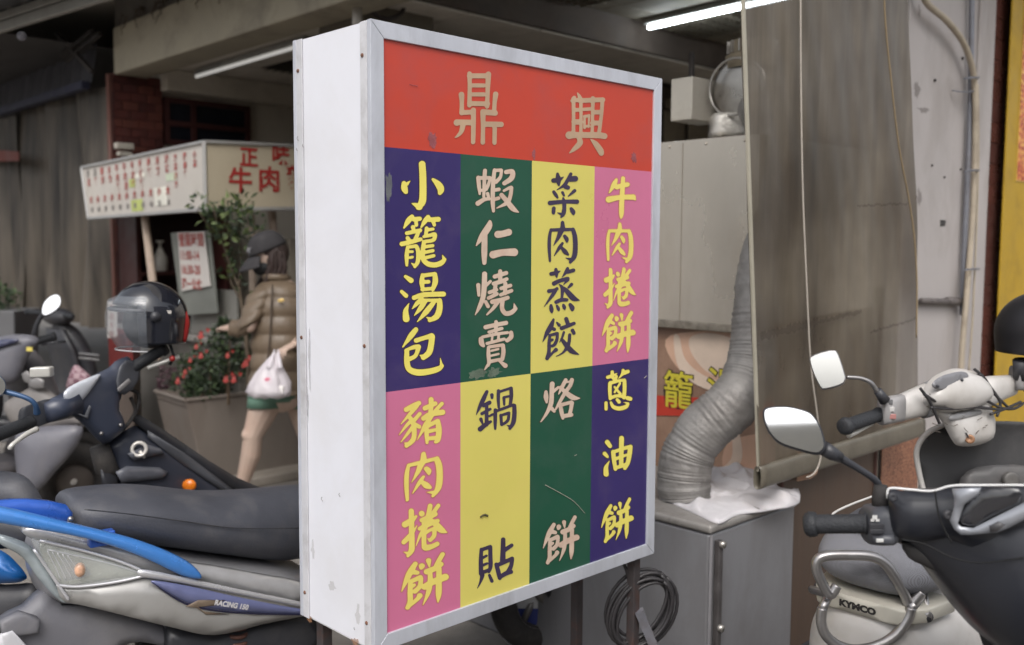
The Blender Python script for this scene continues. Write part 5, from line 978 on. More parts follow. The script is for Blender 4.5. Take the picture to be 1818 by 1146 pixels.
# tail lamp assembly
side('lamp_bowl', [(72, 966), (150, 984), (256, 1018), (240, 1024), (140, 1036), (102, 1034)], lambda x: tt(x) - .004, M('lamp_bowl', C(176, 178, 168), .25, .3, .12, 20, coat=.3), -.006, .012, edge=.03)
lb = SS(142, 1012, .150); obj('indicator_bulb', ball(lb, FS.a * .013, FS.l * .012, Z * .018), M('bulb_orange', C(216, 170, 140), .3, 0, .5, 40, coat=.3), S1, smooth=True)
side('lamp_lens', [(56, 962), (75, 960), (152, 980), (215, 1000), (262, 1019), (215, 1030), (140, 1040), (100, 1037)], lambda x: tt(x) + .004, lens, .012, .003, edge=.03, sm=2)
for a in (((100, 1039), (140, 1042), (210, 1033), (262, 1021)), ((70, 960), (152, 979), (215, 998), (262, 1018)), ((60, 975), (102, 1036), (122, 1066))):
    obj('lamp_trim', tube([SS(x, y, tt(x) + .008) for x, y in a], .004, 8, 5), M('silver_bright', C(214, 214, 218)), S1, smooth=True)
side('tail_lens', [(0, 950), (40, 962), (62, 978), (88, 1010), (104, 1040), (118, 1070), (100, 1062), (70, 1030), (40, 990), (0, 966)], lambda x: tt(x) - .01, M('tail_glass', C(160, 170, 174), .15, .1, .15, 20, coat=.6), .01, .01, edge=.015)
for i in range(5):
    obj('lamp_rib', tube([SS(x, y, tt(x) + .001) for x, y in ((84 + i * 9, 978 + i * 2), (98 + i * 9, 1006), (108 + i * 10, 1030 - i))], .0016, 6, 4), M('silver_bright', C(214, 214, 218)), S1, smooth=True)
obj('lamp_rib', tube([SS(x, y, tt(x) + .001) for x, y in ((84, 976), (140, 988), (200, 1002), (244, 1016))], .0022, 6, 4), M('silver_bright', C(214, 214, 218)), S1, smooth=True)
# blue grab rail
side('tail_plate', [(-40, 893), (0, 890), (50, 888), (118, 897), (128, 924), (100, 930), (0, 916), (-40, 914)], .115, M('blue_deep', C(48, 96, 190), .3, .2, .08, 8, coat=.4), .006, .02, edge=.02, sm=2)
rail_c = [(-70, 897, 918), (0, 897, 931), (60, 912, 941), (122, 928, 950), (184, 942, 965), (240, 956, 985), (285, 972, 1005), (322, 988, 1025), (345, 1002, 1030), (358, 1018, 1029)]
rg = []
for px, yt, yb in rail_c:
    s0, zb = sz(px, yb, .19); zt = sz(px, yt, .185)[1]; rg.append(sring(FS(s0, -.178 + (.02 if px < 0 else 0), (zt + zb) / 2), FS.l * .022, Z * max(.004, (zt - zb) / 2), 18, 2.6))
gr_ = obj('grab_rail', loft(rg), bluep, S1, smooth=True, sub=1)
obj('rail_foot', box(SS(160, 975, .165), FS.a * .06, FS.l * .03, Z * .035), M('blue_deep', C(36, 78, 170)), gr_, bevel=.004)
obj('rail_screw', ball(SS(125, 922, .15), .007, n=10, m=6), chrome, gr_, smooth=True)
# mudguard and lower grey plastics
side('rear_mudguard', [(2, 1108), (46, 1084), (87, 1048), (112, 1078), (160, 1077), (275, 1108), (330, 1122), (400, 1146), (400, 1165), (300, 1150), (250, 1140), (215, 1150), (190, 1180), (60, 1180), (20, 1146)], .085, greyp, .012, .05, edge=.03, sm=2)
side('lower_cover', [(300, 1116), (382, 1130), (545, 1094), (560, 1160), (480, 1200), (330, 1200)], .13, blk, .014, .05, edge=.05, sm=2)
side('plate_bracket', [(2, 1106), (36, 1090), (70, 1100), (70, 1125), (30, 1130), (4, 1128)], .12, greyp, .004, .03, sm=1)
side('reflector', [(0, 1128), (22, 1120), (60, 1160), (0, 1170)], .125, M('white_plastic', C(196, 196, 200), .4), .003, .01, sm=1)
obj('shock_spring', join(*[torus(FS(-.88, -.12, .33 + i * .022), V(.1, 0, 1), .026, .006, 18, 6) for i in range(8)]), M('spring_rust', C(92, 62, 54), .6, .2, .2, 20), S1, smooth=True)
# lettering on the side cover
xd = (SS(470, 1082, .19) - SS(380, 1068, .19)); xd.z = 0; xd.normalize(); dn = (SS(462, 1081, .195) - SS(392, 1070, .195)).normalized()
text('RACING 150', SS(380, 1074, .197), dn, (Z + dn * .35).normalized(), .0185, 'letter', M('decal_white', C(206, 204, 206), .4), S1, 0, .95, .0008)
side('decal_flash', [(330, 1077), (352, 1066), (400, 1066), (380, 1076), (352, 1078), (362, 1086), (408, 1091), (366, 1092), (350, 1080)], lambda x: tt(x) + .019, M('decal_brown', C(112, 98, 84), .5), .001, .002, sm=1)
# handlebar hidden behind the sign
obj('handlebar_cowl', loft([sring(FS(s, 0, .93) + FS.l * t, FS.a * d, Z * h, 18, 2.4) for t, s, d, h in ((-.17, -.02, .025, .025), (-.1, 0, .06, .045), (0, .02, .09, .065), (.1, 0, .06, .045), (.17, -.02, .025, .025))]), silver, S1, smooth=True)
for sg_ in (-1, 1): seg_grip(S1, FS(-.03, sg_ * .18, .94), FS(-.06, sg_ * .31, .95))

# ---- black scooter with the helmet
FB = Frame((-1.27, 2.88), HD)
S2 = scooter('parked_scooter', 'black scooter with a helmet on its grip, pale instrument glass and orange reflector', 'scooter', FB, blkg, shield=False, um=blk, group='scooters parked around the sign')
DB = lambda x, y: 2.62 + max(0, x) / 262 * .46           # handlebar runs away from the viewer
def PB(x, y, o=0.): return P(x, y, DB(x, y) - o)
def cowl(name, pts, m, o, bulge=.012, th=.04, par=S2, edge=.03, sm=3, dfn=None): return obj(name, puff([(dfn or PB)(x, y, o) for x, y in pts], bulge, th, edge=edge, sm=sm), m, par, smooth=True)
navyb = M('black_blue_plastic', C(60, 66, 82), .35, 0, .08, 7, dirt=C(98, 98, 104), damt=.3, ds=6, coat=.2)
cowl('handlebar_cowl', [(104, 712), (112, 698), (150, 674), (192, 654), (204, 642), (226, 633), (234, 644), (230, 668), (216, 700), (212, 728), (224, 758), (204, 778), (184, 790), (160, 768), (138, 746), (114, 730)], navyb, 0, .022, .10, edge=.03, sm=2)
cowl('instrument_glass', [(112, 702), (122, 688), (150, 674), (178, 664), (172, 678), (158, 698), (142, 714), (122, 716)], M('instrument_glass', C(204, 208, 216), .2, .2, .12, 12, coat=.6), .028, .008, .01, edge=.02)
cowl('switch_cluster', [(212, 652), (222, 640), (238, 640), (250, 652), (248, 672), (236, 692), (220, 702), (208, 696), (206, 676)], M('switch_black', C(76, 78, 84), .42, 0, .1, 12), .04, .004, .03, edge=.01, sm=1)
cowl('switch_button', [(208, 690), (228, 672), (233, 678), (212, 697)], M('button_pale', C(132, 130, 130), .5), .062, .002, .004, sm=1)
cowl('trim_line', [(126, 728), (150, 738), (158, 720), (162, 722), (156, 744), (128, 732)], M('trim_grey', C(110, 112, 118), .4), .036, .002, .003, sm=1)
for x, y in ((180, 770), (214, 755)): obj('cowl_screw', ball(PB(x, y, .035), .006, n=10, m=6), chrome, S2, smooth=True)
seg_grip(S2, PB(232, 656, .02), P(286, 622, 3.02), .019)
obj('brake_lever', tube([P(262, 654, 2.98), P(300, 640, 3.0), P(318, 634, 3.02)], [.006, .007, .008], 10), M('lever_white', C(206, 204, 198), .35, .3), S2, smooth=True)
lb_ = obj('left_switch', loft([sring(PB(x, y), V(0, 0, .035), FWD * .03 + RGT * .01, 18, 3) for x, y in ((48, 744), (64, 737), (84, 730))]), M('switch_black', C(76, 78, 84)), S2, smooth=True)
obj('bar_neck', tube([PB(80, 734), PB(130, 716)], [.030, .044], 18), navyb, S2, smooth=True)
seg_grip(S2, PB(54, 750), P(-40, 786, 2.5), .019)
obj('brake_lever', tube([P(66, 762, 2.64), P(46, 772, 2.6), P(22, 790, 2.55), P(18, 796, 2.55)], [.008, .007, .006, .007], 10, 4), M('lever_white', C(206, 204, 198)), S2, smooth=True)
mirror(S2, [(-30, 672), (-8, 664), (8, 676), (10, 692), (0, 704), (-25, 700)], 2.6, [P(2, 694, 2.62), P(45, 706, 2.63), P(62, 718, 2.64), P(66, 734, 2.66)], [.008, .007, .007, .01], mat=M('mirror_blue', C(56, 84, 120), .3, .2))
obj('master_cylinder', join(box(P(52, 672, 2.72), V(.05, .02, 0), V(0, .03, 0), V(0, 0, .03))), M('lever_white', C(206, 204, 198)), S2, bevel=.005)
for pts in (((232, 706), (240, 730), (228, 752)), ((222, 690), (246, 700), (240, 735), (214, 768))): obj('brake_hose', tube([PB(x, y, .0) for x, y in pts], .006, 8, 5), rub, S2, smooth=True)
# leg shield and front cover, sweeping away to the right
def PG2(x, y, o=0.): return P(x, y, 2.98 + max(0, x - 180) / 340 * .62 - o)
cowl('leg_shield', [(186, 794), (226, 762), (244, 756), (262, 764), (330, 806), (400, 860), (440, 896), (400, 960), (280, 960), (214, 900), (204, 850), (198, 815)], M('black_satin', C(56, 60, 72), .4, 0, .08, 7, coat=.15), 0, .03, .10, edge=.08, dfn=PG2, sm=2)
cowl('shield_lip', [(232, 742), (250, 738), (330, 790), (420, 848), (540, 900), (540, 918), (415, 872), (325, 812), (250, 760)], blk, .03, .008, .04, edge=.012, dfn=PG2, sm=2)
cowl('shield_trim', [(262, 764), (330, 806), (415, 870), (408, 882), (320, 822), (262, 776)], M('trim_charcoal', C(84, 86, 92), .4), .035, .004, .01, edge=.01, dfn=PG2, sm=1)
cowl('front_cover', [(205, 838), (225, 828), (282, 830), (298, 838), (290, 850), (216, 858)], M('cover_grey', C(98, 100, 108), .35, 0, .08, 10, coat=.2), .05, .01, .03, edge=.015, dfn=PG2, sm=1)
cowl('front_cover', [(226, 806), (262, 790), (284, 796), (292, 806), (262, 812), (238, 818)], M('cover_grey', C(98, 100, 108)), .05, .008, .03, edge=.012, dfn=PG2, sm=1)
ec_ = PG2(247, 798, .062); en = (CAM - ec_).normalized(); ex_ = en.cross(Z).normalized() * -1
em = obj('emblem', torus(ec_, en, .021, .0062, 24, 8), M('emblem_white', C(214, 210, 204), .3, .3), S2, smooth=True)
obj('emblem_tail', tube([ec_ + ex_ * .002 - Z * .006, ec_ + ex_ * .016 - Z * .03], [.006, .004], 8), M('emblem_white', C(214, 210, 204)), em, smooth=True)
obj('side_reflector', ball(PG2(336, 862, .06), V(.024, 0, 0), V(0, .014, 0), V(0, 0, .022), 20, 12), amber, S2, smooth=True)
obj('fork_boot', tube([PG2(176, 792), PG2(188, 830), PG2(206, 850)], [.03, .035, .02], 12), rub, S2, smooth=True)
obj('step_block', puff([PG2(x, y, .02) for x, y in ((178, 834), (200, 826), (212, 850), (204, 872), (182, 868))], .01, .08, sm=1), blk, S2, smooth=True)
st_ = GZ(0, 0, 0)
# ---- helmet on the black scooter's grip
hm_ = thing('helmet', 'black open face helmet with clear visor and red rim hung on a scooter grip', 'helmet', P(265, 625, 3.0))
hc = P(266, 562, 3.0); hr_ = .104; ahx = (RGT * .97 - FWD * .24).normalized(); fwdh = (-RGT * .86 - FWD * .5).normalized(); sdh = fwdh.cross(Z).normalized()
shell = M('helmet_black', C(30, 32, 40), .12, 0, .04, 6, coat=.9)
def hring(z, r, a0, a1, n=32): return [hc + Z * z + (fwdh * math.cos(a) + sdh * math.sin(a)) * r for a in np.linspace(a0, a1, n)]
vv, ff = [], []; NR = 22
for i in range(NR + 1):
    ph = math.pi / 2 - i / NR * math.pi * .78; z = hr_ * 1.03 * math.sin(ph); r = hr_ * (math.cos(ph) if ph > -.1 else .995 - .12 * (-.1 - ph) / 1.0)
    for j in range(41):
        a = j / 40 * 2 * math.pi; vv.append(hc + Z * z + fwdh * r * 1.08 * math.cos(a) + sdh * r * .96 * math.sin(a))
for i in range(NR):
    for j in range(40):
        a = (j + .5) / 40 * 2 * math.pi; fr_ = math.cos(a) > .42 and i > NR * .48
        if not fr_: k = i * 41 + j; ff.append((k, k + 1, k + 42, k + 41))
hs_ = obj('shell', (vv, ff), shell, hm_, smooth=True, solid=.008)
vv, ff = [], []
for i in range(13):
    z = hr_ * (.62 - 1.62 * i / 12); rr_ = hr_ * (1.04 + .12 * math.sin(math.pi * i / 12)) * (1 if i < 9 else 1 - .05 * (i - 8))
    if i == 0: rr_ = hr_ * .86
    for j in range(25): a = -1.35 + 2.7 * j / 24; vv.append(hc + Z * z + fwdh * rr_ * 1.1 * math.cos(a) + sdh * rr_ * .98 * math.sin(a))
for i in range(12):
    for j in range(24): k = i * 25 + j; ff.append((k, k + 1, k + 26, k + 25))
vis = bpy.data.materials.new('visor_clear'); vis.use_nodes = True; b = vis.node_tree.nodes['Principled BSDF']; b.inputs['Base Color'].default_value = C(150, 156, 164); b.inputs['Alpha'].default_value = .30; b.inputs['Roughness'].default_value = .05; b.inputs['Coat Weight'].default_value = 1
obj('visor', (vv, ff), vis, hm_, smooth=True)
obj('visor_edge', tube([hc + Z * hr_ * -1.0 + fwdh * hr_ * 1.0 * math.cos(a) + sdh * hr_ * .9 * math.sin(a) for a in np.linspace(-1.35, 1.35, 20)], .0025, 6), M('visor_rim', C(170, 170, 172), .2), hm_, smooth=True)
obj('visor_pivot', lathe(hc + Z * hr_ * .05 + sdh * hr_ * .98 * -1, -sdh, [(0, .016), (.008, .016), (.010, .001)], 18), blk, hm_, smooth=True)
obj('visor_pivot', lathe(hc + Z * hr_ * .05 + sdh * hr_ * .98, sdh, [(0, .016), (.008, .016), (.010, .001)], 18), blk, hm_, smooth=True)
obj('peak_band', tube([hc + Z * hr_ * .22 + fwdh * hr_ * 1.13 * math.cos(a) + sdh * hr_ * 1.02 * math.sin(a) for a in np.linspace(-1.3, 1.3, 20)], .006, 8), M('visor_band', C(88, 88, 92), .3), hm_, smooth=True)
obj('red_rim', tube([hc - fwdh * hr_ * (.98 - .06 * abs(u)) + Z * hr_ * (-.15 - .55 * u) + sdh * hr_ * (-.42) for u in np.linspace(-.6, 1.1, 9)], [.006, .009, .011, .012, .012, .011, .010, .008, .005], 10), M('helmet_red', C(150, 30, 26), .3, coat=.4), hm_, smooth=True)
obj('sticker', box(hc - fwdh * .03 + sdh * -.0935 + Z * .015, fwdh * -.018, sdh * -.003, Z * .010), M('sticker_white', C(190, 186, 180)), hm_)
obj('lining', ball(hc - Z * .02, .082, n=20, m=12), M('helmet_lining', C(40, 38, 40), .9), hm_, smooth=True)
obj('chin_strap', tube([hc - Z * .085 - fwdh * .05 + sdh * -.05, hc - Z * .12 - fwdh * .06 + sdh * -.05, hc - Z * .15 - fwdh * .05 + sdh * -.04], .005, 8), M('strap_black', C(34, 34, 36), .8), hm_, smooth=True)
obj('strap_buckle', ball(hc - Z * .13 - fwdh * .055 + sdh * -.055, .010, n=10, m=6), M('helmet_red', C(150, 30, 26)), hm_, smooth=True)
# ---- grey scooter at the far left
FG = Frame((-2.62, 4.95), .83)
S3 = scooter('parked_scooter', 'dusty grey scooter at the left edge with its front wheel in view', 'scooter', FG, M('dusty_grey', C(108, 106, 110), .5, 0, .08, 5, dirt=C(140, 134, 128), damt=.4, ds=5), group='scooters parked around the sign', um=M('dusty_black', C(70, 68, 72), .55, 0, .1, 8, dirt=C(110, 104, 100), damt=.4, ds=8))
PGr = lambda x, y, o=0.: P(x, y, 4.7 - o)
dg = M('dusty_grey_a', C(104, 104, 112), .42, 0, .08, 5, dirt=C(134, 130, 128), damt=.4, ds=5)
cowl('instrument_cowl', [(-60, 612), (0, 598), (30, 594), (58, 596), (70, 606), (58, 622), (44, 650), (30, 676), (0, 686), (-60, 690)], dg, .05, .05, .2, par=S3, edge=.1, dfn=PGr)
cowl('instrument_glass', [(-60, 620), (0, 604), (30, 602), (30, 608), (0, 618), (-60, 640)], M('instrument_dark', C(60, 64, 90), .25, coat=.5), .11, .004, .01, par=S3, dfn=PGr)
mirror(S3, [(74, 552), (78, 538), (90, 526), (102, 523), (108, 530), (107, 542), (98, 552), (84, 560), (76, 560)], 4.62, [P(77, 556, 4.64), P(66, 576, 4.66), P(61, 594, 4.68)], [.010, .012, .014], tilt=.25)
seg_grip(S3, P(62, 607, 4.7), P(92, 599, 4.75), .02); obj('brake_lever', tube([P(74, 612, 4.7), P(100, 608, 4.72), P(117, 607, 4.75)], .006, 8), blk, S3, smooth=True)
cowl('front_fairing', [(28, 770), (60, 760), (100, 756), (146, 758), (140, 786), (122, 812), (100, 836), (70, 870), (40, 880), (28, 830)], dg, .14, .05, .22, par=S3, edge=.14, dfn=PGr, sm=3)
cowl('leg_cover', [(6, 722), (22, 706), (50, 690), (60, 678), (96, 700), (150, 744), (136, 756), (60, 762), (24, 756)], M('dusty_grey_b', C(120, 116, 114), .5, 0, .08, 6, dirt=C(150, 144, 138), damt=.4, ds=6), .08, .03, .15, par=S3, edge=.08, dfn=PGr)
cowl('lock_cover', [(38, 664), (48, 658), (58, 668), (52, 682), (42, 678)], M('latch_grey', C(124, 122, 122), .4, .4), .12, .004, .02, par=S3, dfn=PGr, sm=1); cowl('lock_cover', [(52, 674), (68, 670), (80, 676), (78, 690), (62, 692), (50, 686)], M('latch_grey', C(124, 122, 122)), .125, .006, .02, par=S3, dfn=PGr, sm=1)
obj('yellow_tag', box(P(47, 624, 4.55), V(.028, 0, 0), V(0, .004, 0), V(0, 0, .02)), M('yellow_tag', C(206, 190, 96), .5), S3)
wf = P(131, 856, 5.05); obj('front_wheel', torus(wf, (RGT * .55 - FWD * .83).normalized(), .150, .06, 32, 12), rub, S3, smooth=True); obj('front_rim', lathe(wf, (RGT * .55 - FWD * .83).normalized(), [(-.02, .02), (-.02, .10), (.02, .10), (.02, .02)], 24), M('rim_dusty', C(112, 104, 98), .6, .2), S3, smooth=True)
# a dark scooter parked behind the grey one
FD = Frame((-3.05, 6.35), .9)
S4 = scooter('parked_scooter', 'dark scooter in the shade behind the grey one, a checked cloth on it', 'scooter', FD, blk, group='scooters parked around the sign')
for sg_ in (-1, 1): seg_grip(S4, FD(-.03, sg_ * .16, .98), FD(-.06, sg_ * .3, .98))
obj('handlebar_cowl', ball(FD(0, 0, .96), FD.l * .16, FD.a * .08, Z * .06), blk, S4, smooth=True)
obj('rear_rack', join(*[tube([P(140, 628 + i * 8, 5.6), P(176, 632 + i * 8, 5.6)], .008, 6) for i in range(2)]), chrome, S4)
clm = bpy.data.materials.new('checked_cloth'); clm.use_nodes = True; t = clm.node_tree; b = t.nodes['Principled BSDF']; ck = t.nodes.new('ShaderNodeTexChecker'); ck.inputs['Scale'].default_value = 34; ck.inputs['Color1'].default_value = C(196, 170, 176); ck.inputs['Color2'].default_value = C(150, 112, 124)
tc = t.nodes.new('ShaderNodeTexCoord'); t.links.new(tc.outputs['Object'], ck.inputs['Vector']); t.links.new(ck.outputs['Color'], b.inputs['Base Color']); b.inputs['Roughness'].default_value = .9
cl = obj('checked_cloth', puff([P(x, y, 5.2) for x, y in ((118, 688), (126, 660), (134, 648), (150, 658), (166, 676), (150, 690), (130, 698))], .05, .03, sm=3), clm, smooth=True); tag(cl, 'pink checked cloth draped over a parked scooter', 'cloth')
# neighbouring blue scooter whose tail just enters at the left
FN = Frame((-1.15, 1.95 + .62), HD); FN.o = FS.o + FS.l * -.62 - FS.a * .78
S5 = scooter('parked_scooter', 'blue scooter cut by the left edge, only its dark seat and flank showing', 'scooter', FS if False else Frame((FS.o + FS.l * .50 - FS.a * 1.38).to_2d().to_tuple(), HD), bluep, seat=False, body=True, group='scooters parked around the sign') if False else None
nb_ = thing('parked_scooter', 'blue scooter cut by the left edge, only dark seat and blue flank showing', 'scooter', P(-20, 1000, 2.2).xy.to_3d(), 'scooters parked around the sign')
FX = lambda x, y, o=0.: P(x, y, 2.62 - o)
cowl('seat', [(-120, 850), (-40, 836), (20, 838), (50, 850), (72, 880), (78, 905), (40, 915), (-120, 920)], seatm, 0, .05, .25, par=nb_, edge=.08, dfn=FX)
FX2 = lambda x, y, o=0.: P(x, y, 2.45 - o)
cowl('side_cover', [(-120, 960), (-20, 972), (10, 982), (30, 1000), (46, 1020), (44, 1030), (10, 1036), (-120, 1030)], M('teal_blue', C(24, 92, 160), .25, .2, .06, 6, coat=.5), .02, .03, .12, par=nb_, edge=.05, dfn=FX2)
cowl('lower_cover', [(-120, 1034), (10, 1038), (60, 1036), (80, 1060), (60, 1095), (0, 1120), (-120, 1130)], blk, .0, .03, .16, par=nb_, edge=.06, dfn=FX2)
cowl('under_seat', [(-120, 905), (20, 915), (70, 930), (60, 965), (0, 975), (-120, 965)], blk, -.05, .02, .2, par=nb_, edge=.05, dfn=FX2)
wr = P(-60, 1180, 2.5); wr.z = .215; obj('wheel', torus(wr, FS.l, .167, .048, 32, 10), rub, nb_, smooth=True)
tc0 = P(948, 1133, 3.5).xy.to_3d(); tc0.z = 0
cr8 = thing('plastic_tub', 'white plastic tub with a blue stripe on the ground under the sign', 'tub', tc0)
obj('tub_body', loft([sring(tc0 + Z * z, RGT * a, FWD * a * .8, 28, 4) for z, a in ((0, .10), (.02, .115), (.22, .135), (.24, .14))]), M('tub_white', C(200, 202, 206), .5, 0, .08, 8, dirt=C(130, 124, 118), damt=.4, ds=8), cr8, smooth=True)
obj('tub_stripe', loft([sring(tc0 + Z * z, RGT * a, FWD * a * .8, 28, 4) for z, a in ((.09, .1245), (.15, .1305))], False), M('tub_blue', C(50, 60, 120), .5), cr8, smooth=True)

# ================================================================ RIGHT-HAND SCOOTERS
whitep = M('white_paint', C(196, 193, 190), .35, 0, .05, 6, dirt=C(150, 142, 130), damt=.35, ds=8, coat=.15)
# ---- white scooter seen from behind
FW_ = Frame((1.16, 2.74), YAW)
S6 = scooter('parked_scooter', 'dirty white scooter with mesh seat cover and chrome rear rail, seen from behind', 'scooter', FW_, whitep, seat=False, body=False, shield=False, group='scooters parked around the sign')
tape = M('grey_tape', C(150, 150, 152), .4, .1, .15, 20)
def PWt(x, y, o=0.): return P(x, y, 2.50 + max(0, x - 1500) / 320 * .32 - o)
def cw(name, pts, m, o=0., bulge=.012, th=.04, edge=.03, sm=3, dfn=PWt, par=S6): return obj(name, puff([dfn(x, y, o) for x, y in pts], bulge, th, edge=edge, sm=sm), m, par, smooth=True)
# handlebar casing: centre pod, two tapering arms, steering neck
cw('centre_pod', [(1636, 714), (1640, 692), (1656, 670), (1690, 655), (1722, 658), (1742, 672), (1752, 694), (1748, 712), (1728, 726), (1690, 734), (1660, 730), (1644, 724)], whitep, .045, .05, .12, .06)
cw('neck_cover', [(1650, 722), (1690, 730), (1744, 716), (1760, 732), (1762, 762), (1758, 782), (1730, 792), (1702, 792), (1690, 782), (1676, 756), (1664, 738)], whitep, .02, .03, .10, .05)
cw('dial', [(1654, 684), (1664, 672), (1684, 664), (1706, 660), (1718, 664), (1718, 676), (1704, 687), (1682, 692), (1664, 692)], M('dial_grey', C(122, 122, 126), .3, 0, .08, 12, coat=.3), .10, .002, .006, .01)
for x, y in ((1665, 686), (1708, 675)): obj('dial_screw', ball(PWt(x, y, .108), .0045, n=8, m=5), blk, S6)
obj('bar_arm', loft([sring(PWt(x, y), Z * h, FWD * h * .9 + RGT * 0, 18, 2.5) for x, y, h in ((1588, 728, .036), (1610, 720, .040), (1640, 710, .046), (1665, 703, .05))]), whitep, S6, smooth=True)
obj('bar_arm', loft([sring(PWt(x, y, -.02), Z * h, FWD * h * .9, 18, 2.5) for x, y, h in ((1735, 700, .05), (1760, 694, .044), (1782, 688, .036), (1800, 683, .032))]), whitep, S6, smooth=True)
for i, (x0, y0, x1, y1) in enumerate(((1560, 728, 1600, 716), (1796, 668, 1830, 664))):
    c0_, c1_ = PWt(x0 + 4, y0 + 3, .01), PWt(x1, y1 + 8, .01)
    sw = obj('switch_box', loft([sring(c0_.lerp(c1_, u), Z * .037, FWD * .032, 16, 4) for u in (0, .5, 1)]), M('switch_pale', C(160, 158, 158), .4, .1, .08, 14), S6, smooth=True)
    for j in range(3): cc_ = PWt(x0 + 18 + j * 3, y0 - 14 + j * 13, .048); obj('switch_button', cbox(cc_, RGT * .010, FWD * .004, Z * .007), M('button_%d' % j, C(*((110, 110, 112), (196, 194, 192), (170, 120, 116))[j]), .5), sw, bevel=.002)
seg_grip(S6, PWt(1562, 736), P(1504, 756, 2.48), .0185)
obj('brake_lever', tube([PWt(1548, 752), PWt(1520, 768), PWt(1506, 774)], [.006, .006, .008], 8), M('lever_white', C(206, 204, 198)), S6, smooth=True)
obj('grip', tube([P(1826, 690, 2.86), P(1890, 680, 2.95)], .0185, 14), grip, S6, smooth=True)
gm2 = M('mirror_film', C(216, 216, 212), .16, .95, .02, 4)
mirror(S6, [(1437, 640), (1441, 632), (1462, 624), (1480, 622), (1488, 628), (1500, 664), (1501, 676), (1494, 684), (1466, 692), (1456, 688), (1444, 664)], 2.50, [P(1503, 670, 2.5), P(1528, 672, 2.5), P(1546, 680, 2.5), P(1556, 694, 2.51), P(1566, 706, 2.52)], [.0055, .0055, .006, .007, .009], mat=chrome, glass=gm2, thick=.018, tilt=.10)
obj('mirror_socket', tube([P(1558, 694, 2.51), P(1571, 712, 2.52)], [.011, .015], 12), blk, S6, smooth=True)
obj('tape_wrap', loft([sring(PWt(x, y), Z * h * 1.02, FWD * h * .95, 18, 2.5) for x, y, h in ((1640, 712, .049), (1652, 708, .050))]), tape, S6, smooth=True)
cw('tape_patch', [(1686, 738), (1712, 732), (1740, 728), (1742, 736), (1716, 742), (1688, 748)], tape, .06, .002, .004, .006, sm=2)
random.seed(31)
for pts in (((1730, 656), (1748, 672), (1766, 700), (1788, 722)), ((1738, 664), (1760, 690), (1776, 716), (1770, 740)), ((1640, 700), (1668, 716), (1700, 722), (1740, 724), (1778, 728)), ((1634, 690), (1650, 712), (1662, 738), (1668, 752)), ((1752, 712), (1776, 724), (1800, 726), (1818, 716)), ((1758, 736), (1790, 724), (1812, 714)), ((1652, 724), (1690, 726), (1742, 722))):
    obj('brake_cable', tube([PWt(x, y, .085) for x, y in pts], .0042, 7, 5), M('cable_rubber', C(50, 48, 50)), S6, smooth=True)
for i in range(26):           # crackle and grime lines on the old casing
    x, y = random.uniform(1640, 1750), random.uniform(698, 772); a = random.uniform(-.9, .9); l = random.uniform(3, 11)
    obj('crack', tube([PWt(x, y, .072), PWt(x + l * math.cos(a), y + l * math.sin(a), .072)], .0011, 4), M('crack_dark', C(96, 88, 80), .8), S6)
kh = PWt(1722, 780, .062); kp = obj('key_socket', lathe(kh, (CAM - kh).normalized(), [(0, .013), (.004, .013), (.005, .009), (.002, .001)], 18), M('brass', C(150, 112, 84), .4, .4), S6, smooth=True)
obj('key_mark', tube([kh + (CAM - kh).normalized() * .006 + RGT * -.012 + Z * .018, kh + (CAM - kh).normalized() * .006 + RGT * -.004 + Z * .004], .002, 6), blk, kp)
# inner leg shield (dark, seen from the saddle side)
def PSh(x, y, o=0.): return P(x, y, 2.80 - o)
ins = M('inner_dark', C(58, 58, 60), .5, 0, .15, 5, dirt=C(98, 96, 94), damt=.55, ds=3.5)
cw('inner_shield', [(1628, 800), (1632, 786), (1648, 768), (1672, 756), (1760, 748), (1840, 752), (1900, 770), (1900, 900), (1900, 1010), (1660, 1010), (1646, 900), (1634, 840)], ins, 0, -.02, .03, .12, dfn=PSh, sm=3)
obj('shield_rim', tube([PSh(x, y, .004) for x, y in ((1656, 1000), (1645, 900), (1632, 840), (1627, 806), (1634, 784), (1650, 767), (1674, 755))], .008, 10, 5), whitep, S6, smooth=True)
cw('glove_box', [(1700, 870), (1716, 838), (1760, 826), (1840, 830), (1900, 870), (1900, 960), (1700, 960)], M('glove_box', C(74, 73, 74), .5, 0, .12, 6, dirt=C(112, 108, 104), damt=.5, ds=5), .03, .012, .06, .05, dfn=PSh, sm=2)
obj('lock', lathe(PSh(1795, 852, .06), -FWD, [(-.01, .022), (.004, .022), (.006, .016), (.004, .001)], 20), M('dusty_lock', C(96, 94, 92), .5, .2), S6, smooth=True)
obj('front_shield', loft([sring(FW_(s, -.06, z), FW_.l * w_, FW_.a * d, 24, 2.6) for s, z, w_, d in ((.24, .80, .08, .04), (.25, .72, .12, .05), (.27, .58, .14, .05), (.27, .44, .13, .05), (.22, .33, .12, .04))]), whitep, S6, smooth=True)
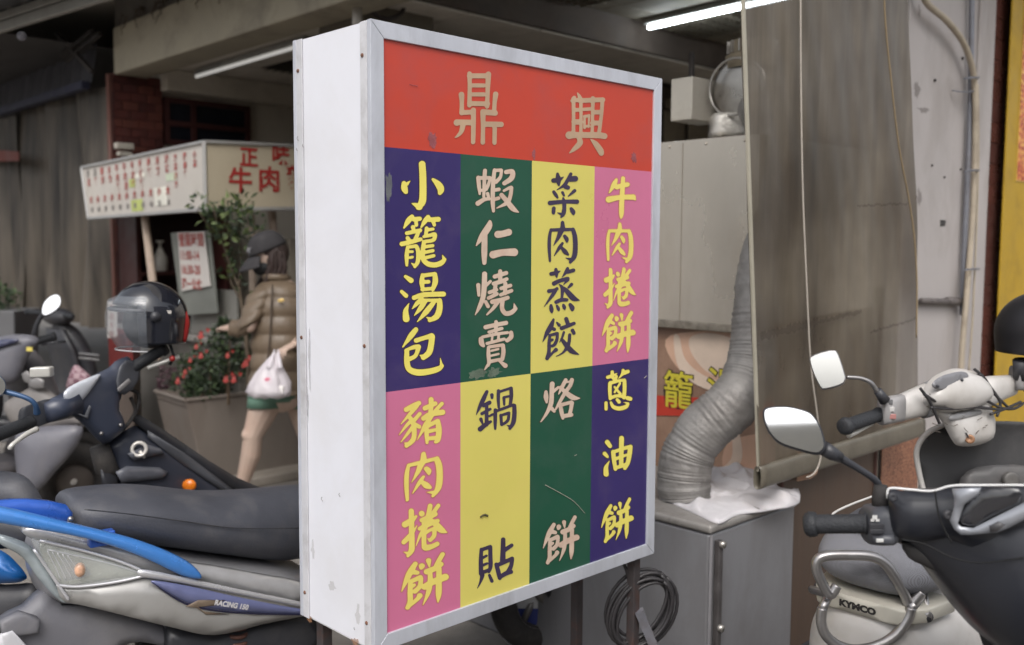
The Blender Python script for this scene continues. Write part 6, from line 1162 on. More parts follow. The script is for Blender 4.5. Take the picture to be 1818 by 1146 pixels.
# seat with mesh cover, tail and rail
mm = bpy.data.materials.new('mesh_cover'); mm.use_nodes = True; t = mm.node_tree; n = t.nodes; L = t.links; b = n['Principled BSDF']; tc = n.new('ShaderNodeTexCoord'); mp = n.new('ShaderNodeMapping'); mp.inputs['Rotation'].default_value = (0, 0, .8 - YAW); mp.inputs['Scale'].default_value = (170, 170, 170)
L.new(tc.outputs['Object'], mp.inputs[0]); vo = n.new('ShaderNodeTexVoronoi'); vo.inputs['Randomness'].default_value = .12; L.new(mp.outputs[0], vo.inputs['Vector']); cr = n.new('ShaderNodeValToRGB'); cr.color_ramp.elements[0].color = C(50, 50, 54); cr.color_ramp.elements[0].position = .25; cr.color_ramp.elements[1].color = C(136, 137, 144); cr.color_ramp.elements[1].position = .5
L.new(vo.outputs['Distance'], cr.inputs[0]); L.new(cr.outputs[0], b.inputs['Base Color']); b.inputs['Roughness'].default_value = .6; bp = n.new('ShaderNodeBump'); bp.inputs['Strength'].default_value = .5; bp.inputs['Distance'].default_value = .003; L.new(vo.outputs['Distance'], bp.inputs['Height']); L.new(bp.outputs[0], b.inputs['Normal'])
sc_ = P(1545, 1012, 2.0)                                  # rear middle of the seat
ax = E; la = N
s_or = V(sc_.x, sc_.y, 0); Sx = lambda s, t, z: s_or + ax * s + la * t + Z * z
zs = sc_.z
S6s = obj('seat', loft([sring(Sx(s, 0, zs + dz), la * w_, Z * h, 30, 2.5) for s, dz, h, w_ in ((-.035, .004, .018, .07), (-.02, .006, .045, .112), (.03, .012, .064, .136), (.12, .016, .068, .142), (.25, .010, .066, .14), (.40, -.012, .055, .125), (.52, -.02, .05, .09), (.58, -.02, .02, .05))]), mm, S6, smooth=True, sub=1)
obj('seat_top', loft([sring(Sx(s, 0, zs + .070), la * w_, Z * .024, 28, 2.6) for s, w_ in ((.02, .07), (.04, .095), (.15, .11), (.32, .10), (.42, .05))]), seatm, S6s, smooth=True)
obj('seat_piping', tube([Sx(.012 + .0, t, zs + .072 - abs(t) * .02) if False else Sx(x, t, zs + .0865) for x, t in ((.32, .118), (.15, .122), (.04, .11), (.012, .07), (.008, 0), (.012, -.07), (.04, -.11), (.15, -.122), (.32, -.118))], .0028, 8, 5), M('piping_white', C(196, 194, 190), .5), S6s, smooth=True)
obj('tail_body', loft([sring(Sx(s, 0, z), la * w_, Z * h, 28, 3) for s, z, h, w_ in ((-.06, zs - .24, .14, .075), (-.045, zs - .23, .155, .11), (.02, zs - .21, .145, .150), (.2, zs - .20, .14, .17), (.42, zs - .22, .16, .16), (.5, zs - .26, .14, .11))]), whitep, S6, smooth=True, sub=1)
tb = obj('badge_strip', loft([sring(Sx(s, 0, zs - .066), la * w_, Z * .017, 40, 9) for s, w_ in ((-.052, .060), (-.050, .092), (.0, .122), (.1, .138))]), M('badge_cream', C(200, 196, 184), .4), S6, smooth=True)
text('KYMCO', Sx(-.0535, .040, zs - .073), -la, Z, .0185, 'letter', M('badge_ink', C(46, 44, 44), .5), S6, 0, 1.2, .0012)
for sg_ in (-1, 1):
    obj('rail_socket', ball(Sx(.01, sg_ * .118, zs - .07), .012, n=14, m=8), blk, S6, smooth=True)
rl = [(1478, 1054), (1455, 1018), (1449, 1000), (1462, 988), (1500, 984), (1540, 986), (1568, 996), (1592, 1024), (1612, 1058), (1620, 1078), (1612, 1098), (1588, 1122), (1560, 1140), (1530, 1150), (1500, 1146), (1472, 1126), (1458, 1100), (1456, 1070), (1470, 1052), (1490, 1040)]
rail_pts = [P(x, y, 1.90 + (.03 if 8 < i < 17 else 0)) for i, (x, y) in enumerate(rl[:8])]
obj('rear_rail', tube([P(x, y, 1.93) for x, y in ((1486, 1040), (1474, 1056), (1462, 1040), (1450, 1012), (1452, 994), (1470, 987), (1505, 986), (1545, 988), (1570, 1000), (1590, 1026), (1606, 1056), (1616, 1080), (1622, 1070), (1636, 1052))], .0105, 14, 6), chrome, S6, smooth=True)
obj('rear_rail', tube([P(x, y, 1.91) for x, y in ((1460, 1080), (1458, 1104), (1466, 1128), (1488, 1146), (1520, 1154), (1560, 1146), (1592, 1126), (1612, 1098), (1617, 1080))], .0105, 14, 6), chrome, S6, smooth=True)
obj('rail_post', tube([P(1461, 1080, 1.92), P(1472, 1056, 1.98), Sx(-.02, .12, zs - .07)], .009, 10), chrome, S6, smooth=True)
obj('rail_post', tube([P(1616, 1082, 1.92), P(1640, 1056, 1.98), Sx(.0, -.12, zs - .07)], .012, 10), chrome, S6, smooth=True)
obj('tail_lamp', ball(Sx(-.055, 0, zs - .31), la * .08, ax * .03, Z * .04), M('red_lens', C(150, 30, 26)), S6, smooth=True)
# ---- black helmet on the white scooter's right grip
h2 = thing('helmet', 'matt black rounded helmet at the right edge above the white handlebar', 'helmet', P(1820, 640, 2.8))
c = P(1846, 592, 2.8)
vv, ff = [], []
for i in range(17):
    ph = math.pi / 2 - i / 16 * math.pi * .66
    for j in range(33): a = j / 32 * 2 * math.pi; r = math.cos(ph) if ph > 0 else 1 - .1 * (-ph); vv.append(c + Z * .118 * math.sin(ph) + V(.115 * r * math.cos(a), .125 * r * math.sin(a), 0))
for i in range(16):
    for j in range(32): k = i * 33 + j; ff.append((k, k + 1, k + 34, k + 33))
obj('shell', (vv, ff), M('matt_black', C(34, 34, 38), .45, 0, .06, 8), h2, smooth=True, solid=.01)
obj('holder', tube([P(1812, 640, 2.76), P(1812, 672, 2.78)], [.022, .02], 12), blk, h2, smooth=True)

# ---- black scooter in the right foreground
FR = Frame((.84, 1.52), YAW)
S7 = scooter('parked_scooter', 'black scooter with silver instrument surround nearest the camera at right', 'scooter', FR, blkg, shield=False, um=blk, group='scooters parked around the sign')
def PF(x, y, o=0.): return P(x, y, 1.66 - max(0, x - 1430) / 390 * .14 - o)
def cf(name, pts, m, o=0., bulge=.012, th=.04, edge=.03, sm=3, dfn=PF): return obj(name, puff([dfn(x, y, o) for x, y in pts], bulge, th, edge=edge, sm=sm), m, S7, smooth=True)
seg_grip(S7, PF(1540, 930), PF(1448, 931), .0172)
obj('bar_end', tube([PF(1448, 931), PF(1442, 931), PF(1436, 931), PF(1431, 931)], [.018, .022, .0225, .017], 18), grip, S7, smooth=True)
sw = obj('switch_box', loft([sring(PF(x, 931), Z * h, FWD * .034, 20, 3.2) for x, h in ((1536, .024), (1541, .033), (1560, .035), (1580, .034), (1584, .03))]), M('switch_black', C(76, 78, 84)), S7, smooth=True)
obj('switch_foot', puff([PF(x, y, .03) for x, y in ((1548, 950), (1586, 950), (1590, 966), (1556, 968), (1550, 960))], .004, .03, sm=1), M('switch_black', C(76, 78, 84)), sw, smooth=True)
prt = M('print_pale', C(214, 214, 212), .5)
for x, y, w_, h_ in ((1553, 919, .004, .0035), (1549, 924, .003, .002), (1558, 924, .003, .002)): obj('switch_symbol', cbox(PF(x, y, .0375), RGT * w_, FWD * .0006, Z * h_), prt, sw)
for x, y, w_, h_ in ((1556, 935, .012, .005), (1556, 944, .012, .004)): obj('switch_button', cbox(PF(x, y, .036), RGT * w_, FWD * .003, Z * h_), blk, sw, bevel=.0015)
obj('horn_button', cbox(PF(1562, 960, .037), RGT * .006, FWD * .002, Z * .003), prt, sw, bevel=.001)
mirror(S7, [(1354, 732), (1358, 725), (1372, 722), (1400, 722), (1432, 730), (1446, 740), (1458, 760), (1466, 790), (1462, 802), (1450, 807), (1420, 800), (1385, 788), (1366, 770), (1356, 748)], 1.60, [P(1464, 796, 1.62), P(1490, 812, 1.62), P(1520, 830, 1.625), P(1548, 848, 1.63), P(1560, 862, 1.635), P(1562, 880, 1.64)], [.010, .0075, .006, .006, .0065, .007], mat=M('mirror_black', C(50, 51, 56), .4, 0, .08, 10), thick=.03)
obj('mirror_knuckle', tube([P(1462, 796, 1.605), P(1478, 806, 1.61), P(1492, 813, 1.615)], [.013, .012, .009], 14), blk, S7, smooth=True)
obj('mirror_boot', tube([PF(1563, 862), PF(1564, 880), PF(1566, 902)], [.011, .015, .017], 14), rub, S7, smooth=True)
# handlebar cowl: swelling from the switch to the body, silver surround, dark glass
cwl = M('black_cowl', C(36, 38, 45), .34, 0, .06, 5, dirt=C(84, 84, 90), damt=.25, ds=6, coat=.15)
obj('handlebar_cowl', loft([sring(PF(x, (a + b_) / 2, -.03), (PF(x, a) - PF(x, b_)) * .5, FWD * d, 28, 2.5) for x, a, b_, d in ((1580, 900, 960, .03), (1592, 876, 962, .045), (1625, 868, 985, .06), (1665, 868, 1035, .08), (1710, 862, 1100, .10), (1760, 862, 1150, .12), (1830, 862, 1200, .13), (1910, 870, 1220, .13))]), cwl, S7, smooth=True, sub=1)
cf('cowl_face', [(1576, 868), (1600, 872), (1650, 873), (1690, 864), (1720, 862), (1780, 866), (1900, 866), (1900, 1010), (1820, 972), (1780, 992), (1740, 984), (1700, 970), (1680, 955), (1640, 962), (1600, 958), (1584, 940), (1578, 900)], cwl, .03, .02, .06, .05, sm=2)
obj('screen_edge', tube([PF(x, y, .055) for x, y in ((1576, 885), (1576, 872), (1584, 867), (1620, 870), (1655, 872), (1690, 863), (1740, 862), (1820, 862), (1900, 864))], .0020, 8, 6), M('edge_white', C(220, 220, 220), .3), S7, smooth=True)
slv = M('silver_surround', C(150, 153, 160), .35, .3, .04, 6, coat=.3)
cf('instrument_surround', [(1690, 868), (1742, 866), (1736, 880), (1712, 896), (1700, 930), (1706, 936), (1728, 938), (1818, 893), (1900, 860), (1900, 885), (1822, 922), (1790, 938), (1770, 946), (1722, 950), (1706, 950), (1694, 940), (1686, 925), (1694, 900), (1694, 884)], slv, .068, .006, .02, .012, sm=1)
cf('instrument_glass', [(1740, 872), (1770, 866), (1812, 868), (1812, 892), (1780, 908), (1752, 922), (1732, 934), (1708, 930), (1706, 916), (1716, 896)], M('dark_instrument', C(40, 40, 44), .12, 0, .3, 14, coat=.8), .066, .004, .01, .02, sm=2)
cf('surround_notch', [(1756, 934), (1772, 926), (1786, 932), (1770, 944), (1758, 946)], blk, .084, .001, .003, sm=1)
for x, y in ((1585, 883), (1684, 915)): obj('cowl_screw', lathe(PF(x, y, .062), -FWD, [(-.004, .0075), (.002, .0075), (.003, .005), (.001, .0005)], 14), blk, S7, smooth=True)
for pts in (((1660, 872), (1668, 920), (1690, 965)), ((1600, 958), (1640, 966), (1690, 990), (1740, 1000), (1820, 990))):
    obj('panel_gap', tube([PF(x, y, .062) for x, y in pts], .0014, 6, 6), M('gap_dark', C(16, 16, 18), .8), S7, smooth=True)
cf('lower_flap', [(1600, 962), (1640, 975), (1690, 1000), (1712, 1030), (1680, 1022), (1640, 1005), (1612, 990)], greyp if False else M('flap_dark', C(44, 42, 42), .7), .0, .004, .03, sm=2)
def PFb(x, y, o=0.): return P(x, y, 1.60 - o)
cf('inner_body', [(1690, 985), (1760, 990), (1830, 972), (1910, 960), (1910, 1240), (1780, 1240), (1750, 1160), (1722, 1080), (1702, 1030)], M('black_matt', C(34, 34, 38), .65, 0, .1, 6), .0, .035, .20, .1, dfn=PFb, sm=2)

# ================================================================ PLANTER AND PLANTS
plm = M('planter_grey', C(128, 119, 111, .9), .75, 0, .12, 5, .15, 50, dirt=C(104, 88, 78), damt=.5, ds=4, stretch=(1, 1, .4))
pln = thing('planter', 'long flared grey brown planter with red flowers beside the walking woman', 'planter', W(.4, 3.6, 0))
tA, tB, tC, tD = P(330, 717, 5.5), P(276, 708, 5.85), None, None
tA.z = tB.z = .545
dirE = (P(530, 668, 6.75) - P(330, 717, 5.5)); dirE.z = 0; dirE.normalize()
eP = E; top_len = 1.9
t0, t1 = tA, tA + eP * top_len; t3 = tB; t2 = tB + eP * top_len
b0 = V(tA.x + .09, tA.y + .07, 0); b1 = b0 + eP * (top_len - .2); b3 = V(tB.x + .12, tB.y - .02, 0); b2 = b3 + eP * (top_len - .2)
cen = (t0 + t1 + t2 + t3) / 4
for a_, b_, c_, d_, nm in ((b0, b1, t1, t0, 'side_panel'), (b3, b0, t0, t3, 'end_panel'), (b1, b2, t2, t1, 'end_panel'), (b2, b3, t3, t2, 'side_panel')):
    nn = (b_ - a_).cross(d_ - a_).normalized(); nn = nn if nn.dot(cen - a_) > 0 else -nn; i_ = nn * .02; g_ = (b_ - a_).normalized() * .003
    obj(nm, hexa([a_ + g_, b_ - g_, b_ - g_ + i_, a_ + g_ + i_], [d_ + g_, c_ - g_, c_ - g_ + i_, d_ + g_ + i_]), plm, pln, bevel=.004)
obj('rim', join(tube([t0, t1], .012, 8), tube([t0, t3], .012, 8)), plm, pln)
obj('soil', ([t0 - Z * .04, t1 - Z * .04, t2 - Z * .04, t3 - Z * .04], [(0, 1, 2, 3)]), M('soil', C(70, 56, 46), .95, 0, .3, 20, .5, 60), pln)
lfA = M('leaf_mid', C(82, 100, 66, .8), .5, 0, .35, 9); lfB = M('leaf_dark', C(56, 72, 50, .8), .5, 0, .35, 9); lfC = M('leaf_pale', C(112, 128, 76, .8), .5, 0, .3, 9)
def leaf(p, d, up_, l, w_):
    """one folded leaf: 6 verts, 4 faces"""
    d = d.normalized(); s_ = d.cross(up_).normalized(); n_ = s_.cross(d)
    m_ = p + d * l * .5; tip = p + d * l - n_ * l * .12
    return [p, m_ + s_ * w_ * .5 + n_ * w_ * .2, tip, m_ - s_ * w_ * .5 + n_ * w_ * .2, m_ - n_ * l * .02], [(0, 4, 1), (1, 4, 2), (2, 4, 3), (3, 4, 0)]
def rv(s=1.): return V(random.gauss(0, s), random.gauss(0, s), random.gauss(0, s))
def foliage(cs, n, l, par, mats, nm='foliage'):
    """cs: list of (centre, radius vector) clumps"""
    for mi, m_ in enumerate(mats):
        v, f = [], []
        for c_, r_, wgt in cs:
            for i in range(int(n * wgt / len(mats))):
                u = rv().normalized() * random.random() ** .45; p = c_ + V(u.x * r_.x, u.y * r_.y, u.z * r_.z)
                d = (p - c_).normalized() * .7 + rv(.5) + Z * .25; x = leaf(p, d, rv().normalized(), l * random.uniform(.6, 1.3), l * random.uniform(.35, .6))
                k = len(v); v += x[0]; f += [tuple(q + k for q in t_) for t_ in x[1]]
        o = obj(nm, (v, f), m_, par); o['kind'] = 'stuff'
random.seed(77)
fb = thing('flowering_bush', 'leafy bush with small red flowers growing in the planter', 'plant', P(385, 700, 5.75))
cl_ = [(P(x, y, 5.75 + random.uniform(-.18, .2)), V(r, r, r * .9), 1) for x, y, r in ((345, 650, .10), (335, 680, .09), (372, 632, .12), (378, 672, .13), (405, 640, .12), (400, 605, .09), (428, 625, .10), (425, 660, .13), (355, 695, .09), (446, 610, .08), (452, 645, .09), (390, 690, .1), (402, 582, .05))]
foliage(cl_, 170, .040, fb, (lfA, lfB, lfB))
for c_, r_, g in cl_: obj('stem', tube([V(c_.x, c_.y, .50), c_ + rv(.02)], [.007, .004], 6), M('stem_brown', C(92, 76, 60), .8), fb)
rf_ = M('flower_red', C(172, 62, 56), .5, 0, .15, 30)
fl0 = None
for x, y in ((320, 672), (332, 657), (341, 636), (361, 627), (408, 627), (441, 640), (446, 632), (362, 590), (420, 668), (406, 668), (352, 612), (436, 645)):
    c_ = P(x, y, 5.56); v, f = [], []
    for q in range(4):
        a = random.uniform(0, 6.28); d = (RGT * math.cos(a) + Z * math.sin(a) - FWD * .5).normalized(); xx = leaf(c_ + rv(.008), d, -FWD, .024, .026); k = len(v); v += xx[0]; f += [tuple(i + k for i in t_) for t_ in xx[1]]
    if fl0 is None: fl0 = obj('flower', (v, f), rf_, fb); fc0 = c_
    else: q = clone(fl0); q.location = c_ - fc0; q.scale = [random.uniform(.8, 1.25)] * 3; q.location = c_ - fb.location - (fc0 - fb.location) * q.scale[0]
pb_ = thing('purple_plant', 'wilted purple leaved plant at the planter corner', 'plant', P(300, 700, 5.95)); foliage([(P(302, 672, 5.95), V(.07, .07, .08), 1), (P(296, 692, 5.95), V(.06, .06, .05), 1)], 60, .04, pb_, (M('leaf_purple', C(92, 66, 74), .6, 0, .3, 9),))
tr = thing('slender_tree', 'slender leafy tree rising from the planter in front of the stall sign', 'tree', P(440, 690, 5.65))
def limb(pts, rs): return obj('branch', tube([P(*q) for q in pts], rs, 7, 5), M('bark_grey', C(96, 84, 70), .85, 0, .2, 30, .3, 80), tr, smooth=True)
D_ = 5.62
obj('trunk', tube([P(444, 720, D_), P(440, 640, D_), P(434, 570, D_), P(424, 510, D_)], [.018, .015, .013, .010], 8, 5), M('bark_grey', C(96, 84, 70), .85), tr, smooth=True)
limb([(424, 510, D_), (408, 470, D_), (396, 430, D_ - .05), (385, 395, 5.42), (378, 362, 5.38)], [.009, .008, .006, .005, .003]); limb([(424, 510, D_), (428, 460, D_), (424, 410, 5.5), (430, 372, 5.4)], [.008, .007, .005, .003])
limb([(396, 430, 5.57), (370, 400, 5.42), (350, 372, 5.36)], [.006, .005, .003]); limb([(430, 540, D_), (412, 505, D_), (404, 480, D_)], [.006, .005, .003])
cl_ = [(P(x, y, d), V(r, r, r * .8), g) for x, y, r, d, g in ((352, 362, .055, 5.36, .4), (366, 384, .06, 5.38, .5), (392, 388, .10, 5.42, 1.2), (418, 380, .10, 5.42, 1.2), (432, 362, .07, 5.4, .7), (440, 395, .09, 5.45, .9), (405, 412, .09, 5.5, .9), (388, 420, .07, 5.5, .6), (428, 425, .08, 5.5, .7), (412, 455, .06, 5.55, .4), (400, 475, .05, 5.6, .35), (420, 495, .06, 5.6, .4), (446, 410, .06, 5.5, .5), (435, 525, .04, 5.6, .2), (408, 365, .07, 5.4, .6))]
foliage(cl_, 36, .050, tr, (lfA, lfB, lfC))
pg = thing('potted_shrub', 'green shrub in a square grey pot at the left edge', 'plant', P(10, 600, 6.9))
pcx = P(5, 590, 7.0); obj('pot', hexa(*[[V(pcx.x + a * w_, pcx.y + b * w_, z) for a, b in ((-1, -1), (1, -1), (1, 1), (-1, 1))] for z, w_ in ((.0, .14), (pcx.z + .17, .19))]), M('pot_grey', C(104, 104, 106), .7, 0, .1, 6), pg, bevel=.01)
foliage([(P(0, 538, 6.95), V(.14, .12, .14), 1), (P(-20, 525, 6.95), V(.15, .12, .18), 1)], 120, .06, pg, (lfA, lfB))

# ================================================================ WOMAN
D0 = 5.1
K = lambda x, y, o=0.: P(x, y, D0 + o)
wo = thing('person', 'woman in brown quilted jacket, dark cap and mask carrying a plastic bag', 'person', K(500, 885).xy.to_3d())
skin = M('skin', C(194, 171, 156, .9), .5, 0, .06, 9, .08, 90, dirt=C(186, 148, 128), damt=.3, ds=6)
mu = .00303
def hand(wr, dirv, palm_n, sc=1., curl=.6):
    """wrist, pointing direction, palm normal: palm and five bent fingers as capsules"""
    d = dirv.normalized(); n_ = (palm_n - d * palm_n.dot(d)).normalized(); s_ = d.cross(n_); prt_ = []
    prt_.append(loft([sring(wr + d * a * sc, s_ * w_ * sc, n_ * h * sc, 14, 2.6) for a, w_, h in ((-.01, .024, .018), (.02, .034, .016), (.055, .040, .014), (.085, .038, .012))]))
    for i, (t, l) in enumerate(((-.030, .062), (-.010, .070), (.010, .066), (.029, .052))):
        p = wr + d * .078 * sc + s_ * t * sc; dd = (d + s_ * t * 2).normalized(); c_ = curl
        for j in range(3):
            q_ = p + dd * l * sc * (.42, .33, .27)[j]; prt_.append(capsule(p, q_, .0088 * sc * (1 - .07 * j), .0084 * sc * (1 - .07 * j), 8)); p = q_; dd = (dd * math.cos(c_) + n_ * math.sin(c_)).normalized()
    p = wr + d * .02 * sc - s_ * .030 * sc; dd = (d * .7 - s_ * .7 + n_ * .35).normalized()
    for j in range(3):
        q_ = p + dd * sc * (.036, .030, .024)[j]; prt_.append(capsule(p, q_, .0115 * sc * (1 - .1 * j), .0105 * sc * (1 - .1 * j), 8)); p = q_; dd = (dd + d * .35 + n_ * .2).normalized()
    return join(*prt_)
fl = (-RGT * .95 - FWD * .30).normalized()       # the way she faces
hd = K(478, 452); lookd = (fl - Z * .45).normalized(); sd_ = lookd.cross(Z).normalized(); hu = sd_.cross(lookd)
body = [ball(hd, lookd * .092, sd_ * .074, hu * .108, 20, 14), ball(hd + lookd * .03 - hu * .05, lookd * .055, sd_ * .055, hu * .055, 16, 10),
        capsule(hd - hu * .05 - lookd * .02, K(494, 510), .05, .055), capsule(hd + lookd * .088 - hu * .012, hd + lookd * .104 - hu * .03, .010, .013),   # nose
        ball(hd - sd_ * .073 - hu * .01, lookd * .016, sd_ * .008, hu * .028), ball(hd + sd_ * .073 - hu * .01, lookd * .016, sd_ * .008, hu * .028),
        capsule(K(500, 530), K(500, 690), .11, .13), capsule(K(482, 524, -.02), K(524, 524, .12), .045, .045)]
hipL, kneeL, ankL = K(476, 705, -.03), K(449, 772, -.06), K(428, 868, .02)
body += [capsule(hipL, hipL.lerp(kneeL, .5), .088, .074), capsule(hipL.lerp(kneeL, .5), kneeL, .074, .052), capsule(kneeL, kneeL.lerp(ankL, .35) + RGT * .012, .050, .053), capsule(kneeL.lerp(ankL, .35) + RGT * .012, ankL, .053, .032), ball(kneeL + fl * .018, .042)]
hipR, kneeR, ankR = K(530, 705, .12), K(548, 780, .16), K(566, 858, .2)
body += [capsule(hipR, kneeR, .085, .052), capsule(kneeR, ankR, .053, .032)]
for an in (ankL, ankR):
    heel = V(an.x, an.y, .03) - fl * .03; toe = V(an.x, an.y, .025) + fl * .16
    body += [capsule(an, heel, .034, .032), capsule(heel, toe, .034, .026)]
shl, elb, wri = K(462, 528, -.10), K(443, 580, -.16), K(412, 583, -.10)
body += [capsule(shl, elb, .034, .034), capsule(elb, wri, .034, .025), hand(wri, (K(388, 580, .02) - wri), -Z + FWD * .3, 1.0, .55)]
shr, elr, wrr = K(530, 530, .10), K(552, 590, .0), K(526, 610, -.22)
body += [capsule(shr, elr, .034, .034), capsule(elr, wrr, .034, .025), hand(wrr, (K(504, 621, -.28) - wrr), -Z * 1 + RGT * .1, .92, 1.0)]
obj('body', join(*body), skin, wo, smooth=True, remesh=.0055, sm=2)
for sg_ in (-1, 1): obj('eye', ball(hd + lookd * .080 + sd_ * sg_ * .030 + hu * .008, .012, n=12, m=8), M('eye_dark', C(40, 30, 28), .3), wo, smooth=True); obj('eyebrow', tube([hd + lookd * .086 + sd_ * sg_ * .016 + hu * .026, hd + lookd * .076 + sd_ * sg_ * .046 + hu * .026], .004, 6), M('brow', C(60, 42, 34), .8), wo)
obj('face_mask', ball(hd + lookd * .045 - hu * .048, lookd * .068, sd_ * .066, hu * .050, 20, 12), M('mask_black', C(40, 42, 44), .8), wo, smooth=True)
hair = M('hair_brown', C(52, 38, 34), .5, 0, .25, 30, .4, 120, stretch=(6, 6, 1))
random.seed(9); hp = [ball(hd - lookd * .022 + hu * .012, lookd * .088, sd_ * .084, hu * .104, 20, 12)]
for i in range(46):
    a = random.uniform(-1, 1); st_ = hd - lookd * random.uniform(.0, .07) + sd_ * (.078 * (1 if a > 0 else -1)) * random.uniform(.75, 1) + hu * random.uniform(-.02, .05)
    l = random.uniform(.16, .30); hp.append(tube([st_, st_ - Z * l * .4 + rv(.008) - fl * .01, st_ - Z * l * .75 + rv(.012) + fl * random.uniform(-.02, .03), st_ - Z * l + rv(.012) + fl * random.uniform(-.03, .05)], [.012, .012, .009, .003], 6, 4))
obj('hair', join(*hp), hair, wo, smooth=True)
capm = M('cap_charcoal', C(52, 50, 52), .8, 0, .1, 20, .2, 150)
cc_ = hd + hu * .028 + lookd * -.004; rings = []
for i in range(12):
    ph = i / 11 * math.pi / 2; rings.append([cc_ + hu * (.105 * math.sin(ph) - .005) + (lookd * math.cos(a) * .108 + sd_ * math.sin(a) * .094) * max(.02, math.cos(ph) ** .8) for a in np.linspace(0, 2 * math.pi, 29)[:-1]])
cp_ = obj('cap', loft(rings), capm, wo, smooth=True)
vv, ff = [], []
for i in range(9):
    for j in range(17):
        a = -1.05 + 2.1 * j / 16; r = .100 + .085 * (i / 8) * math.cos(a * .9) ** .6; vv.append(cc_ - hu * (.004 + .05 * (i / 8) ** 1.4 * 1 + .014 * (j / 8 - 1) ** 2) + lookd * r * math.cos(a) * 1.02 + sd_ * r * math.sin(a) * .86)
for i in range(8):
    for j in range(16): k = i * 17 + j; ff.append((k, k + 1, k + 18, k + 17))
obj('cap_brim', (vv, ff), capm, cp_, smooth=True, solid=.005)
lc = cc_ + hu * .035 + lookd * .092 - sd_ * .035
lgm = M('cap_mark', C(186, 186, 190), .6)
o_ = (CAM - lc).normalized() * .016
obj('cap_mark', join(tube([lc + o_ + Z * .012 - RGT * .010, lc + o_], .0022, 6), tube([lc + o_ + Z * .012 + RGT * .008, lc + o_, lc + o_ - Z * .014], .0022, 6), tube([lc + o_ - RGT * .01 - Z * .01, lc + o_ - RGT * .009 + Z * .004], .0022, 6)), lgm, cp_)
# quilted jacket
jm = M('jacket_brown', C(112, 97, 80, .9), .45, 0, .10, 7, .25, 24, dirt=C(98, 82, 68), damt=.4, ds=6)
def quilt(pts, n, per, nn=30, amp=.010, pw=.45):
    """pts: (centre, half-width vector, half-depth vector); rows puffed every per of the length"""
    q = spl([tuple(c_) + tuple(a) + tuple(b) for c_, a, b in pts], n); rings = []; L_ = 0; last = None
    for x in q:
        c_, a, b = V(tuple(x[:3])), V(tuple(x[3:6])), V(tuple(x[6:9])); L_ += 0 if last is None else (c_ - last).length; last = c_
        k = 1 + (abs(math.sin(math.pi * L_ / per)) ** pw - .7) * amp / a.length; rings.append(sring(c_, a * k, b * k, nn, 2.3))
    return loft(rings)
jk = [quilt([(K(494, 498), RGT * .065, FWD * .07), (K(496, 512), RGT * .12, FWD * .12), (K(497, 540), RGT * .150, FWD * .15), (K(498, 590), RGT * .152, FWD * .16), (K(498, 640), RGT * .150, FWD * .16), (K(496, 700), RGT * .162, FWD * .17)], 14, .098, amp=.018),
      quilt([(K(468, 516, -.05), V(.08, 0, .02), FWD * .09), (K(453, 550, -.11), V(.068, 0, .02), FWD * .072), (K(443, 578, -.15), V(.062, 0, .03), FWD * .066)], 10, .07, 20, .012),
      quilt([(K(450, 572, -.15), V(0.02, 0, .055), FWD * .055), (K(430, 582, -.13), V(0.012, 0, .05), FWD * .05), (K(409, 583, -.10), V(0.006, 0, .042), FWD * .042)], 9, .06, 20, .010),
      quilt([(K(530, 522, .08), V(.07, 0, .02), FWD * .07), (K(545, 560, .05), V(.06, 0, .02), FWD * .06), (K(548, 592, .0), V(.055, 0, .03), FWD * .055)], 10, .07, 20, .012),
      quilt([(K(550, 590, 0), V(.02, 0, .052), FWD * .055), (K(540, 600, -.12), V(.015, 0, .052), FWD * .052), (K(524, 610, -.215), V(.012, 0, .045), FWD * .045)], 9, .06, 20, .010)]
jo = obj('jacket', join(*jk), jm, wo, smooth=True, remesh=.0065, sm=1)
obj('jacket_zip', tube([K(484, 505, -.165), K(482, 540, -.170), K(479, 600, -.178), K(474, 650, -.18), K(470, 696, -.185)], .005, 6, 4), M('zip_dark', C(70, 58, 48), .6), jo)
obj('jacket_collar', loft([sring(K(492, 500), RGT * .075, FWD * .085, 22, 2.2), sring(K(490, 488), RGT * .078, FWD * .088, 22, 2.2), sring(K(490, 487), RGT * .062, FWD * .07, 22, 2.2), sring(K(492, 500), RGT * .06, FWD * .066, 22, 2.2)], False, True), jm, jo, smooth=True, sub=1)
obj('chest_mark', ball(K(499, 534, -.175), V(.018, 0, .004), V(0, .004, 0), V(-.004, 0, .010), 14, 8), M('gold_mark', C(206, 176, 110), .4, .3), jo, smooth=True)
obj('shorts', loft([sring(K(490, 690), RGT * .135, FWD * .14, 26, 2.4), sring(K(488, 704), RGT * .142, FWD * .148, 26, 2.4), sring(K(488, 712), RGT * .12, FWD * .13, 26, 2.4)]), M('shorts_green', C(92, 124, 108), .75, 0, .1, 12), wo, smooth=True)
obj('shorts_leg', loft([sring(K(476, 700, -.03), RGT * .098, FWD * .10, 22, 2.2), sring(K(470, 724, -.035), RGT * .090, FWD * .096, 22, 2.2)], False), M('shorts_green', C(92, 124, 108)), wo, smooth=True, solid=.006)
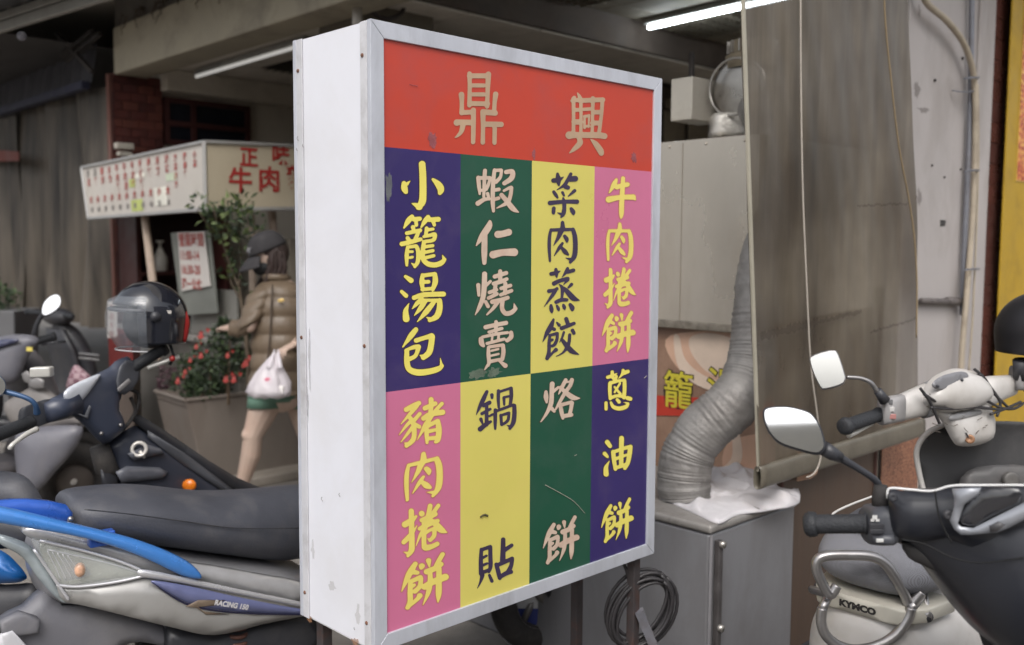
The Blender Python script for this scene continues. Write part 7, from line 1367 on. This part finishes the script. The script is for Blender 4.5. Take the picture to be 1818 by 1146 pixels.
obj('shorts_leg', loft([sring(K(528, 700, .10), RGT * .096, FWD * .10, 22, 2.2), sring(K(533, 724, .11), RGT * .092, FWD * .098, 22, 2.2)], False), M('shorts_green', C(92, 124, 108)), wo, smooth=True, solid=.006)
shoe = M('shoe_dark', C(60, 56, 56), .6)
for an in (ankL, ankR): obj('shoe', loft([sring(V(an.x, an.y, 0) + fl * s_ + Z * z, fl.cross(Z) * w_, Z * h, 16, 2.6) for s_, z, h, w_ in ((-.07, .04, .035, .02), (-.04, .045, .045, .038), (.06, .04, .038, .045), (.15, .03, .028, .042), (.19, .022, .015, .02))]), shoe, wo, smooth=True)
# plastic bag in her hand
bgm = bpy.data.materials.new('thin_plastic'); bgm.use_nodes = True; b = bgm.node_tree.nodes['Principled BSDF']; b.inputs['Base Color'].default_value = C(232, 226, 232); b.inputs['Alpha'].default_value = .62; b.inputs['Roughness'].default_value = .3
bagt = thing('plastic_bag', 'thin white plastic bag with a food box hanging from the hand of the woman', 'bag', K(480, 705, -.3))
rings = []; random.seed(4)
for y, a, cx in ((628, .010, 490), (634, .022, 488), (646, .045, 484), (662, .072, 480), (680, .098, 478), (694, .108, 478), (703, .100, 478), (706, .07, 478)):
    c_ = P(cx, y, D0 - .29); rings.append([c_ + RGT * a * (1 + .10 * math.sin(5 * t + y) + .05 * math.sin(11 * t)) * math.cos(t) + FWD * a * .7 * (1 + .08 * math.sin(7 * t + y * .3)) * math.sin(t) + Z * .006 * math.sin(6 * t + y) for t in np.linspace(0, 2 * math.pi, 49)[:-1]])
obj('bag_skin', loft(rings, True), bgm, bagt, smooth=True)
for x0, x1 in ((478, 488), (497, 494)): obj('bag_handle', tube([P(x0, 655, D0 - .33), P((x0 + x1) / 2, 638, D0 - .32), P(x1, 622, D0 - .29)], [.016, .010, .006], 8, 3), bgm, bagt, smooth=True)
obj('food_box', box(P(450, 700, D0 - .34), RGT * .15, FWD * .09, Z * .042), M('foam_white', C(232, 228, 226), .7), bagt, bevel=.006)
obj('box_print', ball(P(476, 676, D0 - .345), V(.022, 0, 0), V(0, .003, 0), V(0, 0, .016), 14, 8), M('print_pinkish', C(206, 120, 140), .6), bagt, smooth=True)
